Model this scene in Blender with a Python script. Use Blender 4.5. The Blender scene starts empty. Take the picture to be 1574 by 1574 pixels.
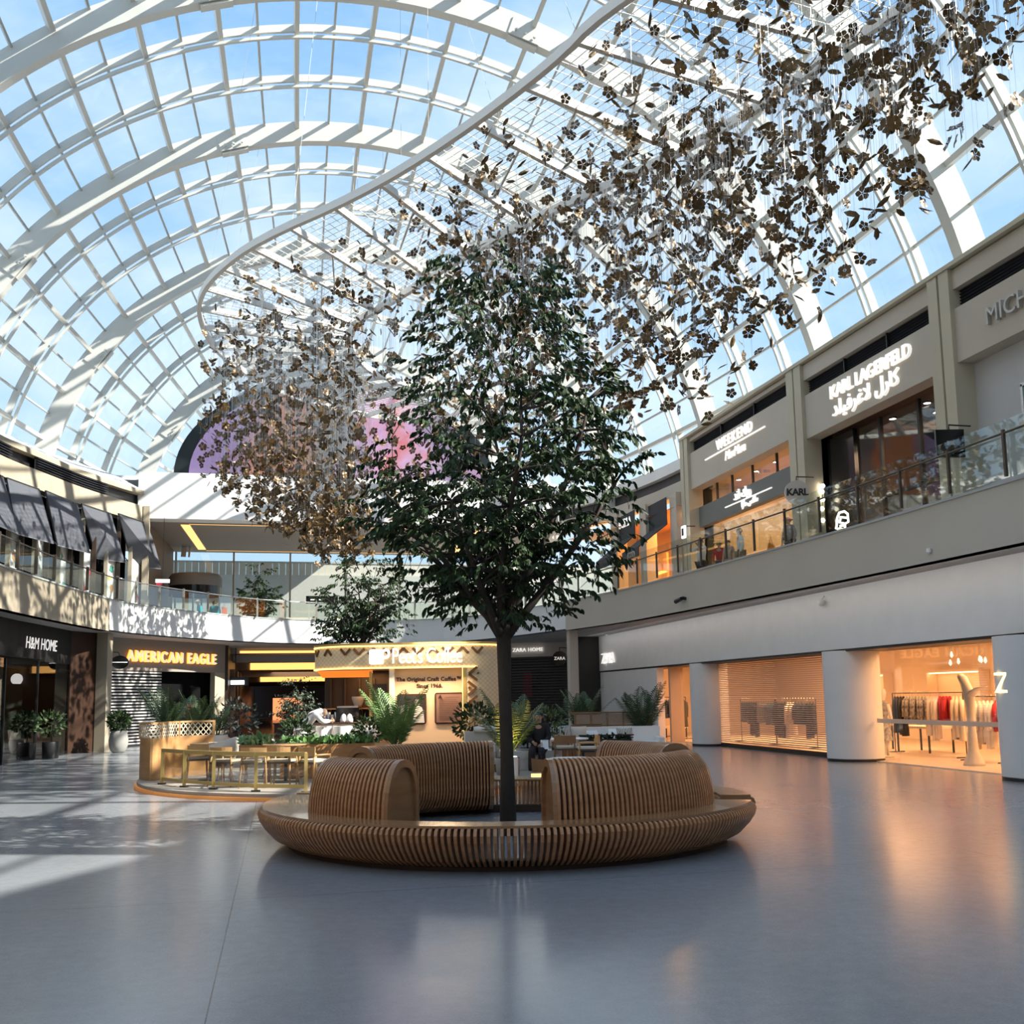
import bpy, math, random
from mathutils import Vector, Matrix
sc = bpy.context.scene
COL = sc.collection
PI = math.pi
sin, cos, rad = math.sin, math.cos, math.radians

# ------------------------------------------------------------------ camera
F_PX, PY, TH, ROLL, PHI, EYE = 1576.04, 873.02, .1247, .0165, .2229, 1.7
cam_d = bpy.data.cameras.new('camera')
cam = bpy.data.objects.new('camera', cam_d)
COL.objects.link(cam)
cam.location = (0, 0, EYE)
cam.matrix_world = Matrix.Translation((0, 0, EYE)) @ (Matrix.Rotation(-PHI, 4, 'Z') @ Matrix.Rotation(PI / 2 + TH, 4, 'X') @ Matrix.Rotation(-ROLL, 4, 'Z'))
cam_d.sensor_width = 36
cam_d.lens = F_PX / 1574 * 36
cam_d.shift_y = (PY - 787) / 1574
cam_d.clip_end = 600
sc.camera = cam

# ------------------------------------------------------------------ view, world, sun
sc.view_settings.view_transform = 'Standard'
sc.view_settings.look = 'None'
sc.view_settings.exposure = 1.05
sc.view_settings.gamma = 1.0
sc.view_settings.use_curve_mapping = False
sc.cycles.use_denoising = True
sc.cycles.max_bounces = 7
sc.cycles.diffuse_bounces = 4
sc.cycles.glossy_bounces = 3
sc.cycles.transparent_max_bounces = 14
sc.cycles.transmission_bounces = 3
sc.cycles.sample_clamp_indirect = 4.0
sc.cycles.caustics_reflective = False
sc.cycles.caustics_refractive = False

wd = bpy.data.worlds.new('sky')
sc.world = wd
wd.use_nodes = True
nt = wd.node_tree
bg = nt.nodes['Background']
tc = nt.nodes.new('ShaderNodeTexCoord')
mp = nt.nodes.new('ShaderNodeMapping')
mp.inputs['Scale'].default_value = (1.0, 1.0, 2.2)
nz = nt.nodes.new('ShaderNodeTexNoise')
nz.inputs['Scale'].default_value = 2.6
nz.inputs['Detail'].default_value = 6
nz.inputs['Roughness'].default_value = .55
cr = nt.nodes.new('ShaderNodeValToRGB')
cr.color_ramp.elements[0].position = .40
cr.color_ramp.elements[0].color = (0, 0, 0, 1)
cr.color_ramp.elements[1].position = .68
cr.color_ramp.elements[1].color = (1, 1, 1, 1)
sep = nt.nodes.new('ShaderNodeSeparateXYZ')
gr = nt.nodes.new('ShaderNodeValToRGB')
gr.color_ramp.elements[0].position = .0
gr.color_ramp.elements[0].color = (.37, .50, .61, 1)
gr.color_ramp.elements[1].position = .75
gr.color_ramp.elements[1].color = (.125, .275, .50, 1)
mx = nt.nodes.new('ShaderNodeMix')
mx.data_type = 'RGBA'
mx.inputs['B'].default_value = (.50, .565, .63, 1)
L_ = nt.links.new
L_(tc.outputs['Generated'], mp.inputs['Vector'])
L_(mp.outputs['Vector'], nz.inputs['Vector'])
L_(nz.outputs['Fac'], cr.inputs['Fac'])
L_(tc.outputs['Generated'], sep.inputs[0])
L_(sep.outputs['Z'], gr.inputs['Fac'])
L_(gr.outputs['Color'], mx.inputs['A'])
L_(cr.outputs['Color'], mx.inputs['Factor'])
L_(mx.outputs['Result'], bg.inputs['Color'])
bg.inputs['Strength'].default_value = .96

sun_d = bpy.data.lights.new('sun', 'SUN')
sun_d.energy = 6.4
sun_d.angle = rad(.55)
sun_d.color = (1.0, .93, .82)
sun = bpy.data.objects.new('sun', sun_d)
COL.objects.link(sun)
SUNV = Vector((-1, .45, -.80)).normalized()
sun.rotation_euler = SUNV.to_track_quat('-Z', 'Y').to_euler()
sun.location = (40, -20, 40)

# ------------------------------------------------------------------ picture to place
def ray(x, y):
    a = (x - 787) / F_PX
    b = (PY - y) / F_PX
    a, b = a * cos(ROLL) + b * sin(ROLL), -a * sin(ROLL) + b * cos(ROLL)
    D = cos(TH) - b * sin(TH)
    Z = sin(TH) + b * cos(TH)
    return Vector((a * cos(PHI) + D * sin(PHI), D * cos(PHI) - a * sin(PHI), Z))
def at(x, y, X=None, Y=None, Z=None, D=None):
    d = ray(x, y)
    if X is not None: t = X / d.x
    elif Y is not None: t = Y / d.y
    elif Z is not None: t = (Z - EYE) / d.z
    else: t = D / (d.x * sin(PHI) + d.y * cos(PHI))
    return d * t + Vector((0, 0, EYE))
RV = Vector((cos(PHI), -sin(PHI), 0))      # the way the photographer's right hand points
FV = Vector((sin(PHI), cos(PHI), 0))       # the way he faces
def UD(u, d, z=0.0):
    return RV * u + FV * d + Vector((0, 0, z))

# ------------------------------------------------------------------ materials
MATS = {}
def mat(name, col=(.5, .5, .5), rough=.5, metal=0.0, emit=None, es=0.0, noise=None, bump=None, spec=.5, coat=0.0):
    if name in MATS: return MATS[name]
    m = bpy.data.materials.new(name)
    m.use_nodes = True
    n = m.node_tree
    p = n.nodes['Principled BSDF']
    p.inputs['Base Color'].default_value = (*col, 1)
    p.inputs['Roughness'].default_value = rough
    p.inputs['Metallic'].default_value = metal
    p.inputs['Specular IOR Level'].default_value = spec
    p.inputs['Coat Weight'].default_value = coat
    if emit:
        p.inputs['Emission Color'].default_value = (*emit, 1)
        p.inputs['Emission Strength'].default_value = es
    if noise or bump:
        t = n.nodes.new('ShaderNodeTexCoord')
        mpp = n.nodes.new('ShaderNodeMapping')
        q = n.nodes.new('ShaderNodeTexNoise')
        q.inputs['Detail'].default_value = 5
        n.links.new(t.outputs['Object'], mpp.inputs['Vector'])
        n.links.new(mpp.outputs['Vector'], q.inputs['Vector'])
        scl = (noise or bump)[0]
        mpp.inputs['Scale'].default_value = scl if isinstance(scl, tuple) else (scl, scl, scl)
        q.inputs['Scale'].default_value = 1.0
        if noise:
            c2 = noise[1]
            r = n.nodes.new('ShaderNodeValToRGB')
            r.color_ramp.elements[0].position = .3
            r.color_ramp.elements[1].position = .7
            r.color_ramp.elements[0].color = (*col, 1)
            r.color_ramp.elements[1].color = (*c2, 1)
            n.links.new(q.outputs['Fac'], r.inputs['Fac'])
            n.links.new(r.outputs['Color'], p.inputs['Base Color'])
        if bump:
            b = n.nodes.new('ShaderNodeBump')
            b.inputs['Strength'].default_value = bump[1]
            b.inputs['Distance'].default_value = .02
            n.links.new(q.outputs['Fac'], b.inputs['Height'])
            n.links.new(b.outputs['Normal'], p.inputs['Normal'])
    MATS[name] = m
    return m
def glass(name, tint=(.9, .95, .97), refl=.06, rough=.02, fk=.25):
    if name in MATS: return MATS[name]
    m = bpy.data.materials.new(name)
    m.use_nodes = True
    n = m.node_tree
    n.nodes.clear()
    o = n.nodes.new('ShaderNodeOutputMaterial')
    t = n.nodes.new('ShaderNodeBsdfTransparent')
    t.inputs[0].default_value = (*tint, 1)
    g = n.nodes.new('ShaderNodeBsdfGlossy')
    g.inputs['Roughness'].default_value = rough
    fr = n.nodes.new('ShaderNodeLayerWeight')
    fr.inputs['Blend'].default_value = .35
    ma = n.nodes.new('ShaderNodeMath')
    ma.operation = 'MULTIPLY_ADD'
    ma.inputs[1].default_value = fk
    ma.inputs[2].default_value = refl
    x = n.nodes.new('ShaderNodeMixShader')
    n.links.new(fr.outputs['Fresnel'], ma.inputs[0])
    n.links.new(ma.outputs[0], x.inputs[0])
    n.links.new(t.outputs[0], x.inputs[1])
    n.links.new(g.outputs[0], x.inputs[2])
    n.links.new(x.outputs[0], o.inputs[0])
    MATS[name] = m
    return m
def wood(name, c1, c2, rough=.4, scale=(1.5, 1.5, 14), coat=0.0):
    return mat(name, c1, rough, noise=(scale, c2), coat=coat)

M_WHITE = mat('white_paint_steel', (.56, .56, .525), .45)
M_STEEL = mat('light_grey_steel', (.42, .43, .41), .45)
M_TAUPE = mat('taupe_render', (.52, .465, .39), .75, noise=(.6, (.55, .495, .42)))
M_TAUPE2 = mat('olive_grey_render', (.52, .47, .355), .7, noise=(.6, (.55, .50, .385)))
M_CREAM = mat('pale_stone_render', (.36, .305, .22), .7, noise=(.8, (.40, .345, .26)))
M_WHITEW = mat('white_plaster', (.80, .80, .79), .6)
M_GREYW = mat('light_grey_plaster', (.52, .52, .53), .6)
M_BLACK = mat('black_metal', (.012, .012, .013), .45)
M_BLACKG = mat('black_gloss', (.01, .01, .011), .12)
M_DARK = mat('dark_bronze_panel', (.045, .028, .02), .4)
M_GLASSR = glass('roof_glass', (.93, .97, .99), .01)
M_GLASS = glass('clear_glass', (.92, .95, .94), .02, .02, .15)
M_GLASSRAIL = glass('railing_glass', (.88, .93, .91), .03, .02, .14)
M_CHROME = mat('brushed_steel', (.55, .55, .54), .3, 1.0)
M_LIGHT = mat("warm_strip_light", (1, .8, .5), .5, emit=(1.0, .50, .13), es=.9)
M_SIGNW = mat("lit_white_letter", (1, 1, 1), .5, emit=(1, .96, .9), es=.32)
M_SPOT = mat('spot_lens', (1, 1, 1), .5, emit=(1, .85, .65), es=6.0)

# ------------------------------------------------------------------ mesh building
class MB:
    def __init__(s):
        s.v, s.f = [], []
    def add(s, vs, fs):
        o = len(s.v)
        s.v += [tuple(p) for p in vs]
        s.f += [tuple(i + o for i in f) for f in fs]
        return s
    def box(s, c, d, rz=0.0, M=None):
        x, y, z = d[0] / 2, d[1] / 2, d[2] / 2
        vs = [Vector((a * x, b * y, e * z)) for e in (-1, 1) for b in (-1, 1) for a in (-1, 1)]
        if M is not None: vs = [M @ p for p in vs]
        elif rz: vs = [Matrix.Rotation(rz, 3, 'Z') @ p for p in vs]
        c = Vector(c)
        return s.add([p + c for p in vs], [(0, 2, 3, 1), (4, 5, 7, 6), (0, 1, 5, 4), (2, 6, 7, 3), (0, 4, 6, 2), (1, 3, 7, 5)])
    def bb(s, a, b):
        return s.box([(p + q) / 2 for p, q in zip(a, b)], [abs(q - p) for p, q in zip(a, b)])
    def bar(s, a, b, w, h, up=(0, 0, 1)):
        a, b, up = Vector(a), Vector(b), Vector(up)
        d = (b - a)
        if d.length < 1e-6: return s
        d.normalize()
        x = d.cross(up)
        if x.length < 1e-4: x = d.cross(Vector((1, 0, 0)))
        x.normalize()
        y = x.cross(d)
        q = [x * (i * w / 2) + y * (j * h / 2) for i, j in ((-1, -1), (1, -1), (1, 1), (-1, 1))]
        return s.add([a + p for p in q] + [b + p for p in q], [(3, 2, 1, 0), (4, 5, 6, 7), (0, 1, 5, 4), (1, 2, 6, 5), (2, 3, 7, 6), (3, 0, 4, 7)])
    def tube(s, pts, r, n=6, cap=True):
        pts = [Vector(p) for p in pts]
        k = len(pts)
        rs = r if isinstance(r, (list, tuple)) else [r] * k
        vs, fs = [], []
        x = None
        for i, p in enumerate(pts):
            d = (pts[min(i + 1, k - 1)] - pts[max(i - 1, 0)])
            d = d.normalized() if d.length > 1e-9 else Vector((0, 0, 1))
            if x is None:
                x = d.cross(Vector((.31, .83, .47)))
            x = (x - d * x.dot(d))
            if x.length < 1e-6: x = d.cross(Vector((1, 0, .1)))
            x.normalize()
            y = d.cross(x)
            vs += [p + (x * cos(2 * PI * j / n) + y * sin(2 * PI * j / n)) * rs[i] for j in range(n)]
        for i in range(k - 1):
            for j in range(n):
                a, b = i * n + j, i * n + (j + 1) % n
                fs.append((a, b, b + n, a + n))
        if cap:
            fs.append(tuple(range(n))[::-1])
            fs.append(tuple(range((k - 1) * n, k * n)))
        return s.add(vs, fs)
    def lathe(s, prof, n=20, c=(0, 0, 0), a0=0.0, a1=2 * PI):
        full = abs(a1 - a0 - 2 * PI) < 1e-6
        m = n if full else n + 1
        k = len(prof)
        vs = [(c[0] + r * cos(a0 + (a1 - a0) * i / n), c[1] + r * sin(a0 + (a1 - a0) * i / n), c[2] + z) for i in range(m) for r, z in prof]
        fs = []
        for i in range(n):
            j = (i + 1) % m
            for q in range(k - 1):
                fs.append((i * k + q, j * k + q, j * k + q + 1, i * k + q + 1))
        return s.add(vs, fs)
    def prism(s, poly, z0, z1, M=None):
        n = len(poly)
        vs = [Vector((p[0], p[1], z0)) for p in poly] + [Vector((p[0], p[1], z1)) for p in poly]
        if M is not None: vs = [M @ p for p in vs]
        return s.add(vs, [tuple(range(n))[::-1], tuple(range(n, 2 * n))] + [(i, (i + 1) % n, n + (i + 1) % n, n + i) for i in range(n)])
    def wall(s, line, z0, z1, th):
        """an upright band along a plan line [(x, y)...]; th to the left of travel"""
        pts = [Vector((p[0], p[1], 0)) for p in line]
        k = len(pts)
        out = []
        for i, p in enumerate(pts):
            d = (pts[min(i + 1, k - 1)] - pts[max(i - 1, 0)]).normalized()
            out.append(p + Vector((-d.y, d.x, 0)) * th)
        z0s = z0 if isinstance(z0, list) else [z0] * k
        z1s = z1 if isinstance(z1, list) else [z1] * k
        vs = []
        for i in range(k):
            vs += [(pts[i].x, pts[i].y, z0s[i]), (pts[i].x, pts[i].y, z1s[i]), (out[i].x, out[i].y, z1s[i]), (out[i].x, out[i].y, z0s[i])]
        fs = [(0, 1, 2, 3), (4 * k - 1, 4 * k - 2, 4 * k - 3, 4 * k - 4)]
        for i in range(k - 1):
            a = 4 * i
            for q in range(4):
                fs.append((a + q, a + 4 + q, a + 4 + (q + 1) % 4, a + (q + 1) % 4))
        return s.add(vs, fs)
    def quad(s, a, b, c, d):
        return s.add([a, b, c, d], [(0, 1, 2, 3)])
    def build(s, name, m, parent=None, smooth=False, loc=None):
        me = bpy.data.meshes.new(name)
        me.from_pydata(s.v, [], s.f)
        me.materials.append(m)
        if smooth:
            me.polygons.foreach_set('use_smooth', [True] * len(me.polygons))
            if smooth != 'all':
                try: me.set_sharp_from_angle(angle=rad(35))
                except Exception: pass
        me.update()
        o = bpy.data.objects.new(name, me)
        COL.objects.link(o)
        if parent: o.parent = parent
        if loc is not None: o.location = loc
        return o
def tag(o, label, cat, group=None, kind=None):
    o['label'] = label
    o['category'] = cat
    if group: o['group'] = group
    if kind: o['kind'] = kind
    return o
def struct(o, label=None):
    o['kind'] = 'structure'
    if label: o['label'] = label
    return o
def thing(name, label, cat, loc=(0, 0, 0), rz=0.0, group=None):
    o = bpy.data.objects.new(name, None)
    COL.objects.link(o)
    o.empty_display_size = .2
    o.location = loc
    o.rotation_euler = (0, 0, rz)
    return tag(o, label, cat, group)
def group_empty(name):
    o = bpy.data.objects.new(name, None)
    COL.objects.link(o)
    return struct(o)
def copy_tree(o, parent=None):
    c = o.copy()
    COL.objects.link(c)
    c.parent = parent
    for ch in list(KIDS.get(o.name, ())) or list(o.children):
        copy_tree(ch, c)
    return c
KIDS = {}
def text(name, body, size, m, origin, xdir, parent=None, ext=.03, bold=0.0, spacing=1.0, shear=0.0, align='LEFT', up=(0, 0, 1), sx=1.0):
    """raised lettering standing in the plane of xdir and up"""
    c = bpy.data.curves.new(name, 'FONT')
    c.body = body
    c.size = size
    c.extrude = ext
    c.offset = bold
    c.space_character = spacing
    c.shear = shear
    c.align_x = align
    c.resolution_u = 3
    c.materials.append(m)
    o = bpy.data.objects.new(name, c)
    COL.objects.link(o)
    x = Vector(xdir).normalized()
    u = Vector(up).normalized()
    z = x.cross(u)
    M = Matrix((x * sx, u, z)).transposed().to_4x4()
    M.translation = Vector(origin)
    o.matrix_world = M
    if parent:
        o.parent = parent
        o.matrix_parent_inverse = parent.matrix_basis.inverted()
    return o
def buildw(mb, name, m, parent=None, smooth=False):
    """vertices in world places, whatever the parent's own place"""
    o = mb.build(name, m, parent, smooth)
    if parent is not None:
        r = parent
        M = parent.matrix_basis.copy()
        while r.parent is not None:
            r = r.parent
            M = r.matrix_basis @ M
        o.matrix_parent_inverse = M.inverted()
    return o
rnd = random.Random(7)

# ================================================================== floor
def floor_mat():
    m = mat('polished_concrete', (.205, .215, .235), .13, spec=.5)
    n = m.node_tree
    p = n.nodes['Principled BSDF']
    t = n.nodes.new('ShaderNodeTexCoord')
    def noise(s, d, r=.6):
        q = n.nodes.new('ShaderNodeTexNoise')
        q.inputs['Scale'].default_value = s
        q.inputs['Detail'].default_value = d
        q.inputs['Roughness'].default_value = r
        n.links.new(t.outputs['Object'], q.inputs['Vector'])
        return q
    a, b, c = noise(.35, 6), noise(9, 4), noise(60, 3)
    r1 = n.nodes.new('ShaderNodeValToRGB')
    r1.color_ramp.elements[0].position, r1.color_ramp.elements[1].position = .3, .72
    r1.color_ramp.elements[0].color = (.245, .263, .285, 1)
    r1.color_ramp.elements[1].color = (.305, .323, .348, 1)
    n.links.new(a.outputs['Fac'], r1.inputs['Fac'])
    r2 = n.nodes.new('ShaderNodeValToRGB')
    r2.color_ramp.elements[0].position, r2.color_ramp.elements[1].position = .35, .65
    r2.color_ramp.elements[0].color = (.94, .94, .94, 1)
    r2.color_ramp.elements[1].color = (1.04, 1.04, 1.04, 1)
    n.links.new(b.outputs['Fac'], r2.inputs['Fac'])
    r3 = n.nodes.new('ShaderNodeValToRGB')
    r3.color_ramp.elements[0].position, r3.color_ramp.elements[1].position = .3, .7
    r3.color_ramp.elements[0].color = (.88, .88, .88, 1)
    r3.color_ramp.elements[1].color = (1.08, 1.08, 1.08, 1)
    n.links.new(c.outputs['Fac'], r3.inputs['Fac'])
    m1 = n.nodes.new('ShaderNodeMix'); m1.data_type = 'RGBA'; m1.blend_type = 'MULTIPLY'; m1.inputs[0].default_value = 1
    m2 = n.nodes.new('ShaderNodeMix'); m2.data_type = 'RGBA'; m2.blend_type = 'MULTIPLY'; m2.inputs[0].default_value = 1
    n.links.new(r1.outputs[0], m1.inputs['A']); n.links.new(r2.outputs[0], m1.inputs['B'])
    n.links.new(m1.outputs['Result'], m2.inputs['A']); n.links.new(r3.outputs[0], m2.inputs['B'])
    # saw-cut joints every 7.5 m
    sp = n.nodes.new('ShaderNodeSeparateXYZ')
    n.links.new(t.outputs['Object'], sp.inputs[0])
    def joint(sock, off):
        ad = n.nodes.new('ShaderNodeMath'); ad.operation = 'ADD'; ad.inputs[1].default_value = off
        n.links.new(sock, ad.inputs[0])
        pp = n.nodes.new('ShaderNodeMath'); pp.operation = 'PINGPONG'; pp.inputs[1].default_value = 3.75
        n.links.new(ad.outputs[0], pp.inputs[0])
        lt = n.nodes.new('ShaderNodeMath'); lt.operation = 'LESS_THAN'; lt.inputs[1].default_value = .004
        n.links.new(pp.outputs[0], lt.inputs[0])
        return lt
    j1, j2 = joint(sp.outputs['X'], 75 + .37), joint(sp.outputs['Y'], 75 - 9.45 + 7.5 * 0)
    mxx = n.nodes.new('ShaderNodeMath'); mxx.operation = 'MAXIMUM'
    n.links.new(j1.outputs[0], mxx.inputs[0]); n.links.new(j2.outputs[0], mxx.inputs[1])
    m3 = n.nodes.new('ShaderNodeMix'); m3.data_type = 'RGBA'
    m3.inputs['B'].default_value = (.06, .062, .066, 1)
    n.links.new(mxx.outputs[0], m3.inputs['Factor']); n.links.new(m2.outputs['Result'], m3.inputs['A'])
    n.links.new(m3.outputs['Result'], p.inputs['Base Color'])
    rr = n.nodes.new('ShaderNodeMapRange')
    rr.inputs['To Min'].default_value, rr.inputs['To Max'].default_value = .17, .22
    n.links.new(b.outputs['Fac'], rr.inputs['Value']); n.links.new(rr.outputs[0], p.inputs['Roughness'])
    bp = n.nodes.new('ShaderNodeBump'); bp.inputs['Strength'].default_value = .008; bp.inputs['Distance'].default_value = .02
    n.links.new(a.outputs['Fac'], bp.inputs['Height']); n.links.new(bp.outputs[0], p.inputs['Normal'])
    return m
struct(MB().quad((-32, -14, 0), (44, -14, 0), (44, 125, 0), (-32, 125, 0)).build('floor', floor_mat()), 'polished grey concrete floor of the mall')

# ================================================================== glazed vault
RXA, RZC = 2.6424, 9.204
def vault(k):
    m = k - 2
    return 8 * (1.7885 - .156 * m - .065 * m * m), 8 * (1.7413 - .093 * m - .05 * m * m), (3.7264 + k - 1) * 8
def vp(k, t, off, dy=0.0):
    a, b, y = vault(k)
    return (RXA + (a + off) * cos(t), y + dy, RZC + (b + off) * sin(t))
ceiling = group_empty('ceiling')
ceiling['label'] = 'white steel and glass barrel vault over the mall atrium'
def hoop(k, o0, o1, w, t0=rad(3), t1=rad(177), n=72):
    mb = MB()
    vs, fs = [], []
    for i in range(n + 1):
        t = t0 + (t1 - t0) * i / n
        vs += [vp(k, t, o0), vp(k, t, o0, w), vp(k, t, o1, w), vp(k, t, o1)]
    for i in range(n):
        for q in range(4):
            a = 4 * i
            fs.append((a + q, a + 4 + q, a + 4 + (q + 1) % 4, a + (q + 1) % 4))
    fs += [(0, 1, 2, 3), (4 * n + 3, 4 * n + 2, 4 * n + 1, 4 * n)]
    return mb.add(vs, fs)
K0, K1 = -3.3, 4.78
for k in range(-3, 5):
    hoop(k, 0, .8, .36).build('arch', M_WHITE, ceiling)
    if k < 5:
        for t in (rad(71.5), rad(108.5), rad(145), rad(35)):      # bolted splice plates on each arch
            mb = MB()
            p = Vector(vp(k, t, .30, -.02))
            M = Matrix.Rotation(-(t - PI / 2), 3, 'Y')
            mb.box(p, (1.05, .05, .62), M=M)
            for d in (-.32, 0, .32):
                q = p + M @ Vector((d, -.06, -.16))
                mb.tube([q, q + Vector((0, -.1, 0))], .045, 6)
            mb.box(Vector(vp(k, t, -.06, .18)), (1.0, .3, .06), M=M)
            mb.build('splice_plate', M_WHITE, ceiling)
for k in range(-3, 5):
    for f in (1 / 3, 2 / 3):
        if K0 < k + f < K1:
            mb = hoop(k + f, .58, .84, .10)
            mb2 = hoop(k + f, .36, .46, .10)
            mb.add(mb2.v, mb2.f)
            mb.build('rib', M_WHITE, ceiling)
def purlin(t, o0, o1, w):
    ks = [K0 + (K1 - K0) * i / 30 for i in range(31)]
    vs, fs = [], []
    for k in ks:
        for o, sgn in ((o0, -1), (o0, 1), (o1, 1), (o1, -1)):
            a, b, y = vault(k)
            x, _, z = vp(k, t, o)
            tx, tz = -sin(t), cos(t)
            vs.append((x + tx * w / 2 * sgn, y, z + tz * w / 2 * sgn))
    for i in range(30):
        for q in range(4):
            fs.append((4 * i + q, 4 * i + 4 + q, 4 * i + 4 + (q + 1) % 4, 4 * i + (q + 1) % 4))
    return MB().add(vs, fs)
for i in range(-18, 18):
    t = rad(89.4 + 4.65 * i)
    if rad(4) < t < rad(176):
        if i % 2 == 0: purlin(t, .52, .84, .15).build('purlin', M_WHITE, ceiling)
        else: purlin(t, .70, .84, .07).build('glazing_bar', M_STEEL, ceiling)
kk = [K0] + list(range(-3, 5)) + [K1]
for k0, k1 in zip(kk, kk[1:]):
    vs, fs = [], []
    nk, n = 3, 56
    for j in range(nk + 1):
        for i in range(n + 1):
            vs.append(vp(k0 + (k1 - k0) * j / nk, rad(2 + 176 * i / n), .87))
    for j in range(nk):
        for i in range(n):
            a = j * (n + 1) + i
            fs.append((a, a + 1, a + n + 2, a + n + 1))
    MB().add(vs, fs).build('glazing', M_GLASSR, ceiling)

# ================================================================== slab of the upper floor
EDGE_L = [(-9.0, -12), (-8.4, 8), (-7.7, 20), (-7.2, 29), (-6.55, 33.9), (-5.85, 38.0)]
EDGE_E = [(-5.85, 38.0), (-5.55, 39.3), (-4.6, 41.3), (-3.4, 43.2), (-1.9, 45.3), (-.34, 46.8), (1.2, 47.6), (3.5, 48.0), (6, 47.6), (8.1, 46.2), (9.5, 43.0), (10.72, 38.1)]
EDGE_R = [(10.72, 38.1), (11.55, 34.2), (11.8, 31.5), (12.08, 27), (12.37, 22), (12.5, 18.3), (12.5, 12), (12.3, 4), (11.8, -12)]
Z_SOF, Z_SLAB, Z_UP = 4.2, 4.95, 5.3
def offs(line, d):
    pts = [Vector((p[0], p[1])) for p in line]
    out = []
    for i, p in enumerate(pts):
        t = (pts[min(i + 1, len(pts) - 1)] - pts[max(i - 1, 0)]).normalized()
        out.append((p.x - t.y * d, p.y + t.x * d))
    return out
def dense(line, step=.5):
    out = []
    for (a, b), (c, d) in zip(line, line[1:]):
        n = max(1, int(math.hypot(c - a, d - b) / step))
        out += [(a + (c - a) * i / n, b + (d - b) * i / n) for i in range(n)]
    return out + [line[-1]]
def smooth_line(line, it=2):
    for _ in range(it):
        o = [line[0]]
        for (a, b), (c, d) in zip(line, line[1:]):
            o += [(a * .75 + c * .25, b * .75 + d * .25), (a * .25 + c * .75, b * .25 + d * .75)]
        line = o + [line[-1]]
    return line
EDGE_L, EDGE_E, EDGE_R = smooth_line(EDGE_L), smooth_line(EDGE_E), smooth_line(EDGE_R)
def strip(line, z, outer, flip=False):
    vs, fs = [], []
    for (x, y), (u, v) in zip(line, outer):
        vs += [(x, y, z), (u, v, z)]
    for i in range(len(line) - 1):
        f = (2 * i, 2 * i + 1, 2 * i + 3, 2 * i + 2)
        fs.append(f[::-1] if flip else f)
    return MB().add(vs, fs)
def far(line):
    out = []
    for x, y in line:
        dx, dy = x - 2.7, y - 20
        s = 34 / max(1e-3, math.hypot(dx, dy * .62))
        out.append((2.7 + dx * s, 20 + dy * s))
    return out
ringline = EDGE_L + EDGE_E[1:] + EDGE_R[1:]
struct(strip(ringline, Z_SLAB, far(ringline)).build('floor_upper', mat('upper_floor_stone', (.5, .48, .45), .35)), 'stone floor of the upper gallery')
struct(strip(ringline, Z_SOF, far(ringline), True).build('ceiling_lower', mat('soffit_plaster', (.36, .335, .31), .7)), 'soffit under the upper gallery')
struct(MB().wall(EDGE_L, Z_SOF, Z_UP, .3).build('trim_left', M_CREAM), 'pale stone edge band of the left gallery')
struct(MB().wall(EDGE_E, Z_SOF + .05, Z_UP, .3).build('trim_end', M_WHITEW), 'white edge band of the gallery at the far end')
struct(MB().wall(EDGE_R, Z_SOF, Z_UP, .3).build('trim_right', M_TAUPE), 'taupe edge band of the right gallery')
struct(MB().wall(offs(EDGE_R, -.03), Z_UP, Z_UP + .05, .36).build('trim_right_coping', M_GREYW), 'grey coping on the right gallery edge')
struct(MB().wall(offs(EDGE_L, -.03), Z_UP, Z_UP + .05, .36).build('trim_left_coping', M_GREYW), 'grey coping on the left gallery edge')
struct(MB().wall(offs(EDGE_E, -.03), Z_UP, Z_UP + .04, .36).build('trim_end_coping', M_GREYW), 'grey coping on the far gallery edge')

# ================================================================== right: upper wall with shop bays
WX = 16.2
Z_TOP = 12.05
def recess_room(mb_args, name): pass
def shop_room(x0, x1, y0, y1, z0, z1, m, name, label):
    """floor, back, sides and ceiling of a shop behind its front"""
    mb = MB()
    mb.quad((x1, y0, z0), (x1, y1, z0), (x1, y1, z1), (x1, y0, z1))
    mb.quad((x0, y0, z0), (x1, y0, z0), (x1, y0, z1), (x0, y0, z1))
    mb.quad((x0, y1, z0), (x0, y1, z1), (x1, y1, z1), (x1, y1, z0))
    mb.quad((x0, y0, z1), (x1, y0, z1), (x1, y1, z1), (x0, y1, z1))
    mb.quad((x0, y0, z0), (x0, y1, z0), (x1, y1, z0), (x1, y0, z0))
    return struct(mb.build(name, m), label)
def area(name, loc, size, power, col, rot=(0, 0, 0), sy=None):
    d = bpy.data.lights.new(name, 'AREA')
    d.energy, d.color, d.size = power, col, size
    if sy: d.shape, d.size_y = 'RECTANGLE', sy
    o = bpy.data.objects.new(name, d)
    COL.objects.link(o)
    o.location, o.rotation_euler = loc, rot
    return o
wr = MB()
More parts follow.
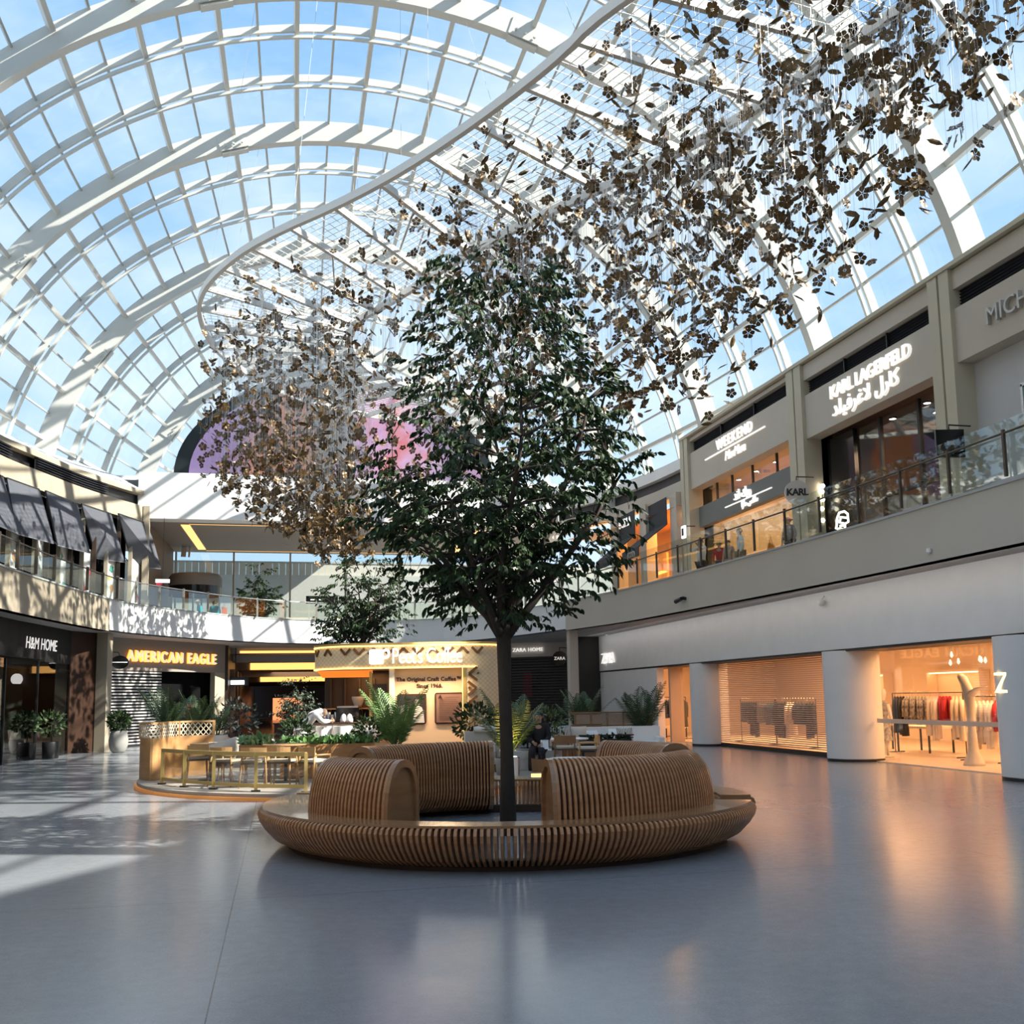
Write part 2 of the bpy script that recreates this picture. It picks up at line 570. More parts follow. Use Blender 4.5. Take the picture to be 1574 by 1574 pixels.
# header wall above the openings, piers between the bays
BAYS = [ (14.0, 21.4, 9.68), (22.25, 28.9, 9.65), (29.85, 38.3, 9.92)]
PIERS = [(13.2, 14.0), (21.4, 22.25), (28.9, 29.85), (38.3, 39.1)]
for y0, y1, zo in BAYS:
    lz0, lz1 = (11.4, 11.9) if y0 > 29 else (11.05, 11.55)
    wr.bb((WX, y0, zo), (WX + .5, y1, lz0))
    wr.bb((WX, y0, lz1), (WX + .5, y1, Z_TOP))
wr.wall([(WX, -12), (WX, 1.95), (WX, 10.5), (WX, 13.2)], [9.7] * 4, [14.95, 14.95, 12.05, 12.05], -.5)  # unseen near end, its top raised and sloped to shape the floor's shade edge
struct(wr.build('wall_right', M_TAUPE), 'taupe upper wall over the right gallery shops')
for i, (y0, y1) in enumerate(PIERS):
    p = MB()
    ym = (y0 + y1) / 2
    p.bb((WX - .12, y0, Z_SLAB), (WX + .9, ym - .04, Z_TOP + .03))
    p.bb((WX - .12, ym + .04, Z_SLAB), (WX + .9, y1, Z_TOP + .03))
    p.bb((WX - .02, ym - .05, Z_SLAB), (WX + .9, ym + .05, Z_TOP + .02))
    struct(p.build('column', M_TAUPE2), 'grooved olive grey pier between upper shops')
struct(MB().bb((WX - .16, -12, Z_TOP + .03), (WX + 3.0, 39.1, Z_TOP + .14)).build('trim_right_top', M_TAUPE2), 'flat capping along the top of the right wall')
# louvre slots
for y0, y1, zo in BAYS:
    z_ = .35 if y0 > 29 else 0.0
    g = thing('air_louvre', 'long black air louvre under the wall top above %s' % {14.0: 'the grey bag shop sign', 22.25: 'the large two-language lit sign', 29.85: 'the lit WEEKEND sign'}[y0], 'air vent', (WX + .3, (y0 + y1) / 2, 11.05 + z_), 0, 'louvres above the right upper shops')
    buildw(MB().bb((WX + .35, y0, 11.05 + z_), (WX + .45, y1, 11.55 + z_)), 'backing', M_BLACK, g)
    b = MB()
    for q in range(6):
        z = 11.09 + z_ + q * .08
        b.box((WX + .24, (y0 + y1) / 2, z), (.16, y1 - y0, .015), M=Matrix.Rotation(.5, 3, 'Y'))
    buildw(b, 'blades', mat('louvre_black', (.02, .022, .03), .5), g)
    for q in range(1, 3):
        yy = y0 + (y1 - y0) * q / 3
        buildw(MB().bb((WX + .1, yy - .02, 11.05 + z_), (WX + .3, yy + .02, 11.55 + z_)), 'divider', M_BLACK, g)

# far right bay, stepped back, towards the end of the hall
FRX = [(16.2, 39.1), (15.9, 42.5), (15.2, 46.0), (13.6, 50.0)]
FRX = smooth_line(FRX, 1)
struct(MB().wall(FRX, 9.95, 10.5, -.5).build('wall_right_far', M_TAUPE), 'taupe far upper wall on the right')
struct(MB().wall(FRX, 11.0, 11.45, -.5).build('wall_right_far_top', M_WHITEW), 'white capping wall at the far right')
struct(MB().wall(offs(FRX, -.3), 10.4, 11.1, -.1).build('wall_right_far_vent', M_BLACK), 'black vent slot at the far right')

# ================================================================== left: upper wall
UL = [(-10.6, -12), (-10.5, 24), (-10.5, 34), (-10.35, 39), (-10.05, 40.8), (-9.3, 43.0), (-8.4, 45.8), (-7.3, 48.2), (-6.35, 50.0)]
ULs = UL[:3] + smooth_line(UL[2:], 2)[1:]
struct(MB().wall(ULs, 10.1, 10.85, .5).build('wall_left', M_CREAM), 'pale stone upper wall on the left')
struct(MB().wall(ULs, 11.38, 11.6, .5).build('wall_left_top', M_CREAM), 'pale stone top of the left upper wall')
struct(MB().wall(offs(ULs, .35), 10.8, 11.45, .1).build('wall_left_vent', M_BLACK), 'dark recess of the left wall vents')
# the sloping white kerb the vault stands on
k = []
vs, fs = [], []
o1, o2 = offs(ULs, .0), offs(ULs, 1.6)
for (a, b), (c, d) in zip(o1, o2):
    vs += [(a, b, 11.6), (c, d, 12.45), (c, d, 11.0)]
for i in range(len(o1) - 1):
    fs += [(3 * i, 3 * i + 3, 3 * i + 4, 3 * i + 1), (3 * i + 1, 3 * i + 4, 3 * i + 5, 3 * i + 2)]
struct(MB().add(vs, fs).build('trim_left_kerb', M_WHITEW), 'white sloping kerb under the left side of the vault')

# ================================================================== far end: white header, ceiling, glass wall beyond
HY = 50.0
hd = MB()
n = 24
for i in range(n): pass
struct(MB().bb((-6.6, HY, 10.28), (13.8, HY + 1.0, 12.5)).build('wall_header', M_WHITEW), 'broad white band above the far gallery opening')
struct(MB().bb((-9, HY + 1.0, 10.28), (15, 61.3, 10.5)).build('ceiling_far', mat('brown_ceiling', (.33, .285, .25), .6)), 'brown ceiling of the far gallery')
struct(MB().bb((-14, HY + 1.0, 12.3), (20, 61.4, 12.5)).build('trim_far_roof', M_WHITEW), 'flat roof behind the far white band')
# walls behind the camera, out of view, so that the hall is closed
struct(MB().bb((-14, -13, 0), (18, -12.5, 13)).build('wall_back', M_TAUPE), 'wall behind the photographer')
struct(MB().wall([(-8.2, -12), (-8.0, 20), (-7.95, 26)], 0, 4.25, .2).build('wall_left_near', M_DARK), 'dark shopfront wall on the near left')
struct(MB().bb((14.2, -12, 0), (14.5, 14.6, 4.3)).build('wall_right_near', M_GREYW), 'grey shopfront wall on the near right')
struct(MB().wall(UL[:2], 4.95, 10.2, .4).build('wall_left_upper_near', M_CREAM), 'pale upper wall on the near left')
struct(MB().bb((WX + .1, -12, 4.95), (WX + .5, 13.3, 9.8)).build('wall_right_upper_near', M_TAUPE), 'taupe upper wall on the near right')
# ================================================================== round slatted bench with the tree in its middle
BC = UD(-.1, 13.0)                  # middle of the bench
WOOD1 = wood('bench_slat_wood', (.42, .185, .078), (.54, .265, .12), .36, (3, 3, 20), .15)
WOOD2 = wood('bench_top_wood', (.30, .15, .065), (.37, .195, .09), .26, (2, 2, 12), .3)
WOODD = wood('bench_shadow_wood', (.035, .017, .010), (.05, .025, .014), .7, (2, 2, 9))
BA = math.atan2(-FV.y, -FV.x)       # direction from the middle towards the photographer
def bpt(r, th, z):
    """th: 0 towards the photographer, growing to his right"""
    a = BA + th
    return (r * cos(a), r * sin(a), z)
SEATP = [(3.02, .385), (3.0, .43), (2.96, .45), (2.62, .45), (2.585, .43), (2.565, .38), (2.57, .25), (2.585, .12), (2.61, .05), (2.70, .05), (2.84, .12), (2.94, .225), (3.0, .315)]
def hump_outline(n=16):
    o = []
    for i in range(n + 1):
        t = PI * i / n
        c, s = cos(t), sin(t)
        r = 2.31 + (.30 if c > 0 else .30) * math.copysign(abs(c) ** .8, c) - .03 * s
        o.append((r, .46 + .60 * s ** .8))
    return o + [(2.0, .40), (2.03, .28), (2.14, .15), (2.32, .07), (2.5, .05), (2.56, .12), (2.575, .3)]
HUMPP = hump_outline()
def slats(poly, t0, t1, step, fill):
    mb = MB()
    n = int(round((t1 - t0) / step))
    st = (t1 - t0) / n
    k = len(poly)
    for i in range(n):
        a = t0 + st * (i + .5)
        h = st * fill / 2
        vs = [bpt(r, a - h, z) for r, z in poly] + [bpt(r, a + h, z) for r, z in poly]
        fs = [tuple(range(k)), tuple(range(k, 2 * k))[::-1]] + [(q, k + q, k + (q + 1) % k, (q + 1) % k) for q in range(k)]
        mb.add(vs, fs)
    return mb
def ringslab(r0, r1, z0, z1, t0, t1, n=60):
    mb = MB()
    vs, fs = [], []
    for i in range(n + 1):
        a = t0 + (t1 - t0) * i / n
        vs += [bpt(r0, a, z0), bpt(r1, a, z0), bpt(r1, a, z1), bpt(r0, a, z1)]
    for i in range(n):
        for q in range(4):
            fs.append((4 * i + q, 4 * i + 4 + q, 4 * i + 4 + (q + 1) % 4, 4 * i + (q + 1) % 4))
    fs += [(3, 2, 1, 0), (4 * n, 4 * n + 1, 4 * n + 2, 4 * n + 3)]
    return mb.add(vs, fs)
def inset(poly, d):
    cx = sum(p[0] for p in poly) / len(poly)
    cz = sum(p[1] for p in poly) / len(poly)
    return [(cx + (r - cx) * (1 - d), cz + (z - cz) * (1 - d)) for r, z in poly]
def plate(poly, a, w):
    k = len(poly)
    h = w / 2 / 2.3
    vs = [bpt(r, a - h, z) for r, z in poly] + [bpt(r, a + h, z) for r, z in poly]
    return MB().add(vs, [tuple(range(k)), tuple(range(k, 2 * k))[::-1]] + [(q, k + q, k + (q + 1) % k, (q + 1) % k) for q in range(k)])
def rimplate(poly, inner, a, w):
    k = len(poly)
    h = w / 2 / 2.3
    vs = []
    for s in (-h, h):
        vs += [bpt(r, a + s, z) for r, z in poly] + [bpt(r, a + s, z) for r, z in inner]
    fs = []
    for q in range(k):
        p = (q + 1) % k
        fs += [(q, p, k + p, k + q), (2 * k + p, 2 * k + q, 3 * k + q, 3 * k + p), (q, 2 * k + q, 2 * k + p, p), (k + p, 3 * k + p, 3 * k + q, k + q)]
    return MB().add(vs, fs)
STEP = .0214
SEATW = [(2.57, .45), (2.05, .45), (2.0, .40), (2.03, .28), (2.14, .15), (2.32, .07), (2.5, .05), (2.56, .3)]
def make_bench(name, label, arc, humps, group, wide=()):
    t = thing(name, label, 'bench', BC, 0, group)
    a0, a1 = rad(arc[0]), rad(arc[1])
    slats(SEATP, a0, a1, STEP, .50).build('seat_slats', WOOD1, t)
    ringslab(2.60, 2.965, .448, .472, a0, a1, 90).build('seat_top', WOOD2, t)
    for w0, w1 in wide:
        slats(SEATW, rad(w0), rad(w1), STEP * 1.06, .50).build('inner_seat_slats', WOOD1, t)
        ringslab(2.03, 2.60, .448, .472, rad(w0), rad(w1), 30).build('inner_seat_top', WOOD2, t)
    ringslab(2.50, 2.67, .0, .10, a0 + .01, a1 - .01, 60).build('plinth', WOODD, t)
    for a in (a0, a1):
        plate(SEATP, a, .05).build('seat_end', WOOD2, t)
    for h0, h1 in humps:
        b = slats(HUMPP, rad(h0), rad(h1), STEP * 1.06, .50).build('backrest', WOOD1, t)
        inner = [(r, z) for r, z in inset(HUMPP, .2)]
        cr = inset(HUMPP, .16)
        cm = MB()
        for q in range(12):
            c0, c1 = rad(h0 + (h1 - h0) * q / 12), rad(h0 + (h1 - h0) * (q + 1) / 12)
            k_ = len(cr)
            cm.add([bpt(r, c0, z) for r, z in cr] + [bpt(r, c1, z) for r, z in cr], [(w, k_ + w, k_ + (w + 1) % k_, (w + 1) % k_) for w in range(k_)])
        cm.build('gap_shade_core', WOODD, b)  # dark body added behind the slats, paints the shade in their gaps
        for a, s in ((rad(h0), -1), (rad(h1), 1)):
            e = rimplate(HUMPP, inner, a, .06).build('end_frame', WOOD2, b)
            plate(inset(HUMPP, .18), a - s * .012, .03).build('end_panel', WOOD2, b)
    return t
make_bench('curved_bench', 'slatted brown wooden ring bench, front half nearest the camera with two rolled backrests', (-104, 72), [(-57, -28.5), (11.2, 64)], 'halves of the round tree bench', ((-104, -57.4), (64.4, 72)))
make_bench('curved_bench', 'slatted brown wooden ring bench, rear half behind the tree trunk with two rolled backrests', (84, 252), [(106, 142), (186.6, 240)], 'halves of the round tree bench')

# ================================================================== trees
BARK = wood('dark_bark', (.035, .027, .02), (.06, .045, .034), .85, (8, 8, 3))
LEAFM = mat('dark_green_leaf', (.016, .034, .012), .55, noise=(5, (.034, .062, .018)), spec=.25)
LEAFM2 = mat('mid_green_leaf', (.045, .085, .03), .45, noise=(6, (.08, .13, .045)))
def leaf(mb, p, d, l, w, r):
    d = d.normalized()
    x = d.cross(Vector((r.uniform(-1, 1), r.uniform(-1, 1), r.uniform(-1, 1))))
    if x.length < 1e-3: x = d.cross(Vector((0, 0, 1)))
    x.normalize()
    nrm = x.cross(d)
    a, b, c = p + d * l * .3 + nrm * l * .05, p + d * l * .68 + nrm * l * .04, p + d * l - nrm * l * .06
    mb.add([p, a - x * w * .5, a - nrm * l * .04, a + x * w * .5, b - x * w * .42, b - nrm * l * .04, b + x * w * .42, c],
           [(0, 2, 1), (0, 3, 2), (1, 2, 5, 4), (2, 3, 6, 5), (4, 5, 7), (5, 6, 7)])
def spray(mb, p, d, n, l, r, ll=.13, lw=.055, droop=.6):
    """a hanging twig with leaves along it"""
    q = Vector(p)
    d = d.normalized()
    for i in range(n):
        s = Vector((r.uniform(-1, 1), r.uniform(-1, 1), r.uniform(-.6, .3)))
        dd = (d * .6 + s * .8 + Vector((0, 0, -droop))).normalized()
        leaf(mb, q, dd, ll * r.uniform(.7, 1.25), lw * r.uniform(.8, 1.2), r)
        q = q + d * l / n
        d = (d + Vector((r.uniform(-.2, .2), r.uniform(-.2, .2), -.12 * droop))).normalized()
def bend(p0, d, length, n, r, wob, lift=0.0):
    pts = [Vector(p0)]
    d = d.normalized()
    for i in range(n):
        d = (d + Vector((r.uniform(-wob, wob), r.uniform(-wob, wob), r.uniform(-wob, wob) + lift))).normalized()
        pts.append(pts[-1] + d * length / n)
    return pts
def make_tree(name, label, loc, trunk_h, trunk_r, limbs, height, width, nleaf, seed, ll, m=None, group=None, lean=.0, zc=None):
    r = random.Random(seed)
    t = thing(name, label, 'tree', loc, 0, group)
    wood_mb, leaf_mb = MB(), MB()
    tp = [Vector((0, 0, 0)), Vector((.0, 0, trunk_h * .33)), Vector((-.015, .01, trunk_h * .66)), Vector((-.02, 0, trunk_h))]
    MB().tube(tp, [trunk_r * 1.3, trunk_r * 1.0, trunk_r * .92, trunk_r * 1.15], 12).build('trunk', BARK, t, 'all')
    ends = []
    H = height - trunk_h
    zc = trunk_h + H * .42 if zc is None else zc
    def env(z):
        u = (z - trunk_h * .97) / (height - trunk_h * .97)
        if u <= 0 or u >= 1: return 0.0
        return width * min(1, 1.9 * u ** .5) * (1 - max(0, u - .3) / .7 * .62) if u > .02 else 0
    for i in range(limbs):
        a = 2 * PI * (i + r.uniform(-.25, .25)) / limbs * 1.0 + .6
        up = r.uniform(.55, 2.6) if i else 6
        d = Vector((cos(a), sin(a), up))
        L = r.uniform(.5, .92) * H * (.85 if up > 1.2 else .68)
        main = bend(tp[-1] - Vector((0, 0, r.uniform(0, .25))), d, L, 7, r, .13, .03)
        for q in range(3, 8):
            if math.hypot(main[q].x, main[q].y) > env(main[q].z) * .9:
                e_ = max(.15, env(min(main[q].z, height - .3)) * .85)
                h_ = math.hypot(main[q].x, main[q].y)
                main[q] = Vector((main[q].x * e_ / h_, main[q].y * e_ / h_, min(main[q].z, height - .25)))
        wood_mb.tube(main, [trunk_r * .62 * (1 - .8 * q / 7) + .006 for q in range(8)], 7)
        for q in range(2, 8):
            for _ in range(3 if q < 7 else 4):
                b = r.uniform(0, 2 * PI)
                dd = Vector((cos(b), sin(b), r.uniform(-.15, .9)))
                sub = bend(main[q], dd, r.uniform(.35, .95) * width * .55, 5, r, .2, .0)
                sub = [p for w, p in enumerate(sub) if w < 2 or math.hypot(p.x, p.y) < env(p.z) * 1.02 + .05]
                while len(sub) < 6: sub.append(sub[-1] + (sub[-1] - sub[-2]) * .05)
                wood_mb.tube(sub, [trunk_r * .2 * (1 - .75 * w / 5) + .003 for w in range(6)], 5)
                ends += [(sub[w], sub[w] - sub[w - 1]) for w in range(2, 6)]
    good = [(p, d) for p, d in ends if math.hypot(p.x, p.y) < env(p.z) * 1.06]
    # fill the crown's outline with more sprays, nearest twig reaching out to each
    tries = 0
    extra = []
    while len(extra) < nleaf // 26 and tries < 40000:
        tries += 1
        z = r.uniform(trunk_h * .95, height)
        e = env(z)
        if e <= 0: continue
        a = r.uniform(0, 2 * PI)
        q = e * (r.uniform(.25, 1.0) ** .55)
        lump = .5 + .5 * sin(3 * a + 2.2 * z + seed) * sin(2.1 * z + 1.3 * a)
        if r.random() > .45 + .55 * lump: continue
        p = Vector((q * cos(a), q * sin(a), z))
        extra.append((p, Vector((cos(a), sin(a), r.uniform(-.3, .5)))))
    allp = good + extra
    pool = [g[0] for g in good] or [tp[-1]]
    extra.sort(key=lambda g: min((q - g[0]).length_squared for q in pool[::3]))
    for p, d in extra:
        b = min(pool, key=lambda g: (g - p).length_squared)
        pool.append(p)
        wood_mb.tube([b, (b + p) / 2 + Vector((0, 0, .05)), p], [.007, .005, .003], 4, False)
    per = max(4, int(nleaf / max(1, len(allp))))
    for p, d in allp:
        spray(leaf_mb, p, d, per, r.uniform(.22, .42), r, ll, ll * .42)
    wood_mb.build('branches', BARK, t, 'all')
    leaf_mb.build('foliage', m or LEAFM, t)
    return t
make_tree('ficus_tree', 'tall dark green ficus tree rising from the middle of the slatted ring bench', BC, 2.6, .085, 10, 7.45, 1.85, 15500, 3, .105)
# ================================================================== right: ground floor clothes shop
ZX = 13.4                                   # face of the long grey band
M_ZGREY = mat('pale_grey_shopfront', (.78, .78, .78), .55, noise=(2.2, (.74, .74, .745)))
M_WARMW = mat('shop_interior_wall', (.80, .68, .55), .7)
M_SHOPFL = mat('shop_floor_beige', (.62, .52, .42), .3)
struct(MB().bb((ZX, 14.2, 2.72), (ZX + .3, 42.4, 4.2)).build('wall_right_band', M_ZGREY), 'long pale grey shop band over the columns on the right')
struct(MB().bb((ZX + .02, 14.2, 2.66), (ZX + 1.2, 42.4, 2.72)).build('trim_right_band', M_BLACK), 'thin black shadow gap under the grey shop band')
struct(MB().bb((ZX + .03, 35.6, 0), (ZX + .3, 42.4, 2.7)).build('wall_right_blank', M_ZGREY), 'blank pale grey shop wall left of the first column')
struct(MB().bb((12.45, 42.4, 0), (ZX + .3, 42.9, 4.2)).build('wall_right_recess', mat('dark_recess', (.02, .018, .016), .6)), 'dark recess beside the grey shop wall')
struct(MB().bb((10.86, 38.1, 0), (11.2, 38.5, 4.25)).build('column_end', M_TAUPE), 'square taupe pier at the end of the right gallery edge')
for yc, w in ((31.9, .62), (23.15, .68), (16.75, .70)):
    struct(MB().lathe([(w, 0.06), (w, 2.68)], 40, (13.85, yc, 0)).build('column', M_ZGREY, smooth='all'), 'round pale grey shop column at the right shopfront')
    struct(MB().lathe([(w + .0, .0), (w + .0, .07)], 40, (13.85, yc, 0)).build('trim_column', M_BLACK, smooth='all'))
shop_room(14.1, 21.5, 14.2, 42.2, .012, 3.3, M_WARMW, 'wall_shop_interior', 'warm lit interior of the clothes shop on the right')
struct(MB().bb((14.0, 14.2, .0), (21.5, 42.2, .02)).build('floor_shop', M_SHOPFL), 'beige floor of the clothes shop')
WARM = (1.0, .49, .22)
for y in (19.8, 27.5, 35):
    area('shop_ceiling_light', (16.6, y, 3.2), 2.6, 270, WARM, (0, 0, 0), 5.0)
# lit wall niches at the back
for y0, y1 in ((17.8, 21.4), (24.5, 27.2), (28.0, 30.6), (33.2, 35.4)):
    g = thing('wall_niche', 'recessed back wall niche with a warm light line, %s' % {17.8: 'behind the red and white clothes', 24.5: 'behind the right half of the shutter', 28.0: 'behind the left half of the shutter', 33.2: 'behind the narrow left window'}[y0], 'display niche', (21.3, (y0 + y1) / 2, 1.9), 0, 'lit niches in the clothes shop')
    f = MB(); f.bb((21.1, y0, 2.25), (21.48, y1, 2.32)); f.bb((21.1, y0, 1.2), (21.48, y1, 1.25)); f.bb((21.1, y0 - .04, 1.2), (21.48, y0, 2.32)); f.bb((21.1, y1, 1.2), (21.48, y1 + .04, 2.32))
    buildw(f, 'frame', M_WARMW, g)
    buildw(MB().bb((21.15, y0 + .05, 2.22), (21.2, y1 - .05, 2.25)), 'light_line', mat('niche_light', (1, .8, .5), .5, emit=(1, .55, .22), es=6), g)

def glazed(name, label, x, y0, y1, z0, z1, mull, band=None, kind='structure'):
    """a glass front in the plane X = x, with its frame; mull = fractions of the width"""
    g = group_empty(name)
    g['label'] = label
    w = y1 - y0
    cuts = [0] + list(mull) + [1]
    for a, b in zip(cuts, cuts[1:]):
        buildw(MB().bb((x - .008, y0 + w * a + .01, z0), (x + .008, y0 + w * b - .01, z1)), 'pane', M_GLASS, g)
    return g
g = glazed('window_1', 'shop window between the two right columns', 14.05, 17.3, 22.6, .0, 2.68, (.36, .68))
buildw(MB().bb((14.03, 17.35, .93), (14.045, 22.42, 1.03)), 'frosted_band', mat('frosted_strip', (.75, .55, .42), .6), g)
g = glazed('window_2', 'narrow shop window left of the first column', 14.0, 32.5, 34.9, .0, 2.68, (.5,))
struct(MB().bb((13.6, 34.75, 0), (14.1, 34.9, 2.68)).build('trim_window', mat('window_reveal_orange', (.6, .42, .30), .5)))

# slatted roller shutter
t = thing('roller_shutter', 'closed see-through slatted shutter of the right shop between two round columns', 'shutter', (13.95, 27.5, 0))
b = MB()
for q in range(44):
    z = .16 + q * .0575
    b.bb((13.94, 23.75, z), (13.965, 31.3, z + .030))
buildw(b, 'slats', mat('shutter_slat', (.62, .47, .38), .35, .2), t)
buildw(MB().bb((13.92, 23.75, .02), (13.98, 31.3, .12)), 'bottom_bar', M_DARK, t)
for y in (23.72, 31.3):
    buildw(MB().bb((13.9, y, .0), (14.0, y + .06, 2.68)), 'guide', M_DARK, t)
t = thing('door_sill', 'dark metal sill along the foot of the slatted shop shutter', 'sill', (13.9, 27.5, 0))
buildw(MB().bb((13.84, 23.75, 0), (14.0, 31.3, .03)), 'plate', M_BLACK, t)

# clothes rails and clothes
def garment(name, label, loc, rz, L, W, m, group, sleeves=True):
    t = thing(name, label, 'clothing', loc, rz, group)
    prof = [(.10, .05, 0), (.20, .07, -.05), (.95, .10, -.10), (1.0, .12, -.22), (.86, .12, -.45), (.9, .13, -.7), (1.0, .15, -1.0)]
    mb = MB()
    n = 10
    vs = []
    for w, d, z in prof:
        for q in range(n):
            a = 2 * PI * q / n
            k = 1 + .10 * sin(5 * a + z * 9)
            vs.append((cos(a) * w * W / 2 * k, sin(a) * d * .55 * k, z * L - .06))
    fs = [(i * n + q, i * n + (q + 1) % n, (i + 1) * n + (q + 1) % n, (i + 1) * n + q) for i in range(len(prof) - 1) for q in range(n)]
    mb.add(vs, fs)
    mb.build('body', m, t, 'all')
    if sleeves:
        for s in (-1, 1):
            MB().tube([(s * W * .44, 0, -.16), (s * W * .54, .01, -.36), (s * W * .55, .02, -.36 - L * .35)], [.05, .055, .045], 7).build('sleeve', m, t, 'all')
    MB().tube([(0, 0, -.06), (0, 0, 0), (.03, 0, .04), (0, 0, .075), (-.03, 0, .045)], .005, 4).build('hanger_hook', M_CHROME, t)
    return t
def rail(label, x, y, L, h, rz=PI / 2):
    t = thing('clothes_rail', label, 'clothes rail', (x, y, .02), rz)
    MB().tube([(-L / 2, 0, h), (L / 2, 0, h)], .014, 6).build('hanging_bar', M_BLACK, t)
    for s in (-1, 1):
        MB().tube([(s * L / 2, 0, h), (s * L / 2, 0, 0)], .014, 6).build('post', M_BLACK, t)
        MB().tube([(s * L / 2, -.28, .02), (s * L / 2, .28, .02)], .014, 6).build('foot', M_BLACK, t)
    return t
CLOTH = {k: mat('cloth_' + k, c, .85) for k, c in dict(white=(.78, .72, .66), black=(.02, .02, .024), navy=(.03, .04, .07), red=(.45, .02, .03), grey=(.25, .25, .26), cream=(.7, .6, .48), blue=(.10, .14, .22)).items()}
CLOTH['print'] = mat('cloth_print', (.06, .07, .10), .85, noise=(14, (.65, .62, .58)))
ORD = 'first second third fourth fifth sixth seventh eighth ninth tenth eleventh twelfth thirteenth fourteenth fifteenth sixteenth seventeenth eighteenth nineteenth twentieth twenty-first twenty-second'.split()
def fill_rail(x, y, L, h, kinds, place, n):
    for i in range(n):
        k = kinds[i * len(kinds) // n]
        yy = y + L / 2 - (i + .5) * L / n
        o = i * len(kinds) // n
        nm = 'coat' if k in ('white', 'cream', 'black') else 'shirt'
        garment(nm, '%s %s, %s from the left on the rail %s' % ({'print': 'dark patterned'}.get(k, k), nm, ORD[i], place), (x, yy, h - .03), rnd.uniform(-.25, .25) + .95, (1.05 if nm == 'coat' else .68) * rnd.uniform(.9, 1.1), .5, CLOTH[k], 'clothes on the rail ' + place)
R1 = 'left of the white stand'
YA = (at(1385, 1100, X=16.4).y + at(1468, 1100, X=16.4).y) / 2
rail('long black clothes rail full of clothes behind the clear shop window', 16.4, YA, 3.0, 1.6)
fill_rail(16.4, YA, 2.9, 1.62, ['black', 'print', 'print', 'white', 'red', 'cream'], R1, 22)
R2 = 'just right of the white stand'
YB = at(1516, 1100, X=16.0).y
rail('short black clothes rail close behind the right round column', 16.0, YB, 1.3, 1.5)
fill_rail(16.0, YB, 1.2, 1.52, ['cream', 'white', 'red'], R2, 8)
rail('black clothes rail behind the left part of the slatted shutter', 15.6, at(1165, 1100, X=15.6).y, 2.6, 1.45)
fill_rail(15.6, at(1165, 1100, X=15.6).y, 2.5, 1.47, ['navy', 'black', 'grey', 'blue'], 'behind the left part of the shutter', 14)
rail('black clothes rail behind the right part of the slatted shutter', 15.6, at(1222, 1100, X=15.6).y, 2.6, 1.45)
fill_rail(15.6, at(1222, 1100, X=15.6).y, 2.5, 1.47, ['black', 'white', 'navy', 'black'], 'behind the right part of the shutter', 14)
rail('black clothes rail inside the narrow left shop window', 14.8, 37.5, 2.4, 1.55)
fill_rail(14.8, 37.5, 2.3, 1.57, ['blue', 'navy', 'black'], 'inside the narrow left shop window', 9)
# low pale display blocks
for (x, y, w, d, h, lab) in ((15.0, at(1032, 1120, X=15.0).y, 1.1, .9, .42, 'pale stepped display block inside the narrow left shop window'), (17.2, at(1420, 1110, X=17.2).y, 1.5, .8, .7, 'pale display table under the patterned clothes'), (16.9, 27.5, 1.4, .8, .8, 'pale display table behind the middle of the shutter')):
    t = thing('display_table', lab, 'table', (x, y, .02))
    MB().box((0, 0, h - .03), (d, w, .06)).build('top', M_WARMW, t)
    for sx in (-1, 1):
        for sy in (-1, 1):
            MB().box((sx * (d / 2 - .04), sy * (w / 2 - .04), (h - .06) / 2), (.04, .04, h - .06)).build('leg', M_BLACK, t)
# sculptural white stand in the window
t = thing('display_stand', 'white bone-shaped sculpted stand with a forked top in the right shop window', 'display stand', (15.0, at(1496, 1150, X=15.0).y, .02))
st = MB()
def blob(path, ry):
    n = 10
    vs = []
    for (y, z), (a, b) in zip(path, ry):
        vs += [(b * sin(2 * PI * q / n), y + a * cos(2 * PI * q / n), z) for q in range(n)]
    fs = [(i * n + q, i * n + (q + 1) % n, (i + 1) * n + (q + 1) % n, (i + 1) * n + q) for i in range(len(path) - 1) for q in range(n)]
    fs += [tuple(range(n))[::-1], tuple(range((len(path) - 1) * n, len(path) * n))]
    st.add(vs, fs)
blob([(0, 0), (0, .06), (0, .3), (0, .8), (0, 1.3), (.02, 1.6), (.12, 1.8), (.22, 1.95), (.26, 2.02)], [(.24, .24), (.23, .23), (.12, .12), (.09, .09), (.10, .10), (.15, .12), (.12, .10), (.12, .1), (.05, .05)])
blob([(0, 1.5), (-.12, 1.62), (-.32, 1.7), (-.5, 1.72), (-.56, 1.74)], [(.12, .1), (.11, .1), (.09, .09), (.08, .08), (.03, .03)])
st.build('body', mat('stand_plaster', (.72, .66, .58), .5), t, 'all')
# window figure
t = thing('mannequin', 'patterned-dress mannequin at the left edge of the right shop window', 'mannequin', (15.0, at(1359, 1110, X=15.0).y, .02))
MB().lathe([(.0, 1.74), (.07, 1.70), (.09, 1.6), (.07, 1.5), (.045, 1.45), (.05, 1.40)], 12).build('head', mat('mannequin_white', (.75, .7, .65), .5), t, 'all')
m_ = MB()
n = 12
prof = [(.06, 1.42, .05), (.19, 1.36, .09), (.18, 1.15, .11), (.13, 1.0, .09), (.18, .85, .12), (.22, .55, .15), (.25, .42, .17)]
m_.add([(d * sin(2 * PI * q / n), w * cos(2 * PI * q / n), z) for w, z, d in prof for q in range(n)], [(i * n + q, i * n + (q + 1) % n, (i + 1) * n + (q + 1) % n, (i + 1) * n + q) for i in range(len(prof) - 1) for q in range(n)])
m_.build('dress', CLOTH['print'], t, 'all')
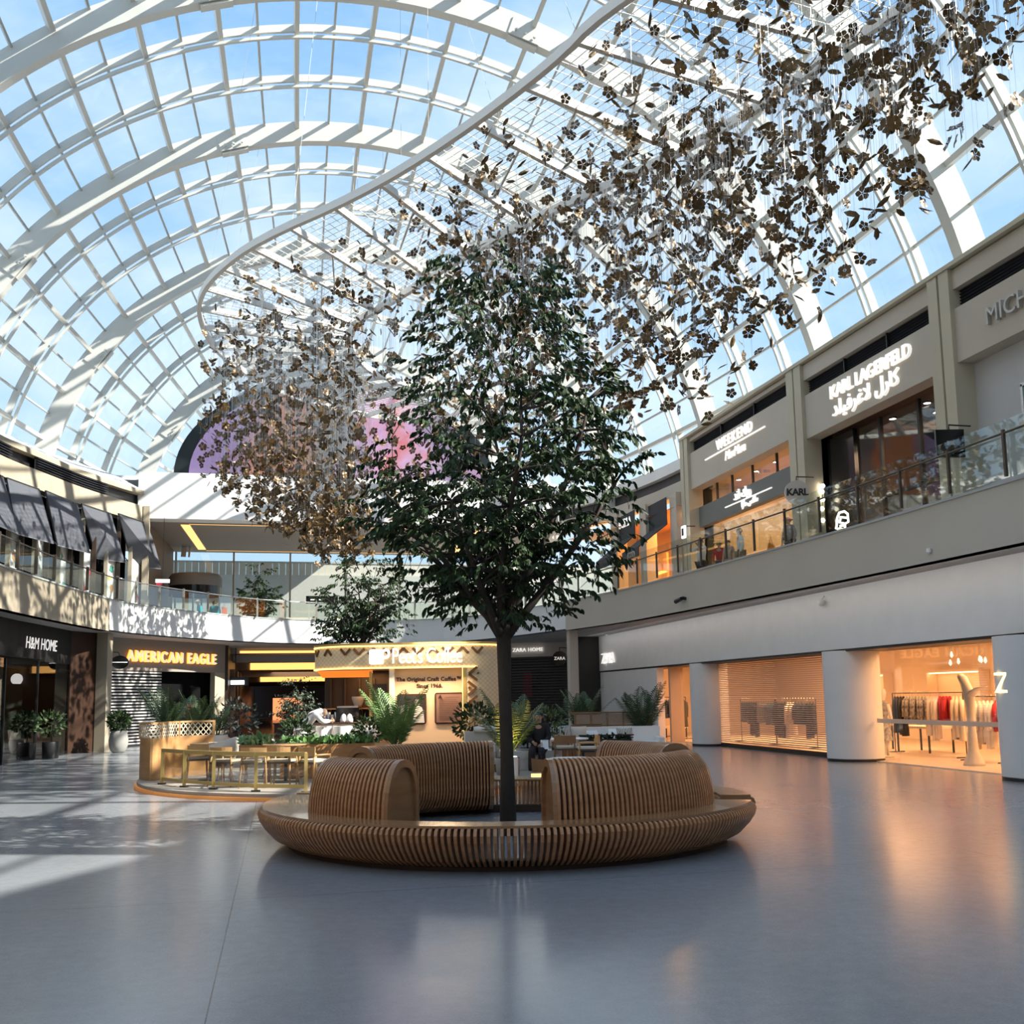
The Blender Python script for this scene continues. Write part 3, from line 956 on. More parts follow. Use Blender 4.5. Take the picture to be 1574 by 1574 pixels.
for s in (-1, 1):
    MB().tube([(0, s * .2, 1.33), (.03, s * .26, 1.05), (.08, s * .24, .8)], [.045, .038, .03], 8).build('arm', mat('mannequin_white'), t, 'all')
    MB().tube([(0, s * .09, .55), (.01, s * .09, .3), (0, s * .08, .05)], [.06, .045, .035], 8).build('leg', mat('mannequin_white'), t, 'all')
MB().lathe([(0, .0), (.2, .0), (.2, .02), (0, .02)], 16).build('base', M_CHROME, t)
# hanging glints under the shop ceiling
for q in range(12):
    t = thing('pendant_glass', 'small bright glass drop, %s from the right, under the right shop window ceiling' % ORD[q], 'ornament', (15.2 + rnd.uniform(0, .8), 18.2 + q * .32, 2.25 + rnd.uniform(0, .18)), 0, 'glass drops in the right shop window')
    MB().lathe([(0, 0), (.035, .05), (.02, .12), (0, .16)], 8).build('drop', mat('pendant_glow', (1, .85, .6), .2, emit=(1, .7, .4), es=1.5), t)
    MB().tube([(0, 0, .15), (0, 0, .95)], .004, 4).build('wire', M_CHROME, t)

area('band_fill_light', (12.7, 28.5, 4.16), .25, 27, (1, .96, .92), (0, rad(-48), 0), 27)  # added fill lamp without a fitting, brightens the grey band
# letters on the band and the round column
t = thing('shop_sign', 'small white interlocked letters at the left end of the grey band', 'sign', (ZX - .04, 41.2, 3.2))
text('letter', 'Z', .62, M_SIGNW, (ZX - .06, 41.92, 3.02), (0, -1, 0), t, .03, .0, sx=1.35)
text('letter', 'A', .62, M_SIGNW, (ZX - .06, 41.50, 3.02), (0, -1, 0), t, .03, .0, sx=1.25)
text('letter', 'R', .62, M_SIGNW, (ZX - .06, 41.06, 3.02), (0, -1, 0), t, .03, .0, sx=1.25)
text('letter', 'A', .62, M_SIGNW, (ZX - .06, 40.72, 3.02), (0, -1, 0), t, .03, .0, sx=1.25)
t = thing('shop_sign', 'glowing yellow letter on the round column at the right edge', 'sign', (13.1, 16.6, 1.7))
text('letter', 'Z', .55, mat('sign_yellow', (1, .8, .4), .5, emit=(1, .75, .3), es=1.3), (13.13, 16.98, 1.62), (.15, -1, 0), t, .02)
# small fittings on the band
for (x, y, lab) in ((1262, 926, 'white dome sensor on the soffit over the slatted shutter'), (933, 974, 'slim white sensor hanging at the left end of the grey band')):
    p = at(x, y, X=ZX - .12)
    t = thing('ceiling_sensor', lab, 'sensor', p)
    MB().lathe([(0, -.1), (.06, -.08), (.085, 0), (.085, .05), (0, .05)], 14).build('dome', M_WHITEW, t, 'all')
    MB().tube([(0, 0, .04), (.1, 0, .16)], .02, 6).build('bracket', M_WHITEW, t)
def camera_fit(p, lab):
    t = thing('security_camera', lab, 'camera', p)
    MB().tube([(0, 0, 0), (-.12, 0, .03)], .05, 8).build('mount', M_BLACK, t)
    MB().tube([(-.14, .0, .0), (-.2, .32, -.06)], [.06, .07], 10).build('body', M_BLACK, t)
camera_fit(Vector((11.95, 29.0, 4.55)), 'small black camera on the taupe gallery edge over the slatted shop shutter')
p = at(1428, 847, X=12.45)
t = thing('spot_fitting', 'tiny white sensor on the taupe gallery edge at the far right', 'sensor', p)
MB().lathe([(0, -.05), (.05, -.03), (.05, .05), (0, .05)], 10).build('dome', M_WHITEW, t)

# ================================================================== shop at the far end, right of the kiosk
def facing(a, b):
    a, b = Vector((a[0], a[1], 0)), Vector((b[0], b[1], 0))
    return (b - a).normalized()
def shutter(name, label, a, b, z0, z1, m, pitch=.09, fill=.55, guide=M_BLACK):
    """solid-slat roller shutter between plan points a and b"""
    t = thing(name, label, 'shutter', ((a[0] + b[0]) / 2, (a[1] + b[1]) / 2, z0))
    mb = MB()
    q = z0 + .12
    while q < z1:
        mb.bar((a[0], a[1], q), (b[0], b[1], q), .03, pitch * fill)
        q += pitch
    buildw(mb, 'slats', m, t)
    buildw(MB().bar((a[0], a[1], z0 + .05), (b[0], b[1], z0 + .05), .05, .1), 'bottom_bar', guide, t)
    return t
struct(MB().wall([(9.4, 48.6), (13.4, 46.0)], 3.55, 4.22, .2).build('wall_far_right', mat('far_taupe', (.62, .57, .51), .7)), 'taupe band over the dark far shutter')
struct(MB().wall([(9.4, 48.6), (10.1, 48.15)], 0, 3.6, .2).build('column_far_left', mat('far_grey_pier', (.6, .6, .62), .7)), 'grey pier left of the dark far shutter')
struct(MB().wall([(13.25, 46.1), (13.6, 45.9)], 0, 3.6, .2).build('column_far_right', mat('far_taupe')), 'taupe pier right of the dark far shutter')
shutter('roller_shutter', 'closed dark slatted shutter at the far end behind the tree trunk', (10.1, 48.15), (13.25, 46.1), 0, 3.58, mat('dark_slat', (.035, .034, .036), .4, .3), .13, .6)
struct(MB().wall([(9.6, 49.6), (14.2, 46.6)], 0, 3.6, .1).build('wall_far_dark', M_BLACK), 'dark shop behind the far shutter')
t = thing('poster', 'red poster glimpsed through the dark far shutter', 'poster', (11.3, 47.55, 2.1))
buildw(MB().wall([(11.3, 47.85), (11.65, 47.62)], 1.7, 2.8, .03), 'sheet', mat('poster_dim_red', (.10, .005, .012), .8, emit=(.5, .02, .06), es=.02), t)
t = thing('shop_sign', 'small white capital letters on the taupe band over the dark far shutter', 'sign', (11.2, 47.3, 3.9))
dx = facing((9.4, 48.6), (13.4, 46.0))
text('letters', 'ZARA HOME', .25, M_SIGNW, Vector((10.75, 47.62, 3.80)), dx, t, .03, .0, 1.1)
t = thing('blade_sign', 'round black projecting sign with white letters right of the tree trunk', 'sign', (12.6, 45.9, 3.45))
c_ = Vector((12.55, 45.75, 3.4))
d_ = MB()
ux = Vector((cos(-.45), sin(-.45), 0)); nn = ux.cross(Vector((0, 0, 1)))
n = 28
d_.add([c_ + ux * cos(2 * PI * q / n) * .34 + Vector((0, 0, sin(2 * PI * q / n) * .34)) + nn * s for s in (-.04, .04) for q in range(n)], [tuple(range(n)), tuple(range(n, 2 * n))[::-1]] + [(q, n + q, n + (q + 1) % n, (q + 1) % n) for q in range(n)])
buildw(d_, 'disc', M_BLACKG, t)
text('letters', 'ZARA', .2, M_SIGNW, c_ + nn * .05 - ux * .25 - Vector((0, 0, .06)), ux, t, .006)
buildw(MB().tube([c_ + Vector((0, 0, .34)), c_ + Vector((.0, 0, .5)), c_ + Vector((.95, .72, .5))], .02, 6), 'bracket', M_BLACK, t)

# ================================================================== left: dark homeware shop
GL = [(-8.0, 26), (-7.8, 32.2), (-7.45, 34.7), (-7.05, 37.9)]
GLs = smooth_line(GL, 2)
struct(MB().wall(GLs, 3.05, 4.22, .25).build('wall_left_fascia', mat('black_fascia', (.014, .013, .012), .6, spec=.2)), 'black fascia of the homeware shop on the left')
struct(MB().wall([(-7.05, 37.9), (-6.35, 39.2)], 0, 4.2, .2).build('wall_left_return', mat('brown_return', (.035, .017, .011), .5, noise=(2, (.05, .026, .016)), spec=.2)), 'brown panelled return beside the stone pier')
struct(MB().box((-6.15, 39.15, 2.1), (.4, .4, 4.3), rz=-.3).build('column_left', M_CREAM), 'pale stone pier between the two left shops')
def window_line(name, label, pts, z0, z1, posts):
    g = group_empty(name)
    g['label'] = label
    for (a, b) in zip(pts, pts[1:]):
        buildw(MB().bar((a[0], a[1], (z0 + z1) / 2), (b[0], b[1], (z0 + z1) / 2), .016, z1 - z0), 'pane', M_GLASSD, g)
        if posts:
            buildw(MB().bb((a[0] - .04, a[1] - .04, z0), (a[0] + .04, a[1] + .04, z1)), 'mullion', M_BLACK, g)
    buildw(MB().wall(pts, z0, z0 + .12, .05), 'bottom_rail', M_BLACK, g)
    buildw(MB().wall(pts, 2.78, 2.86, .05), 'transom', M_BLACK, g)
    return g
M_GLASSD = glass('shop_glass_dark', (.55, .56, .56), .05, .02, .2)
window_line('window_3', 'dark full-height window of the homeware shop on the left', [(-8.0, 26), (-7.9, 29.5), (-7.78, 32.3), (-7.45, 34.9), (-7.05, 37.9)], 0, 3.05, True)
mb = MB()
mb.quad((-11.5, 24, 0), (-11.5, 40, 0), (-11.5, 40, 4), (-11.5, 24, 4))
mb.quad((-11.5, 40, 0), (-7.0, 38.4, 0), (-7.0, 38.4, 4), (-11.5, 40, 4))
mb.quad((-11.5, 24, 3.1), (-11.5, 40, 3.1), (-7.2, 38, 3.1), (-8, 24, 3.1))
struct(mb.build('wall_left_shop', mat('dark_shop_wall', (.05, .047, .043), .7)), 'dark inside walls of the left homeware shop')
t = thing('shop_sign', 'white lit letters reading HOME on the black left fascia', 'sign', (-7.4, 34.6, 3.6))
a_, b_ = at(48, 990, Z=3.55), None
dl = facing((-7.72, 32.6), (-7.35, 35.4))
text('letters', 'H&M HOME', .52, M_SIGNW, Vector((-7.60, 33.75, 3.42)), dl, t, .03, .0, 1.0, .12)
for px, py, X, lab in ((97, 1044, -8.4, 'left of two round white globe lamps in the dark left shop'), (64, 1045, -9.0, 'second round white globe lamp, farther inside the dark left shop')):
    p = at(px if px > 90 else 26, py if px > 90 else 1044, X=X)
    t = thing('globe_lamp', 'round white globe lamp inside the dark left shop, ' + ('nearer the brown return' if px > 90 else 'nearer the picture edge'), 'lamp', p)
    MB().lathe([(0, -.2)] + [(.2 * cos(a), .2 * sin(a)) for a in [(-PI / 2 + PI * q / 10) for q in range(1, 10)]] + [(0, .2)], 18).build('globe', mat('globe_glow', (1, 1, 1), .4, emit=(1, .93, .9), es=1.2), t, 'all')
    MB().tube([(0, 0, .2), (0, 0, 3.12 - p.z)], .012, 6).build('stem', M_BLACK, t)
    MB().lathe([(0, .18), (.05, .18), (.05, .24), (0, .24)], 10).build('cap', M_BLACK, t)
def armchair(lab, loc, rz, m):
    t = thing('armchair', lab, 'armchair', loc, rz)
    MB().box((0, 0, .33), (.62, .62, .2)).build('seat', m, t)
    MB().box((0, .3, .62), (.66, .12, .55), M=Matrix.Rotation(-.12, 3, 'X')).build('backrest', m, t)
    for s in (-1, 1):
        MB().box((s * .34, 0, .45), (.1, .62, .3)).build('arm', m, t)
        for q in (-1, 1):
            MB().tube([(s * .26, q * .24, .23), (s * .29, q * .28, 0)], .02, 6).build('leg', wood('chair_leg_wood', (.30, .17, .08), (.36, .21, .1)), t)
    return t
M_LINEN = mat('cream_linen', (.70, .60, .50), .9)
armchair('cream armchair behind the dark left shop glass, beside the leafy plants', (-8.1, 36.0, .0), 1.3, M_LINEN)
armchair('cream armchair behind the dark left shop glass, right next to the brown return', (-7.55, 37.1, .0), 1.3, M_LINEN)
t = thing('room_screen', 'pale greenish panel standing inside the dark left shop', 'panel', (-8.9, 37.4, 0))
buildw(MB().wall([(-9.3, 36.4), (-8.6, 38.2)], .1, 2.4, .05), 'panel', mat('pale_panel', (.30, .33, .26), .6), t)
buildw(MB().wall([(-9.3, 36.4), (-8.6, 38.2)], 0, .1, .08), 'base', M_BLACK, t)

def bushy(name, lab, loc, pot, crown_r, crown_z, n, m, seed, ll=.09, pots=None, group=None, stem=True):
    """a clipped or loose shrub in a pot; pot = lathe profile"""
    r = random.Random(seed)
    t = thing(name, lab, 'plant', loc, 0, group)
    if pot:
        MB().lathe(pot, 20).build('pot', pots, t, 'all')
        zt = pot[-1][1]
        MB().lathe([(0, zt - .06), (pot[-1][0] * .97, zt - .05)], 16).build('soil', mat('soil', (.03, .022, .015), .95), t)
    else: zt = 0
    mb = MB()
    for q in range(n):
        v = Vector((r.gauss(0, 1), r.gauss(0, 1), r.gauss(0, 1))).normalized()
        p = Vector((0, 0, crown_z)) + Vector((v.x * crown_r, v.y * crown_r, v.z * crown_r * .9)) * r.uniform(.45, 1.0)
        leaf(mb, p, v + Vector((r.uniform(-.8, .8), r.uniform(-.8, .8), r.uniform(-.5, .9))), ll * r.uniform(.7, 1.3), ll * .5, r)
    mb.build('foliage', m, t)
    if stem:
        MB().tube([(0, 0, zt - .06), (.01, 0, crown_z)], [.022, .012], 6).build('stem', BARK, t, 'all')
    return t
POTJ = [(.0, 0), (.17, .0), (.24, .06), (.31, .25), (.325, .42), (.29, .62), (.26, .74), (.245, .76)]
POTB = [(0, 0), (.22, 0), (.24, .02), (.26, .5), (.25, .52)]
M_POTG = mat('grey_concrete_pot', (.27, .26, .245), .8, noise=(3, (.32, .31, .29)))
bushy('potted_shrub', 'round clipped shrub in a tall grey concrete pot against the pale stone pier', at(177, 1157, Z=0) + Vector((.12, -.15, 0)), POTJ, .40, 1.08, 950, LEAFM, 5, .10, M_POTG)
for i, (px, py) in enumerate(((35, 1168), (72, 1166))):
    p = at(px, py, Z=0)
    bushy('potted_shrub', 'leafy shrub in a black pot before the dark left shop glass, ' + ('nearer the picture edge' if i == 0 else 'nearer the cream armchairs'), p + Vector((.12, -.1, 0)), POTB, .42, 1.1, 160, LEAFM2, 11 + i, .15, M_BLACK)

# ================================================================== left rear: second shop with lit letters
AE0, AE1 = (-6.25, 41.6), (-2.4, 47.5)
def lerp2(a, b, f): return (a[0] + (b[0] - a[0]) * f, a[1] + (b[1] - a[1]) * f)
AEL = lambda f, z0, z1, th, f1=None: MB().wall([lerp2(AE0, AE1, f), lerp2(AE0, AE1, f1)], z0, z1, th)
struct(AEL(-.15, 2.95, 4.22, .25, 1.0).build('wall_left_rear', mat('taupe_shopfront', (.27, .235, .20), .65)), 'taupe fascia carrying the glowing letters')
struct(AEL(.90, 0, 2.96, .25, 1.0).build('column_left_rear', M_CREAM), 'pale pier at the right end of the shop with glowing letters')
shutter('roller_shutter', 'silver slatted shutter under the glowing orange letters on the left', lerp2(AE0, AE1, -.12), lerp2(AE0, AE1, .40), 0, 2.95, mat('silver_slat', (.62, .60, .58), .35, .35), .12, .5)
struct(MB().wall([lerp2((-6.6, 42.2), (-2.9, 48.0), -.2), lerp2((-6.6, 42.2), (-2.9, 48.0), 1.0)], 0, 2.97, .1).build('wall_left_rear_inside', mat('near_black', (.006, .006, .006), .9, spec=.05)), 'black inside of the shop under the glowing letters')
t = thing('poster', 'red upright poster beside the silver shutter on the left', 'poster', (-3.9, 45.0, 0))
p0, p1 = lerp2(AE0, AE1, .64), lerp2(AE0, AE1, .69)
buildw(MB().wall([p0, p1], .8, 1.6, .04), 'panel', mat('poster_red', (.5, .02, .05), .5), t)
buildw(MB().wall([p0, p1], 0, .8, .03), 'stand', M_BLACK, t)
t = thing('shop_sign', 'glowing orange-edged capital letters on the taupe fascia at left', 'sign', (-4.6, 44.0, 3.5))
dae = facing(AE0, AE1)
nae = dae.cross(Vector((0, 0, 1)))
M_AEL = mat('sign_amber', (1, .6, .2), .5, emit=(1.0, .36, .05), es=.8)
pp = Vector((*lerp2(AE0, AE1, .10), 3.32)) + nae * .05
text('letters', 'AMERICAN EAGLE', .60, M_AEL, pp, dae, t, .02, .022, 1.18)
text('letter_faces', 'AMERICAN EAGLE', .60, mat('sign_letter_face', (.85, .8, .7), .4, emit=(1, .85, .6), es=.35), pp + nae * .08, dae, t, .015, -.002, 1.18)
t = thing('blade_sign', 'oval black projecting sign on the pale stone pier at left', 'sign', (-5.7, 39.6, 3.0))
c_ = at(184, 1018, Y=39.6)
ux = Vector((cos(.25), sin(.25), 0)); nn = ux.cross(Vector((0, 0, 1)))
d_ = MB(); n = 28
d_.add([c_ + ux * cos(2 * PI * q / n) * .31 + Vector((0, 0, sin(2 * PI * q / n) * .24)) + nn * s for s in (-.04, .04) for q in range(n)], [tuple(range(n)), tuple(range(n, 2 * n))[::-1]] + [(q, n + q, n + (q + 1) % n, (q + 1) % n) for q in range(n)])
buildw(d_, 'disc', M_BLACKG, t)
buildw(MB().bar(c_ - ux * .26 + nn * .05, c_ + ux * .26 + nn * .05, .01, .025), 'line', M_SIGNW, t)
buildw(MB().tube([c_ + Vector((0, 0, .24)), c_ + Vector((-.05, 0, .36)), c_ + Vector((-.35, -.35, .36))], .02, 6), 'bracket', M_BLACK, t)

# ================================================================== corridor at the far end, left of the kiosk
M_CORR = mat('corridor_plaster', (.42, .39, .36), .6)
struct(MB().bb((-2.6, 48.2, 0), (-2.3, 100, 4.2)).build('wall_corridor_left', mat('corridor_dark', (.055, .032, .022), .4)), 'dark timber side of the far corridor, left')
struct(MB().bb((4.6, 49.4, 0), (9.6, 100, 4.2)).build('wall_corridor_right', mat('corridor_dark')), 'dark side of the far corridor, right')
struct(MB().bb((-3, 48.5, 4.21), (10, 105, 4.3)).build('ceiling_corridor_top', M_BLACK), 'dark top of the far corridor')
struct(MB().bb((-2.6, 104, 0), (6, 104.3, 4.2)).build('wall_corridor_end', M_BLACK), 'dark end of the far corridor')
struct(MB().bb((-2.4, 48.4, .01), (4.7, 104, .02)).build('floor_corridor', wood('corridor_floor', (.16, .085, .05), (.2, .11, .065), .22, (.5, 3, 1))), 'brown polished floor of the far corridor')
for i, (y, z0, z1) in enumerate(((53.0, 3.60, 3.98), (64.0, 3.12, 3.55), (78.0, 2.75, 3.15))):
    struct(MB().bb((-2.35, y, z0), (4.65, y + .5, z1)).build('ceiling_corridor', mat('corridor_beam', (.62, .58, .53), .6)), 'pale crossing beam in the far corridor ceiling')
    struct(MB().bb((-2.35, y + .5, z1 - .1), (4.65, y + 4.2, z1)).build('ceiling_corridor', M_CORR), 'dropped ceiling panel in the far corridor')
for i, (y, z0, z1) in enumerate(((51.0, 3.98, 4.08), (58.0, 3.38, 3.74), (71.0, 2.95, 3.28))):
    t = thing('light_trough', 'warm light line across the corridor ceiling, %s from the hall' % ('first', 'second', 'third')[i], 'ceiling light', (1.0, y, z1), 0, 'light lines in the corridor ceiling')
    buildw(MB().bb((-1.9 + i * .3, y, z0), (4.4, y + .06, z1)), 'lit_strip', M_LIGHT, t)
    buildw(MB().bb((-2.3, y + .06, z0 - .03), (4.6, y + .14, 4.22)), 'housing', M_CORR, t)
area('corridor_light', (1.0, 60, 3.4), 3, 60, (1, .6, .35), (0, 0, 0), 10)
t = thing('shop_kiosk', 'small orange lit stall at the far end of the corridor', 'stall', (.9, 92, 0))
buildw(MB().bb((-.6, 92, .02), (1.9, 92.8, 1.9)), 'counter', mat('stall_glow', (.9, .4, .2), .5, emit=(1, .32, .12), es=.7), t)
buildw(MB().bb((-.7, 91.95, 1.9), (2.0, 92.9, 2.0)), 'top', M_BLACK, t)
t = thing('hanging_sign', 'white lit box sign on a black arm at the mouth of the far corridor', 'sign', at(365, 1049, Y=50))
p = at(365, 1049, Y=50)
buildw(MB().box(p, (.62, .14, .2)), 'box', mat('sign_box_white', (.9, .9, .9), .5, emit=(1, 1, 1), es=.8), t)
buildw(MB().box(p + Vector((.0, .1, .05)), (1.0, .06, .42)), 'backing', M_BLACK, t)
buildw(MB().tube([p + Vector((-.1, .1, .2)), Vector((p.x - .1, p.y + .1, 4.22))], .02, 6), 'rod', M_BLACK, t)
for (x, h) in ((-2.15, 2.6), (-2.15, 2.8)): pass
for i, y in enumerate((50.5, 54.0, 58.0)):
    struct(MB().bb((-2.3, y, 0), (-2.1, y + 1.2, 3.2)).build('trim_corridor', mat('corridor_lit_panel', (.30, .2, .14), .5)), 'upright timber panel on the corridor side')
# ================================================================== glass balustrades along the gallery edges
def resample(line, step):
    pts = [Vector((p[0], p[1])) for p in line]
    L = [0]
    for a, b in zip(pts, pts[1:]): L.append(L[-1] + (b - a).length)
    n = max(1, int(round(L[-1] / step)))
    out = []
    j = 0
    for i in range(n + 1):
        s = L[-1] * i / n
        while j < len(L) - 2 and L[j + 1] < s: j += 1
        f = (s - L[j]) / max(1e-9, L[j + 1] - L[j])
        out.append(pts[j].lerp(pts[j + 1], f))
    return out
M_POST = mat('bronze_post', (.10, .075, .055), .4, .5)
def balustrade(label, line, step, z0, zg, zr, inset_, pm, rail_m, postw=.07, gm=None):
    t = thing('glass_balustrade', label, 'railing', (line[len(line) // 2][0], line[len(line) // 2][1], z0))
    pts = resample(line, step)
    for a, b in zip(pts, pts[1:]):
        d = (b - a).normalized()
        buildw(MB().bar((a.x + d.x * .02, a.y + d.y * .02, (z0 + zg) / 2), (b.x - d.x * .02, b.y - d.y * .02, (z0 + zg) / 2), .016, zg - z0), 'glass_panel', gm or M_GLASSRAIL, t)
    ins = [Vector(p) for p in offs([(p.x, p.y) for p in pts], -inset_)]
    if zr:
        buildw(MB().tube([(p[0], p[1], zr) for p in ins], .022, 8), 'handrail', rail_m, t, 'all')
    for p, q in zip(pts, ins):
        b = MB()
        m = (p + q) / 2
        b.box((q[0] if inset_ else p.x, q[1] if inset_ else p.y, (z0 + (zr or zg)) / 2 + .03), (postw, postw, (zr or zg) - z0 + .06))
        buildw(b, 'post', pm, t)
    return t
rr_ = [p for p in EDGE_R if p[1] > 8]
balustrade('clear glass balustrade along the taupe gallery edge on the right', offs(rr_, -.14), 1.55, Z_UP + .05, 6.38, 6.12, .10, M_POST, M_POST, .05)
ll_ = [p for p in EDGE_L if p[1] > 20] + EDGE_E[1:3]
balustrade('balustrade with dark posts along the pale stone left gallery edge', offs(ll_, -.14), 1.45, Z_UP + .05, 6.0, 6.05, .0, M_POST, M_POST, .09)
balustrade('balustrade with steel posts along the white far gallery edge', offs(EDGE_E[2:], -.14), 1.5, Z_UP + .04, 6.05, 6.1, .0, mat('pale_post', (.42, .38, .33), .4, .4), M_CHROME, .08)

# ================================================================== upper shops on the right
M_UPWARM = mat('upper_shop_wall', (.62, .50, .38), .7)
M_AMBER = (1.0, .55, .25)
# grey lit-name shop with the two-tone fascia
def upper_front(y0, y1, z0, z1, x, mull, name, label):
    return glazed(name, label, x, y0, y1, z0, z1, mull)
shop_room(16.7, 23.5, 29.85, 38.3, 4.96, 10.1, M_UPWARM, 'wall_shop_weekend', 'warm inside of the upper shop with the WEEKEND sign')
upper_front(30.0, 38.2, 5.0, 8.35, 16.75, (.2, .42, .62, .8), 'window_4', 'glass front of the upper shop with the WEEKEND sign')
upper_front(30.0, 38.2, 9.2, 9.95, 16.7, (.23, .46, .67, .84), 'window_5', 'high band of panes over the grey name band')
b = MB()
for f in (.23, .46, .67, .84):
    b.bb((16.66, 30 + 8.2 * f - .03, 9.2), (16.74, 30 + 8.2 * f + .03, 9.98))
struct(buildw(b, 'trim_panes', M_BLACK))
struct(MB().bb((16.5, 29.9, 8.36), (16.8, 38.3, 9.18)).build('wall_right_nameband', mat('grey_green_band', (.155, .165, .155), .6)), 'grey-green name band of the upper shop')
area('upper_shop_light', (19.5, 34, 9.9), 3, 260, M_AMBER, (0, 0, 0), 6)
area('upper_shop_light', (18.2, 34, 7.6), 2, 60, M_AMBER, (0, 0, 0), 6)
t = thing('shop_sign', 'white lit WEEKEND lettering with a line on the taupe wall above the high panes', 'sign', (WX, 34, 10.6))
dY = (0, -1, 0)
text('letters', 'WEEKEND', .56, M_SIGNW, (WX - .05, 35.6, 10.88), dY, t, .04, .0, 1.25)
buildw(MB().bb((WX - .07, 31.6, 10.74), (WX - .02, 36.7, 10.79)), 'line', M_SIGNW, t)
text('script_letters', 'MaxMara', .5, M_SIGNW, (WX - .05, 34.9, 10.32), dY, t, .03, .0, .92, .25)
t = thing('shop_sign', 'white lit Arabic lettering with a line on the grey-green name band', 'sign', (16.5, 34, 8.4))
AR1 = ''.join(reversed('\uFEED\uFEF3\uFEDA \uFE8D\uFEE7\uFEAA'))
AR2 = ''.join(reversed('\uFEE3\uFE8E\uFEDB\uFEB2 \uFEE3\uFE8E\uFEAD\uFE8D'))
text('letters', AR1, .48, M_SIGNW, (16.45, 34.9, 8.82), dY, t, .04, .006, 1.0)
buildw(MB().bb((16.43, 31.9, 8.68), (16.48, 35.7, 8.72)), 'line', M_SIGNW, t)
text('script_letters', AR2, .32, M_SIGNW, (16.45, 34.3, 8.45), dY, t, .03, .008, 1.0)
# ceiling spots of that shop
for i in range(10):
    t = thing('ceiling_spot', 'small warm ceiling spotlight in the WEEKEND shop, %s from its right pier' % ORD[i], 'spotlight', (17.6 + (i % 2) * 1.3, 30.6 + i * .78, 10.07), 0, 'spotlights of the WEEKEND shop')
    MB().lathe([(0, -.02), (.09, -.02), (.09, .03), (0, .03)], 12).build('lens', M_SPOT, t)
    MB().lathe([(.09, -.025), (.12, -.025), (.12, .03), (.09, .03)], 12).build('rim', M_WHITEW, t)
for i, (y, w, h, c) in enumerate(((31.6, 1.2, 2.3, 'pale'), (33.3, 1.4, 2.1, 'dark'), (35.5, 1.3, 2.4, 'pale'), (37.2, .9, 2.2, 'dark'))):
    t = thing('display_unit', '%s upright display unit in the upper WEEKEND shop, %s' % (c, ('nearest its right pier', 'second from its right pier', 'third from its right pier', 'nearest its left pier')[i]), 'display unit', (19.2, y, 4.97))
    MB().box((0, 0, h / 2), (.5, w, h)).build('body', mat('unit_' + c, (.55, .45, .36) if c == 'pale' else (.07, .05, .045), .5), t)
    MB().box((-.27, 0, h * .62), (.04, w * .8, .05)).build('shelf', M_WHITEW, t)
    MB().box((-.27, 0, h * .35), (.04, w * .8, .05)).build('shelf', M_WHITEW, t)

# the large two-language shop
shop_room(16.7, 24, 22.25, 28.9, 4.96, 9.85, mat('dark_upper_shop', (.10, .07, .055), .6), 'wall_shop_karl', 'dark inside of the upper shop with the two-language sign')
g = upper_front(22.35, 28.8, 5.0, 9.6, 16.95, (.28, .57), 'window_6', 'tall glass front of the upper shop with the two-language sign')
for f in (.0, .28, .57, .99):
    buildw(MB().bb((16.9, 22.35 + 6.4 * f - .05, 5.0), (17.0, 22.35 + 6.4 * f + .05, 9.6)), 'mullion', M_BLACK, g)
buildw(MB().bb((16.9, 22.35, 7.2), (17.0, 25.9, 7.3)), 'transom', M_BLACK, g)
buildw(MB().bb((16.85, 27.3, 5.0), (16.98, 28.8, 9.6)), 'dark_panel', M_BLACKG, g)
area('upper_shop_light', (19.0, 24.5, 9.3), 2, 110, (1, .62, .4), (0, 0, 0), 3)
for i in range(5):
    t = thing('ceiling_spot', 'round white spotlight in the two-language shop ceiling, %s from its right pier' % ORD[i], 'spotlight', (17.9 + (i % 2) * .9, 23.4 + i * .85, 9.82), 0, 'spotlights of the two-language shop')
    MB().lathe([(0, -.02), (.1, -.02), (.1, .03), (0, .03)], 12).build('lens', M_SPOT, t)
    MB().lathe([(.1, -.025), (.13, -.025), (.13, .03), (.1, .03)], 12).build('rim', M_BLACK, t)
t = thing('display_screen', 'pale lit picture panel inside the upper shop with the two-language sign', 'picture', (19.5, 24.6, 6))
buildw(MB().bb((19.5, 23.2, 5.9), (19.6, 26.2, 8.6)), 'panel', mat('picture_panel', (.55, .42, .36), .5), t)
buildw(MB().bb((19.48, 23.1, 5.0), (19.62, 26.3, 5.9)), 'cabinet', mat('terracotta', (.35, .12, .06), .5), t)
t = thing('shop_sign', 'white lit KARL capitals above the Arabic line on the taupe wall', 'sign', (WX, 25.6, 10.3))
text('letters', 'KARL LAGERFELD', .56, M_SIGNW, (WX - .05, 27.3, 10.46), dY, t, .04, .004, .92)
t = thing('shop_sign', 'white lit Arabic lettering right under the KARL capitals', 'sign', (WX, 25.6, 9.8))
text('letters', ''.join(reversed('\uFEDB\uFE8E\uFEAD\uFEDD \uFEFB\uFECF\uFEAE\uFED3\uFEF4\uFEE0\uFEAA')), .62, M_SIGNW, (WX - .05, 27.2, 9.90), dY, t, .04, .006, 1.06)
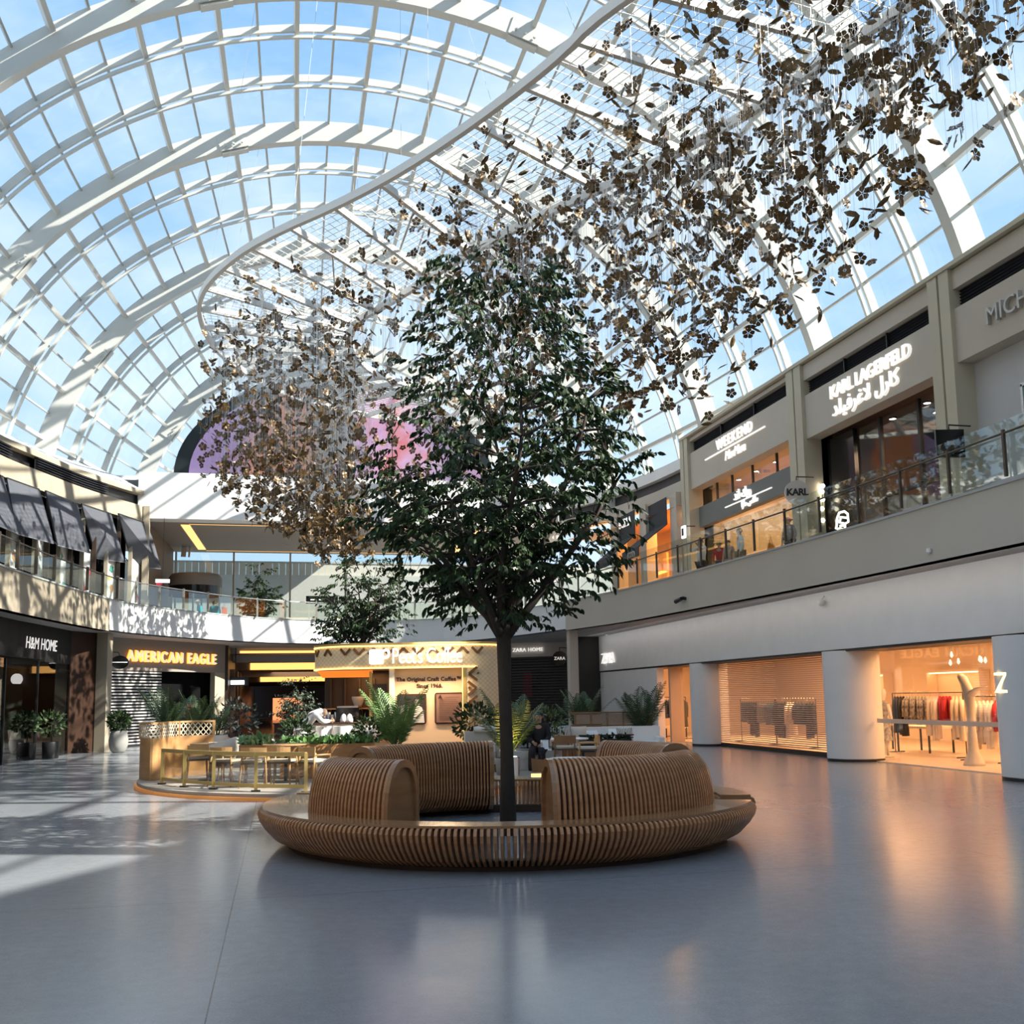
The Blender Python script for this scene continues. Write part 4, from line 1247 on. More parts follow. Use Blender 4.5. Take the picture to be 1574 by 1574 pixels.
# the right-most bay, white wall with a glass case
struct(MB().bb((16.65, 14.0, 4.96), (16.95, 21.4, 10.2)).build('wall_right_white', M_GREYW), 'pale wall under the grey bag shop sign')
t = thing('shop_sign', 'grey raised capitals on the taupe wall at the top right corner', 'sign', (WX, 19.5, 10.4))
text('letters', 'MICHAEL KORS', .60, mat('letter_grey', (.50, .49, .46), .45, .2), (WX - .06, 20.2, 10.18), dY, t, .05, .0, 1.0)
g = thing('shop_window', 'greenish glass display window in the pale wall at the right edge of the gallery', 'shop window', (16.6, 17.5, 5))
buildw(MB().bb((16.5, 14.2, 5.0), (16.54, 19.6, 8.6)), 'pane', glass('green_glass', (.55, .68, .66), .18), g)
for z in (5.0, 8.55):
    buildw(MB().bb((16.46, 14.2, z), (16.58, 19.66, z + .08)), 'frame', M_CHROME, g)
for y in (14.2, 16.9, 19.6):
    buildw(MB().bb((16.46, y, 5.0), (16.58, y + .07, 8.6)), 'frame', M_CHROME, g)
# round and square projecting signs
def disc_sign(name, lab, c_, ux, r, m, txt, tm, size, sq=False):
    t = thing(name, lab, 'sign', c_)
    ux = Vector(ux).normalized(); nn = ux.cross(Vector((0, 0, 1)))
    if sq:
        buildw(MB().bar(c_ - ux * r, c_ + ux * r, .08, 2 * r), 'panel', m, t)
    else:
        n = 30
        d_ = MB()
        d_.add([c_ + ux * cos(2 * PI * q / n) * r + Vector((0, 0, sin(2 * PI * q / n) * r)) + nn * s for s in (-.05, .05) for q in range(n)], [tuple(range(n)), tuple(range(n, 2 * n))[::-1]] + [(q, n + q, n + (q + 1) % n, (q + 1) % n) for q in range(n)])
        buildw(d_, 'disc', m, t)
    o = text('letters', txt, size, tm, c_ + nn * .06 - Vector((0, 0, size * .32)), ux, t, .006, .01, .9, align='CENTER')
    buildw(MB().tube([c_ + Vector((0, 0, r)), c_ + Vector((0, 0, r + .12)), Vector((WX, c_.y, c_.z + r + .12))], .02, 6), 'bracket', M_BLACK, t)
    return t
disc_sign('blade_sign', 'round pale projecting sign reading KARL on the pier beside the lit shop', at(1225, 757, X=15.6), RV, .38, mat('sign_pale', (.55, .55, .52), .4), 'KARL', M_BLACK, .30)
disc_sign('blade_sign', 'square black projecting sign on the pier near the right edge', at(1460, 682, X=15.6), RV, .34, M_BLACKG, 'MK', mat('letter_grey'), .12, True)
t = thing('blade_sign', 'small white lit projecting sign on the far pier of the right gallery', 'sign', at(1020, 822, X=15.7))
p = at(1051, 818, X=15.8)
t.location = p
buildw(MB().box(p, (.08, .34, .5)), 'panel', mat('sign_box_white'), t)
buildw(MB().box(p - Vector((.05, 0, 0)), (.02, .18, .3)), 'symbol', M_BLACK, t)
buildw(MB().bar(p + Vector((0, 0, .25)), p + Vector((.5, 0, .25)), .03, .03), 'bracket', M_BLACK, t)
# neon head outline hung on the balustrade glass
t = thing('neon_sign', 'white neon outline of a head behind the glass of the right balustrade', 'sign', at(1294, 800, X=14.2))
def path_on(pts, cx, cy, X, s=1.0): return [at(cx + x, cy + y, X=X) for x, y in pts]
neon = mat('neon_white', (1, 1, 1), .5, emit=(1, .98, .92), es=2.0)
X_ = 13.9
buildw(MB().tube(path_on([(-9, 8), (-8, -4), (-5, -12), (3, -14), (8, -10), (9, 2), (4, 5), (-4, 3), (-3, -5), (8, -4)], 1295, 800, X_), .028, 6), 'tube', neon, t, 'all')
buildw(MB().tube(path_on([(-9, 8), (-10, 12), (-4, 13), (-3, 8), (4, 8), (4, 13), (0, 14)], 1295, 800, X_), .028, 6), 'tube', neon, t, 'all')
p = at(1293, 818, X=13.95)
MBs = MB().lathe([(0, 5.0 - p.z), (.14, 5.0 - p.z), (.14, 5.04 - p.z), (.02, 5.06 - p.z), (.02, .05), (0, .05)], 10, p)
buildw(MBs, 'stand', M_CHROME, t)
t = thing('ball_lamp', 'pale yellow ball lamp below the neon head outline', 'lamp', at(1294, 821, X=13.7))
MB().lathe([(.16 * cos(a), .16 * sin(a)) for a in [(-PI / 2 + PI * q / 8) for q in range(9)]], 14).build('globe', mat('ball_glow', (.7, .65, .3), .4, emit=(.9, .85, .4), es=.5), t, 'all')
MB().lathe([(.05, -.16), (.07, -.30), (.05, -.6), (0, -.6)], 10).build('base', M_CHROME, t)
t = thing('bulb_string', 'upright string of small white bulbs at the edge of the lit shop', 'lights', at(1264, 770, X=16.6))
for i, y in enumerate((747, 756, 768, 782, 800, 818)):
    p = at(1264.5 - (i % 2), y, X=16.6)
    buildw(MB().lathe([(.07 * cos(a), .07 * sin(a)) for a in [(-PI / 2 + PI * q / 6) for q in range(7)]], 10, p), 'bulb', M_SPOT, t, 'all')
buildw(MB().tube([at(1264, 740, X=16.62), at(1264, 822, X=16.62)], .012, 5), 'cord', M_BLACK, t)
# loose dark furniture line behind the balustrade, left of the two-language shop
t = thing('bag', 'orange cloth bag hanging on the gallery rail left of the KARL sign', 'bag', at(1186, 852, X=13.6))
p = at(1184, 851, X=13.4)
buildw(MB().prism([(-.16, -.3), (.2, -.3), (.12, .2), (-.02, .3)], -.06, .06, Matrix.Translation(p) @ Matrix.Rotation(PI / 2, 4, 'X') ), 'body', mat('orange_cloth', (.75, .25, .02), .8), t)
buildw(MB().tube([p + Vector((-.02, 0, .28)), p + Vector((.04, 0, .5)), p + Vector((.1, 0, .22))], .012, 5), 'strap', mat('orange_cloth'), t)

# far right warm shops under dark awnings
fx = [(15.9, 39.1), (15.6, 42.0), (15.0, 45.4), (13.8, 48.6)]
shop_m = mat('amber_shop', (.75, .42, .16), .6)
mb = MB()
for (a, b) in zip(fx, fx[1:]):
    mb.quad((a[0] + 3, a[1] + .5, 4.96), (b[0] + 3, b[1] + .5, 4.96), (b[0] + 3, b[1] + .5, 9.9), (a[0] + 3, a[1] + .5, 9.9))
    mb.quad((a[0], a[1], 9.4), (b[0], b[1], 9.4), (b[0] + 3, b[1] + .5, 9.4), (a[0] + 3, a[1] + .5, 9.4))
struct(mb.build('wall_shop_far', shop_m), 'amber inside of the far right upper shops')
area('upper_shop_light', (17.0, 41.5, 9.2), 1.6, 240, (1, .45, .12), (0, 0, 0), 5)
for i, (y0, y1) in enumerate(((39.2, 39.9), (42.0, 42.8), (45.0, 45.9))):
    xx = 16.0 - (y0 - 39) * .11
    struct(MB().bb((xx - .1, y0, 4.96), (xx + .4, y1, 10.0)).build('column', M_TAUPE), 'taupe pier between the far amber shops')
M_AWN = mat('charcoal_awning', (.035, .037, .045), .8)
def awning_right(lab, y0, y1, x0, ztop, zmid, out, zbot):
    t = thing('awning', lab, 'awning', (x0, (y0 + y1) / 2, ztop), 0, 'dark awnings at the far right')
    buildw(MB().bb((x0 - .04, y0, zmid + .55), (x0, y1, ztop)), 'upper_panel', M_AWN, t)
    mb = MB()
    mb.add([(x0, y0, zmid + .6), (x0, y1, zmid + .6), (x0 - out, y1, zbot + .4), (x0 - out, y0, zbot + .4), (x0, y0, zmid + .55), (x0, y1, zmid + .55), (x0 - out, y1, zbot + .35), (x0 - out, y0, zbot + .35)],
           [(0, 1, 2, 3), (7, 6, 5, 4), (0, 3, 7, 4), (1, 5, 6, 2)])
    buildw(mb, 'canopy', M_AWN, t)
    buildw(MB().bb((x0 - out - .02, y0, zbot), (x0 - out + .01, y1, zbot + .4)), 'valance', M_AWN, t)
    return t
a_ = awning_right('charcoal awning with white letters, nearer of two at the far right', 39.9, 42.0, 15.75, 9.9, 8.2, 1.3, 7.4)
text('letters', '(COD)', .34, mat('letter_grey'), (14.42, 41.3, 7.46), (0, -1, 0), a_, .01)
a_ = awning_right('charcoal awning with a lit sign over it, farther of two at the far right', 42.9, 45.0, 15.4, 9.9, 8.2, 1.2, 7.4)
text('lit_letters', 'FURLA', .5, M_SIGNW, (15.3, 44.8, 9.35), (0.06, -1, 0), a_, .03, .02)
for i, (y0, y1) in enumerate(((39.95, 41.95), (42.85, 44.95))):
    xx = 15.9 - (y0 - 39) * .1
    t = thing('display_shelf', 'lit amber shelving with small bags in the far right shop, ' + ('under the nearer awning' if i == 0 else 'under the farther awning'), 'shelves', (xx + 1.2, y0 + 1, 4.97), 0)
    buildw(MB().bb((xx + 1.3, y0, 4.97), (xx + 1.4, y1, 8.0)), 'back_panel', shop_m, t)
    for z in (5.7, 6.4, 7.1):
        buildw(MB().bb((xx + 1.0, y0, z), (xx + 1.4, y1, z + .05)), 'shelf', M_LIGHT, t)
    for q in range(5):
        z = (5.76, 6.46)[q % 2]
        yy = y0 + .25 + q * .35
        h = thing('handbag', 'small dark handbag, %s from the right on the amber shelves ' % ORD[q] + ('under the nearer awning' if i == 0 else 'under the farther awning'), 'handbag', (xx + 1.15, yy, z), 0, 'handbags on the amber shelves')
        MB().prism([(-.12, 0), (.12, 0), (.09, .18), (-.09, .18)], -.05, .05, Matrix.Rotation(PI / 2, 4, 'Z') @ Matrix.Rotation(PI / 2, 4, 'X')).build('body', M_DARK, h)
        MB().tube([(0, -.06, .18), (0, -.04, .28), (0, .04, .28), (0, .06, .18)], .008, 5).build('handle', M_DARK, h)

# ================================================================== left: awnings, posters and openings of the upper wall
M_AWG = mat('blue_grey_awning', (.075, .08, .095), .8, noise=((1, 1, 30), (.09, .095, .115)))
AT = [((-40, 716), (4, 733)), ((10, 735), (60, 753)), ((70, 755), (118, 775)), ((125, 775), (170, 790)), ((182, 790), (228, 806))]
AB = [((-20, 800), (27, 820)), ((25, 820), (82, 835)), ((88, 838), (138, 850)), ((148, 858), (191, 864)), ((204, 870), (247, 874))]
for i, ((a, b), (c, d)) in enumerate(zip(AT, AB)):
    ta, tb = at(*a, Z=10.05), at(*b, Z=10.05)
    ta.z = tb.z = 10.05
    ba, bb_ = at(*c, Z=8.0), at(*d, Z=8.0)
    t = thing('awning', 'blue-grey tilted cloth awning on the left upper wall, ' + ('cut by the picture edge', 'next to the one the picture cuts', 'middle one of the row', 'next to the end one', 'end one beside the wall corner')[i], 'awning', (ta + tb) / 2, 0, 'tilted awnings on the left upper wall')
    nrm = (tb - ta).cross(ba - ta).normalized() * .03
    mb = MB()
    q = [ta, tb, bb_, ba]
    mb.add([p - nrm for p in q] + [p + nrm for p in q], [(0, 1, 2, 3), (7, 6, 5, 4), (0, 4, 5, 1), (1, 5, 6, 2), (2, 6, 7, 3), (3, 7, 4, 0)])
    buildw(mb, 'cloth', M_AWG, t)
    buildw(MB().bar(ta, tb, .07, .07), 'top_bar', M_BLACK, t)
    buildw(MB().bar(ba, bb_, .05, .05), 'bottom_bar', mat('awning_bar', (.25, .26, .28), .5), t)
    out = Vector((-.95, .3, 0)) * .9
    buildw(MB().tube([ba, ba * .4 + ta * .6 + out], .02, 6), 'arm', M_BLACK, t)
    buildw(MB().tube([bb_, bb_ * .4 + tb * .6 + out], .02, 6), 'arm', M_BLACK, t)
# wall of openings below the awnings: posters between dark mullions
ULd = resample([p for p in ULs if p[1] > 33], .9)
n_ = len(ULd)
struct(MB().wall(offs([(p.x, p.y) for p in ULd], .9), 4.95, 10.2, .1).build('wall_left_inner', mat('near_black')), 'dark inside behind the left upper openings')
art_cols = [(.70, .05, .06), (.80, .35, .05), (.06, .30, .22), (.75, .5, .1), (.06, .2, .5)]
M_PAPER = mat('poster_paper', (.78, .75, .70), .7)
for i in range(0, n_ - 1):
    a, b = ULd[i], ULd[i + 1]
    if i % 2 == 0:
        t = thing('poster', 'white poster with coloured flower shapes behind the left balustrade, %s along from the picture edge' % ('first second third fourth fifth sixth seventh eighth ninth tenth eleventh twelfth thirteenth fourteenth fifteenth sixteenth'.split()[i // 2]), 'poster', (a.x, a.y, 5), 0, 'posters behind the left balustrade')
        dd = (b - a).normalized()
        nn = Vector((dd.y, -dd.x))
        o = nn * -.12
        buildw(MB().wall([(a.x + o.x + dd.x * .1, a.y + o.y + dd.y * .1), (b.x + o.x, b.y + o.y)], 5.0, 8.3, .03), 'sheet', M_PAPER, t)
        for q in range(3):
            cx = a + dd * rnd.uniform(.25, .75) + nn * -.10
            cz = rnd.uniform(5.6, 7.9)
            sh = MB()
            m = 9
            rr = rnd.uniform(.12, .24)
            X3 = Vector((dd.x, dd.y, 0)); c3 = Vector((cx.x, cx.y, cz)); n3 = Vector((nn.x, nn.y, 0))
            ring = [c3 + X3 * cos(2 * PI * w / m) * rr * rnd.uniform(.5, 1.1) + Vector((0, 0, sin(2 * PI * w / m) * rr * rnd.uniform(.6, 1.5))) for w in range(m)]
            sh.add([p + n3 * .004 for p in ring] + [p - n3 * .01 for p in ring], [tuple(range(m)), tuple(range(m, 2 * m))[::-1]])
            ci = rnd.randrange(5)
            buildw(sh, 'printed_shape', mat('print_colour_%d' % ci, art_cols[ci], .6), t)
    struct(MB().box((a.x, a.y, 7.5), (.16, .16, 5.1)).build('column', M_DARK if i % 2 else M_CREAM), 'upright between the left upper openings')
# air louvres in the left wall top
for i, (s, e) in enumerate(((4, 9), (10, 17))):
    pts = ULd[s:min(e, n_)]
    if len(pts) < 2: continue
    t = thing('air_louvre', 'black slatted air louvre high on the left wall, ' + ('above the middle awnings' if i == 0 else 'above the end awnings'), 'air vent', (pts[0].x, pts[0].y, 10.9), 0, 'louvres of the left wall')
    mb = MB()
    for q in range(5):
        for a, b in zip(pts, pts[1:]):
            mb.bar((a.x - .05, a.y, 10.93 + q * .1), (b.x - .05, b.y, 10.93 + q * .1), .12, .02)
    buildw(mb, 'blades', mat('louvre_black'), t)
    buildw(MB().wall([(p.x - .12, p.y) for p in pts], 10.88, 11.4, .02), 'backing', M_BLACK, t)
# corner post and the opening behind it
struct(MB().box((-6.2, 50.05, 7.9), (.28, .28, 5.9)).build('column', M_CREAM), 'pale corner post where the left wall meets the far opening')
struct(MB().wall([(-6.3, 50.2), (-6.0, 60.5)], 4.95, 10.3, .2).build('wall_far_left', mat('far_brown_wall', (.16, .115, .08), .6)), 'brown side wall of the far gallery, left')

# ================================================================== far end: screen, ceiling lines, glass wall, terrace
def half_ellipse(cx, w, z0, h, n=40, k=1.0):
    return [(cx + w * cos(PI * i / n), z0 + h * abs(sin(PI * i / n)) ** k) for i in range(n + 1)]
t = thing('led_screen', 'arched purple and orange lit screen with a black rim above the white far band', 'screen', (2.7, 50.4, 12.5))
out_ = half_ellipse(2.75, 7.85, 12.45, 5.2)
inn_ = half_ellipse(2.75, 7.15, 12.5, 4.75)
buildw(MB().add([(x, 50.5, z) for x, z in out_] + [(x, 50.9, z) for x, z in out_], [tuple(range(41)), tuple(range(41, 82))[::-1]] + [(i, i + 1, 42 + i, 41 + i) for i in range(40)]), 'rim', mat('screen_rim', (.008, .012, .014), .3), t)
ms = mat('screen_picture', (.02, .02, .02), .4, emit=(.4, .2, .4), es=.42)
n_m = ms.node_tree
p_ = n_m.nodes['Principled BSDF']
tcn = n_m.nodes.new('ShaderNodeTexCoord')
sp_ = n_m.nodes.new('ShaderNodeSeparateXYZ')
n_m.links.new(tcn.outputs['Object'], sp_.inputs[0])
mr = n_m.nodes.new('ShaderNodeMapRange')
mr.inputs['From Min'].default_value, mr.inputs['From Max'].default_value = -4.6, 10.1
n_m.links.new(sp_.outputs['X'], mr.inputs['Value'])
nz_ = n_m.nodes.new('ShaderNodeTexNoise'); nz_.inputs['Scale'].default_value = .55; nz_.inputs['Detail'].default_value = 3
n_m.links.new(tcn.outputs['Object'], nz_.inputs['Vector'])
ad_ = n_m.nodes.new('ShaderNodeMath'); ad_.operation = 'MULTIPLY_ADD'; ad_.inputs[1].default_value = .45; 
n_m.links.new(nz_.outputs['Fac'], ad_.inputs[0]); 
sb_ = n_m.nodes.new('ShaderNodeMath'); sb_.operation = 'SUBTRACT'; sb_.inputs[1].default_value = .22
n_m.links.new(mr.outputs[0], sb_.inputs[0]); n_m.links.new(sb_.outputs[0], ad_.inputs[2])
rp = n_m.nodes.new('ShaderNodeValToRGB')
el = rp.color_ramp.elements
el[0].position, el[0].color = .0, (.42, .30, .62, 1)
el[1].position, el[1].color = 1.0, (.5, .3, .5, 1)
for pos, c in ((.18, (.30, .22, .42)), (.27, (.55, .20, .07)), (.36, (.60, .16, .05)), (.42, (.16, .13, .13)), (.55, (.15, .13, .12)), (.62, (.75, .45, .75)), (.70, (.80, .22, .24)), (.78, (.78, .5, .78)), (.9, (.3, .25, .4))):
    e = el.new(pos); e.color = (*c, 1)
n_m.links.new(ad_.outputs[0], rp.inputs['Fac'])
n_m.links.new(rp.outputs[0], p_.inputs['Emission Color'])
buildw(MB().add([(x, 50.47, z) for x, z in inn_], [tuple(range(41))[::-1]]), 'picture', ms, t)
for i, (a, b) in enumerate((((-4.6, 51.6), (-4.4, 60.0)), ((-4.4, 51.4), (12, 51.4)), ((-4.2, 60.4), (12, 60.4)), ((9.8, 51.6), (10.0, 60.0)))):
    t = thing('light_trough', 'orange light line recessed in the brown far gallery ceiling, ' + ('running away along its left side', 'thin one along its front', 'thin one along its rear', 'running away along its right side')[i], 'ceiling light', ((a[0] + b[0]) / 2, (a[1] + b[1]) / 2, 10.27), 0, 'light lines in the far gallery ceiling')
    w = .42 if i in (0, 3) else .06
    buildw(MB().bar((a[0], a[1], 10.262), (b[0], b[1], 10.262), w, .02), 'lit_strip', M_LIGHT, t)
    buildw(MB().bar((a[0], a[1], 10.268), (b[0], b[1], 10.268), w + .12, .02), 'housing', M_TAUPE, t)
g = group_empty('window_7')
g['label'] = 'glass wall between the far gallery and the terrace'
for i in range(6):
    x0 = -5.9 + i * 3.2
    buildw(MB().bb((x0 + .04, 60.98, 4.95), (x0 + 3.16, 61.02, 10.25)), 'pane', M_GLASS, g)
    buildw(MB().bb((x0 - .05, 60.9, 4.95), (x0 + .05, 61.1, 10.25)), 'mullion', M_STEEL, g)
struct(MB().bb((-16, 61.2, 4.8), (26, 90, 4.92)).build('floor_terrace', mat('terrace_paving', (.45, .44, .42), .8)), 'terrace floor outside the far glass')
struct(MB().bb((-16, 68, 4.9), (26, 68.4, 9.8)).build('wall_terrace', mat('terrace_wall', (.42, .42, .40), .8)), 'grey terrace wall outside the far glass')
t = thing('slat_fence', 'pale upright-slat fence on the terrace wall outside the far glass', 'fence', (4, 68.2, 9.8))
b = MB()
for i in range(90):
    b.bb((-14 + i * .42, 68.15, 9.8), (-14 + i * .42 + .40, 68.2, 10.6))
buildw(b, 'slats', mat('fence_slat', (.55, .52, .46), .8), t)
buildw(MB().bb((-14, 68.1, 10.6), (24, 68.26, 10.7)), 'top_rail', M_STEEL, t)
for i in range(10):
    buildw(MB().bb((-13 + i * 4, 68.2, 9.8), (-12.9 + i * 4, 68.3, 10.6)), 'post', M_STEEL, t)
struct(MB().bb((-24, -30, 9.0), (-20, 80, 11.9)).build('wall_outside_left', mat('outside_parapet', (.20, .23, .25), .8)), 'grey roof parapet outside the left foot of the vault')
struct(MB().bb((-20, 66, 11.5), (4, 70, 14.4)).build('wall_outside_rear', mat('outside_block', (.42, .46, .47), .8)), 'pale grey building beyond the far end of the vault')

# glass lift or pod, people and furniture on the far gallery
t = thing('entrance_pod', 'rounded glass entrance pod with a dark curved top on the far gallery at left', 'entrance pod', (at(300, 920, Y=57).x, 57, 4.95))
MB().lathe([(1.38, 2.85), (1.38, 3.3), (1.25, 3.5), (0, 3.58)], 30).build('roof', mat('pod_grey', (.26, .25, .24), .6), t, 'all')
MB().lathe([(1.35, 2.35), (1.35, 2.85)], 30).build('dark_band', M_BLACKG, t, 'all')
MB().lathe([(1.32, 0), (1.32, 2.35)], 30, a0=-2.6, a1=1.4).build('curved_glass', M_GLASS, t, 'all')
for a in (-2.6, -1.57, -.3, 1.4):
    MB().tube([(1.33 * cos(a), 1.33 * sin(a), 0), (1.33 * cos(a), 1.33 * sin(a), 2.35)], .05, 8).build('post', M_STEEL, t)
t = thing('banner_stand', 'low dark board with white print on the far gallery beside the small tree', 'sign board', at(495, 922, Y=49.5))
p = at(495, 922, Y=49.5)
buildw(MB().box(p, (1.5, .06, .36)), 'board', M_BLACKG, t)
buildw(MB().box(p - Vector((.3, .04, 0)), (.5, .01, .06)), 'print', M_WHITEW, t)
for s in (-.6, .6):
    buildw(MB().bb((p.x + s - .03, 49.47, 4.96), (p.x + s + .03, 49.53, p.z)), 'leg', M_STEEL, t)
for i, x in enumerate((.6, 3.4)):
    t = thing('sofa', 'pale low sofa on the far gallery, ' + ('left of the small board' if i == 0 else 'right of the small board'), 'sofa', (x, 52.2, 4.96))
    MB().box((0, 0, .25), (2.2, .8, .3)).build('seat', M_LINEN, t)
    MB().box((0, .36, .6), (2.2, .2, .5)).build('backrest', M_LINEN, t)
    for s in (-1, 1): MB().box((s * 1.0, 0, .42), (.2, .8, .35)).build('arm', M_LINEN, t)
    MB().box((0, 0, .05), (2.1, .7, .1)).build('base', M_DARK, t)
t = thing('hanging_sign', 'small white and red sign hanging by the left corner of the far opening', 'sign', at(250, 892, Y=49.6))
p = at(250, 893, Y=49.6)
buildw(MB().box(p, (.62, .08, .16)), 'panel', mat('sign_box_white'), t)
buildw(MB().box(p - Vector((.15, 0, .16)), (.26, .08, .14)), 'red_panel', mat('poster_red'), t)
buildw(MB().tube([p + Vector((0, 0, .08)), Vector((p.x, p.y, 10.25))], .012, 5), 'rod', M_BLACK, t)

# ================================================================== hanging frame and its flowers
ZF = 15.0
FO = [(9.2, 12.0), (7.6, 15.4), (6.08, 17.74), (5.61, 19.43), (3.96, 22.87), (2.04, 26.02), (-.71, 29.33), (-1.93, 31.66), (-2.61, 33.63), (-2.85, 35.72), (-2.64, 38.36), (-2.15, 40.3), (-.43, 44.19), (3.28, 47.3), (6.3, 48.2), (9.0, 48.3), (11.0, 47.0)]
FI = [(13.2, 13.0), (12.3, 15.4), (11.46, 17.49), (10.14, 21.66), (6.54, 27.03), (4.98, 30.13), (3.51, 33.54), (2.64, 35.05), (2.43, 36.75), (2.68, 38.91), (3.64, 41.21), (5.88, 42.84), (8.5, 43.2), (10.6, 43.2)]
FO, FI = smooth_line(FO, 2), smooth_line(FI, 2)
NB = 26
def arc_table(line):
    L_ = [0]
    for (a, b), (c, d) in zip(line, line[1:]): L_.append(L_[-1] + math.hypot(c - a, d - b))
    return L_
LO, LI = arc_table(FO), arc_table(FI)
def along(line, L_, s):
    s *= L_[-1]
    for i in range(len(line) - 1):
        if L_[i + 1] >= s:
            f = (s - L_[i]) / max(1e-9, L_[i + 1] - L_[i])
            return Vector(line[i]).lerp(Vector(line[i + 1]), f)
    return Vector(line[-1])
PAIR = [(0, 0), (.13, .15), (.30, .455), (.365, .555), (.39, .58), (.465, .66), (.505, .68), (.58, .715), (.745, .83), (1, 1)]
def pair_in(u):
    for (a, b), (c, d) in zip(PAIR, PAIR[1:]):
        if u <= c: return b + (d - b) * (u - a) / (c - a)
    return 1.0
def pair_out(u):
    for (a, b), (c, d) in zip(PAIR, PAIR[1:]):
        if u <= d: return a + (c - a) * (u - b) / (d - b)
    return 1.0
fo = [along(FO, LO, i / NB) for i in range(NB + 1)]
fi = [along(FI, LI, pair_in(i / NB)) for i in range(NB + 1)]
t = thing('ceiling_frame', 'white curved ribbon frame with cross beams and wire mesh hanging under the vault', 'hanging frame', (2.7, 30, ZF))
M_FRAME = mat('frame_off_white', (.72, .70, .66), .5)
buildw(MB().wall(FO, ZF - .1, ZF + .12, .14), 'outer_rail', M_FRAME, t)
buildw(MB().wall(FI, ZF - .1, ZF + .12, .14), 'inner_rail', M_FRAME, t)
for i, (a, b) in enumerate(zip(fo, fi)):
    buildw(MB().bar((a.x, a.y, ZF), (b.x, b.y, ZF), .12, .2), 'cross_beam', M_FRAME, t)
for i in range(0, NB, 2):
    a, b = fo[i].lerp(fi[i], .33), fo[i + 1].lerp(fi[i + 1], .62)
    buildw(MB().bar((a.x, a.y, ZF + .05), (b.x, b.y, ZF + .05), .05, .05), 'brace', M_FRAME, t)
wm = MB()
for q in range(1, 22):
    f = q / 22
    pts = [a.lerp(b, f) for a, b in zip(fo, fi)]
    for a, b in zip(pts, pts[1:]):
        wm.bar((a.x, a.y, ZF + .13), (b.x, b.y, ZF + .13), .012, .012)
fo2 = [along(FO, LO, i / (NB * 6)) for i in range(NB * 6 + 1)]
fi2 = [along(FI, LI, pair_in(i / (NB * 6))) for i in range(NB * 6 + 1)]
for a, b in zip(fo2, fi2):
    wm.bar((a.x, a.y, ZF + .14), (b.x, b.y, ZF + .14), .012, .012)
buildw(wm, 'wire_mesh', M_FRAME, t)
for i in range(1, NB, 3):
    for P in (fo[i], fi[i]):
        k_ = round((P.y / 8) - 2.7264)
        ya = (3.7264 + k_ - 1) * 8
        a, b, y = vault(k_)
        xx = min(max(P.x + (RXA - P.x) * .3, RXA - a * .7), RXA + a * .7)
        zz = RZC + b * math.sqrt(max(0, 1 - ((xx - RXA) / a) ** 2))
        buildw(MB().tube([(P.x, P.y, ZF), (xx, y + .18, zz + .2)], .005, 4), 'cable', M_STEEL, t)

M_BRONZE = mat('bronze_petal', (.085, .047, .014), .42, .3, noise=(7, (.15, .088, .026)))
def petal(mb, c, d, n, l, w):
    x = d.cross(n).normalized()
    a = c + d * l * .08
    m1, m2, e = c + d * l * .55 + n * l * .10, c + d * l * .82 + n * l * .10, c + d * l + n * l * .02
    mb.add([a, m1 + x * w * .5, m1 - n * l * .05, m1 - x * w * .5, m2 + x * w * .42, m2 - x * w * .42, e], [(0, 1, 2), (0, 2, 3), (1, 4, 2), (2, 4, 6), (2, 6, 5), (2, 5, 3)])
def flower_mb(mb, c, n, r, rg, k=5):
    n = n.normalized()
    x = n.cross(Vector((.3, .7, .2))).normalized()
    y = n.cross(x)
    ph = rg.uniform(0, 6)
    for q in range(k):
        a = ph + 2 * PI * q / k
        petal(mb, c, x * cos(a) + y * sin(a), n, r, r * .78)
    mb.add([c + x * r * .14, c + y * r * .14, c - x * r * .14, c - y * r * .14, c + n * r * .16, c - n * r * .12], [(0, 1, 4), (1, 2, 4), (2, 3, 4), (3, 0, 4), (1, 0, 5), (2, 1, 5), (3, 2, 5), (0, 3, 5)])
def bleaf_mb(mb, c, d, l, rg):
    d = d.normalized()
    s = d.cross(Vector((rg.uniform(-1, 1), rg.uniform(-1, 1), rg.uniform(-1, 1)))).normalized()
    n = s.cross(d)
    w = l * .15
    mb.add([c - d * l * .5, c - d * l * .2 + s * w - n * l * .02, c - d * l * .2 + n * l * .05, c - d * l * .2 - s * w - n * l * .02, c + d * l * .2 + s * w - n * l * .02, c + d * l * .2 + n * l * .05, c + d * l * .2 - s * w - n * l * .02, c + d * l * .5 - n * l * .06],
           [(0, 1, 2), (0, 2, 3), (1, 4, 5, 2), (2, 5, 6, 3), (4, 7, 5), (5, 7, 6)])
rf = random.Random(21)
items = []
def arm_point(u, w):
    return along(FI, LI, u).lerp(along(FO, LO, pair_out(u)), w)
def zlow(u, w):
    """lowest flower of the curtain at u along the ribbon (0 = near end) and w across (0 = inner edge)"""
    tab = [(0, 11.9), (.06, 11.3), (.125, 10.0), (.24, 7.9), (.31, 7.8), (.45, 7.5), (.6, 7.2), (.69, 6.7), (.75, 6.3), (.8, 6.6), (1, 9)]
    for (a, b), (c, d) in zip(tab, tab[1:]):
        if a <= u <= c:
            z = b + (d - b) * (u - a) / (c - a)
            break
    return z + (w ** 1.5) * (14.4 - z) * (.85 - .5 * min(1, max(0, (u - .42) / .16)))
cols_ = 0
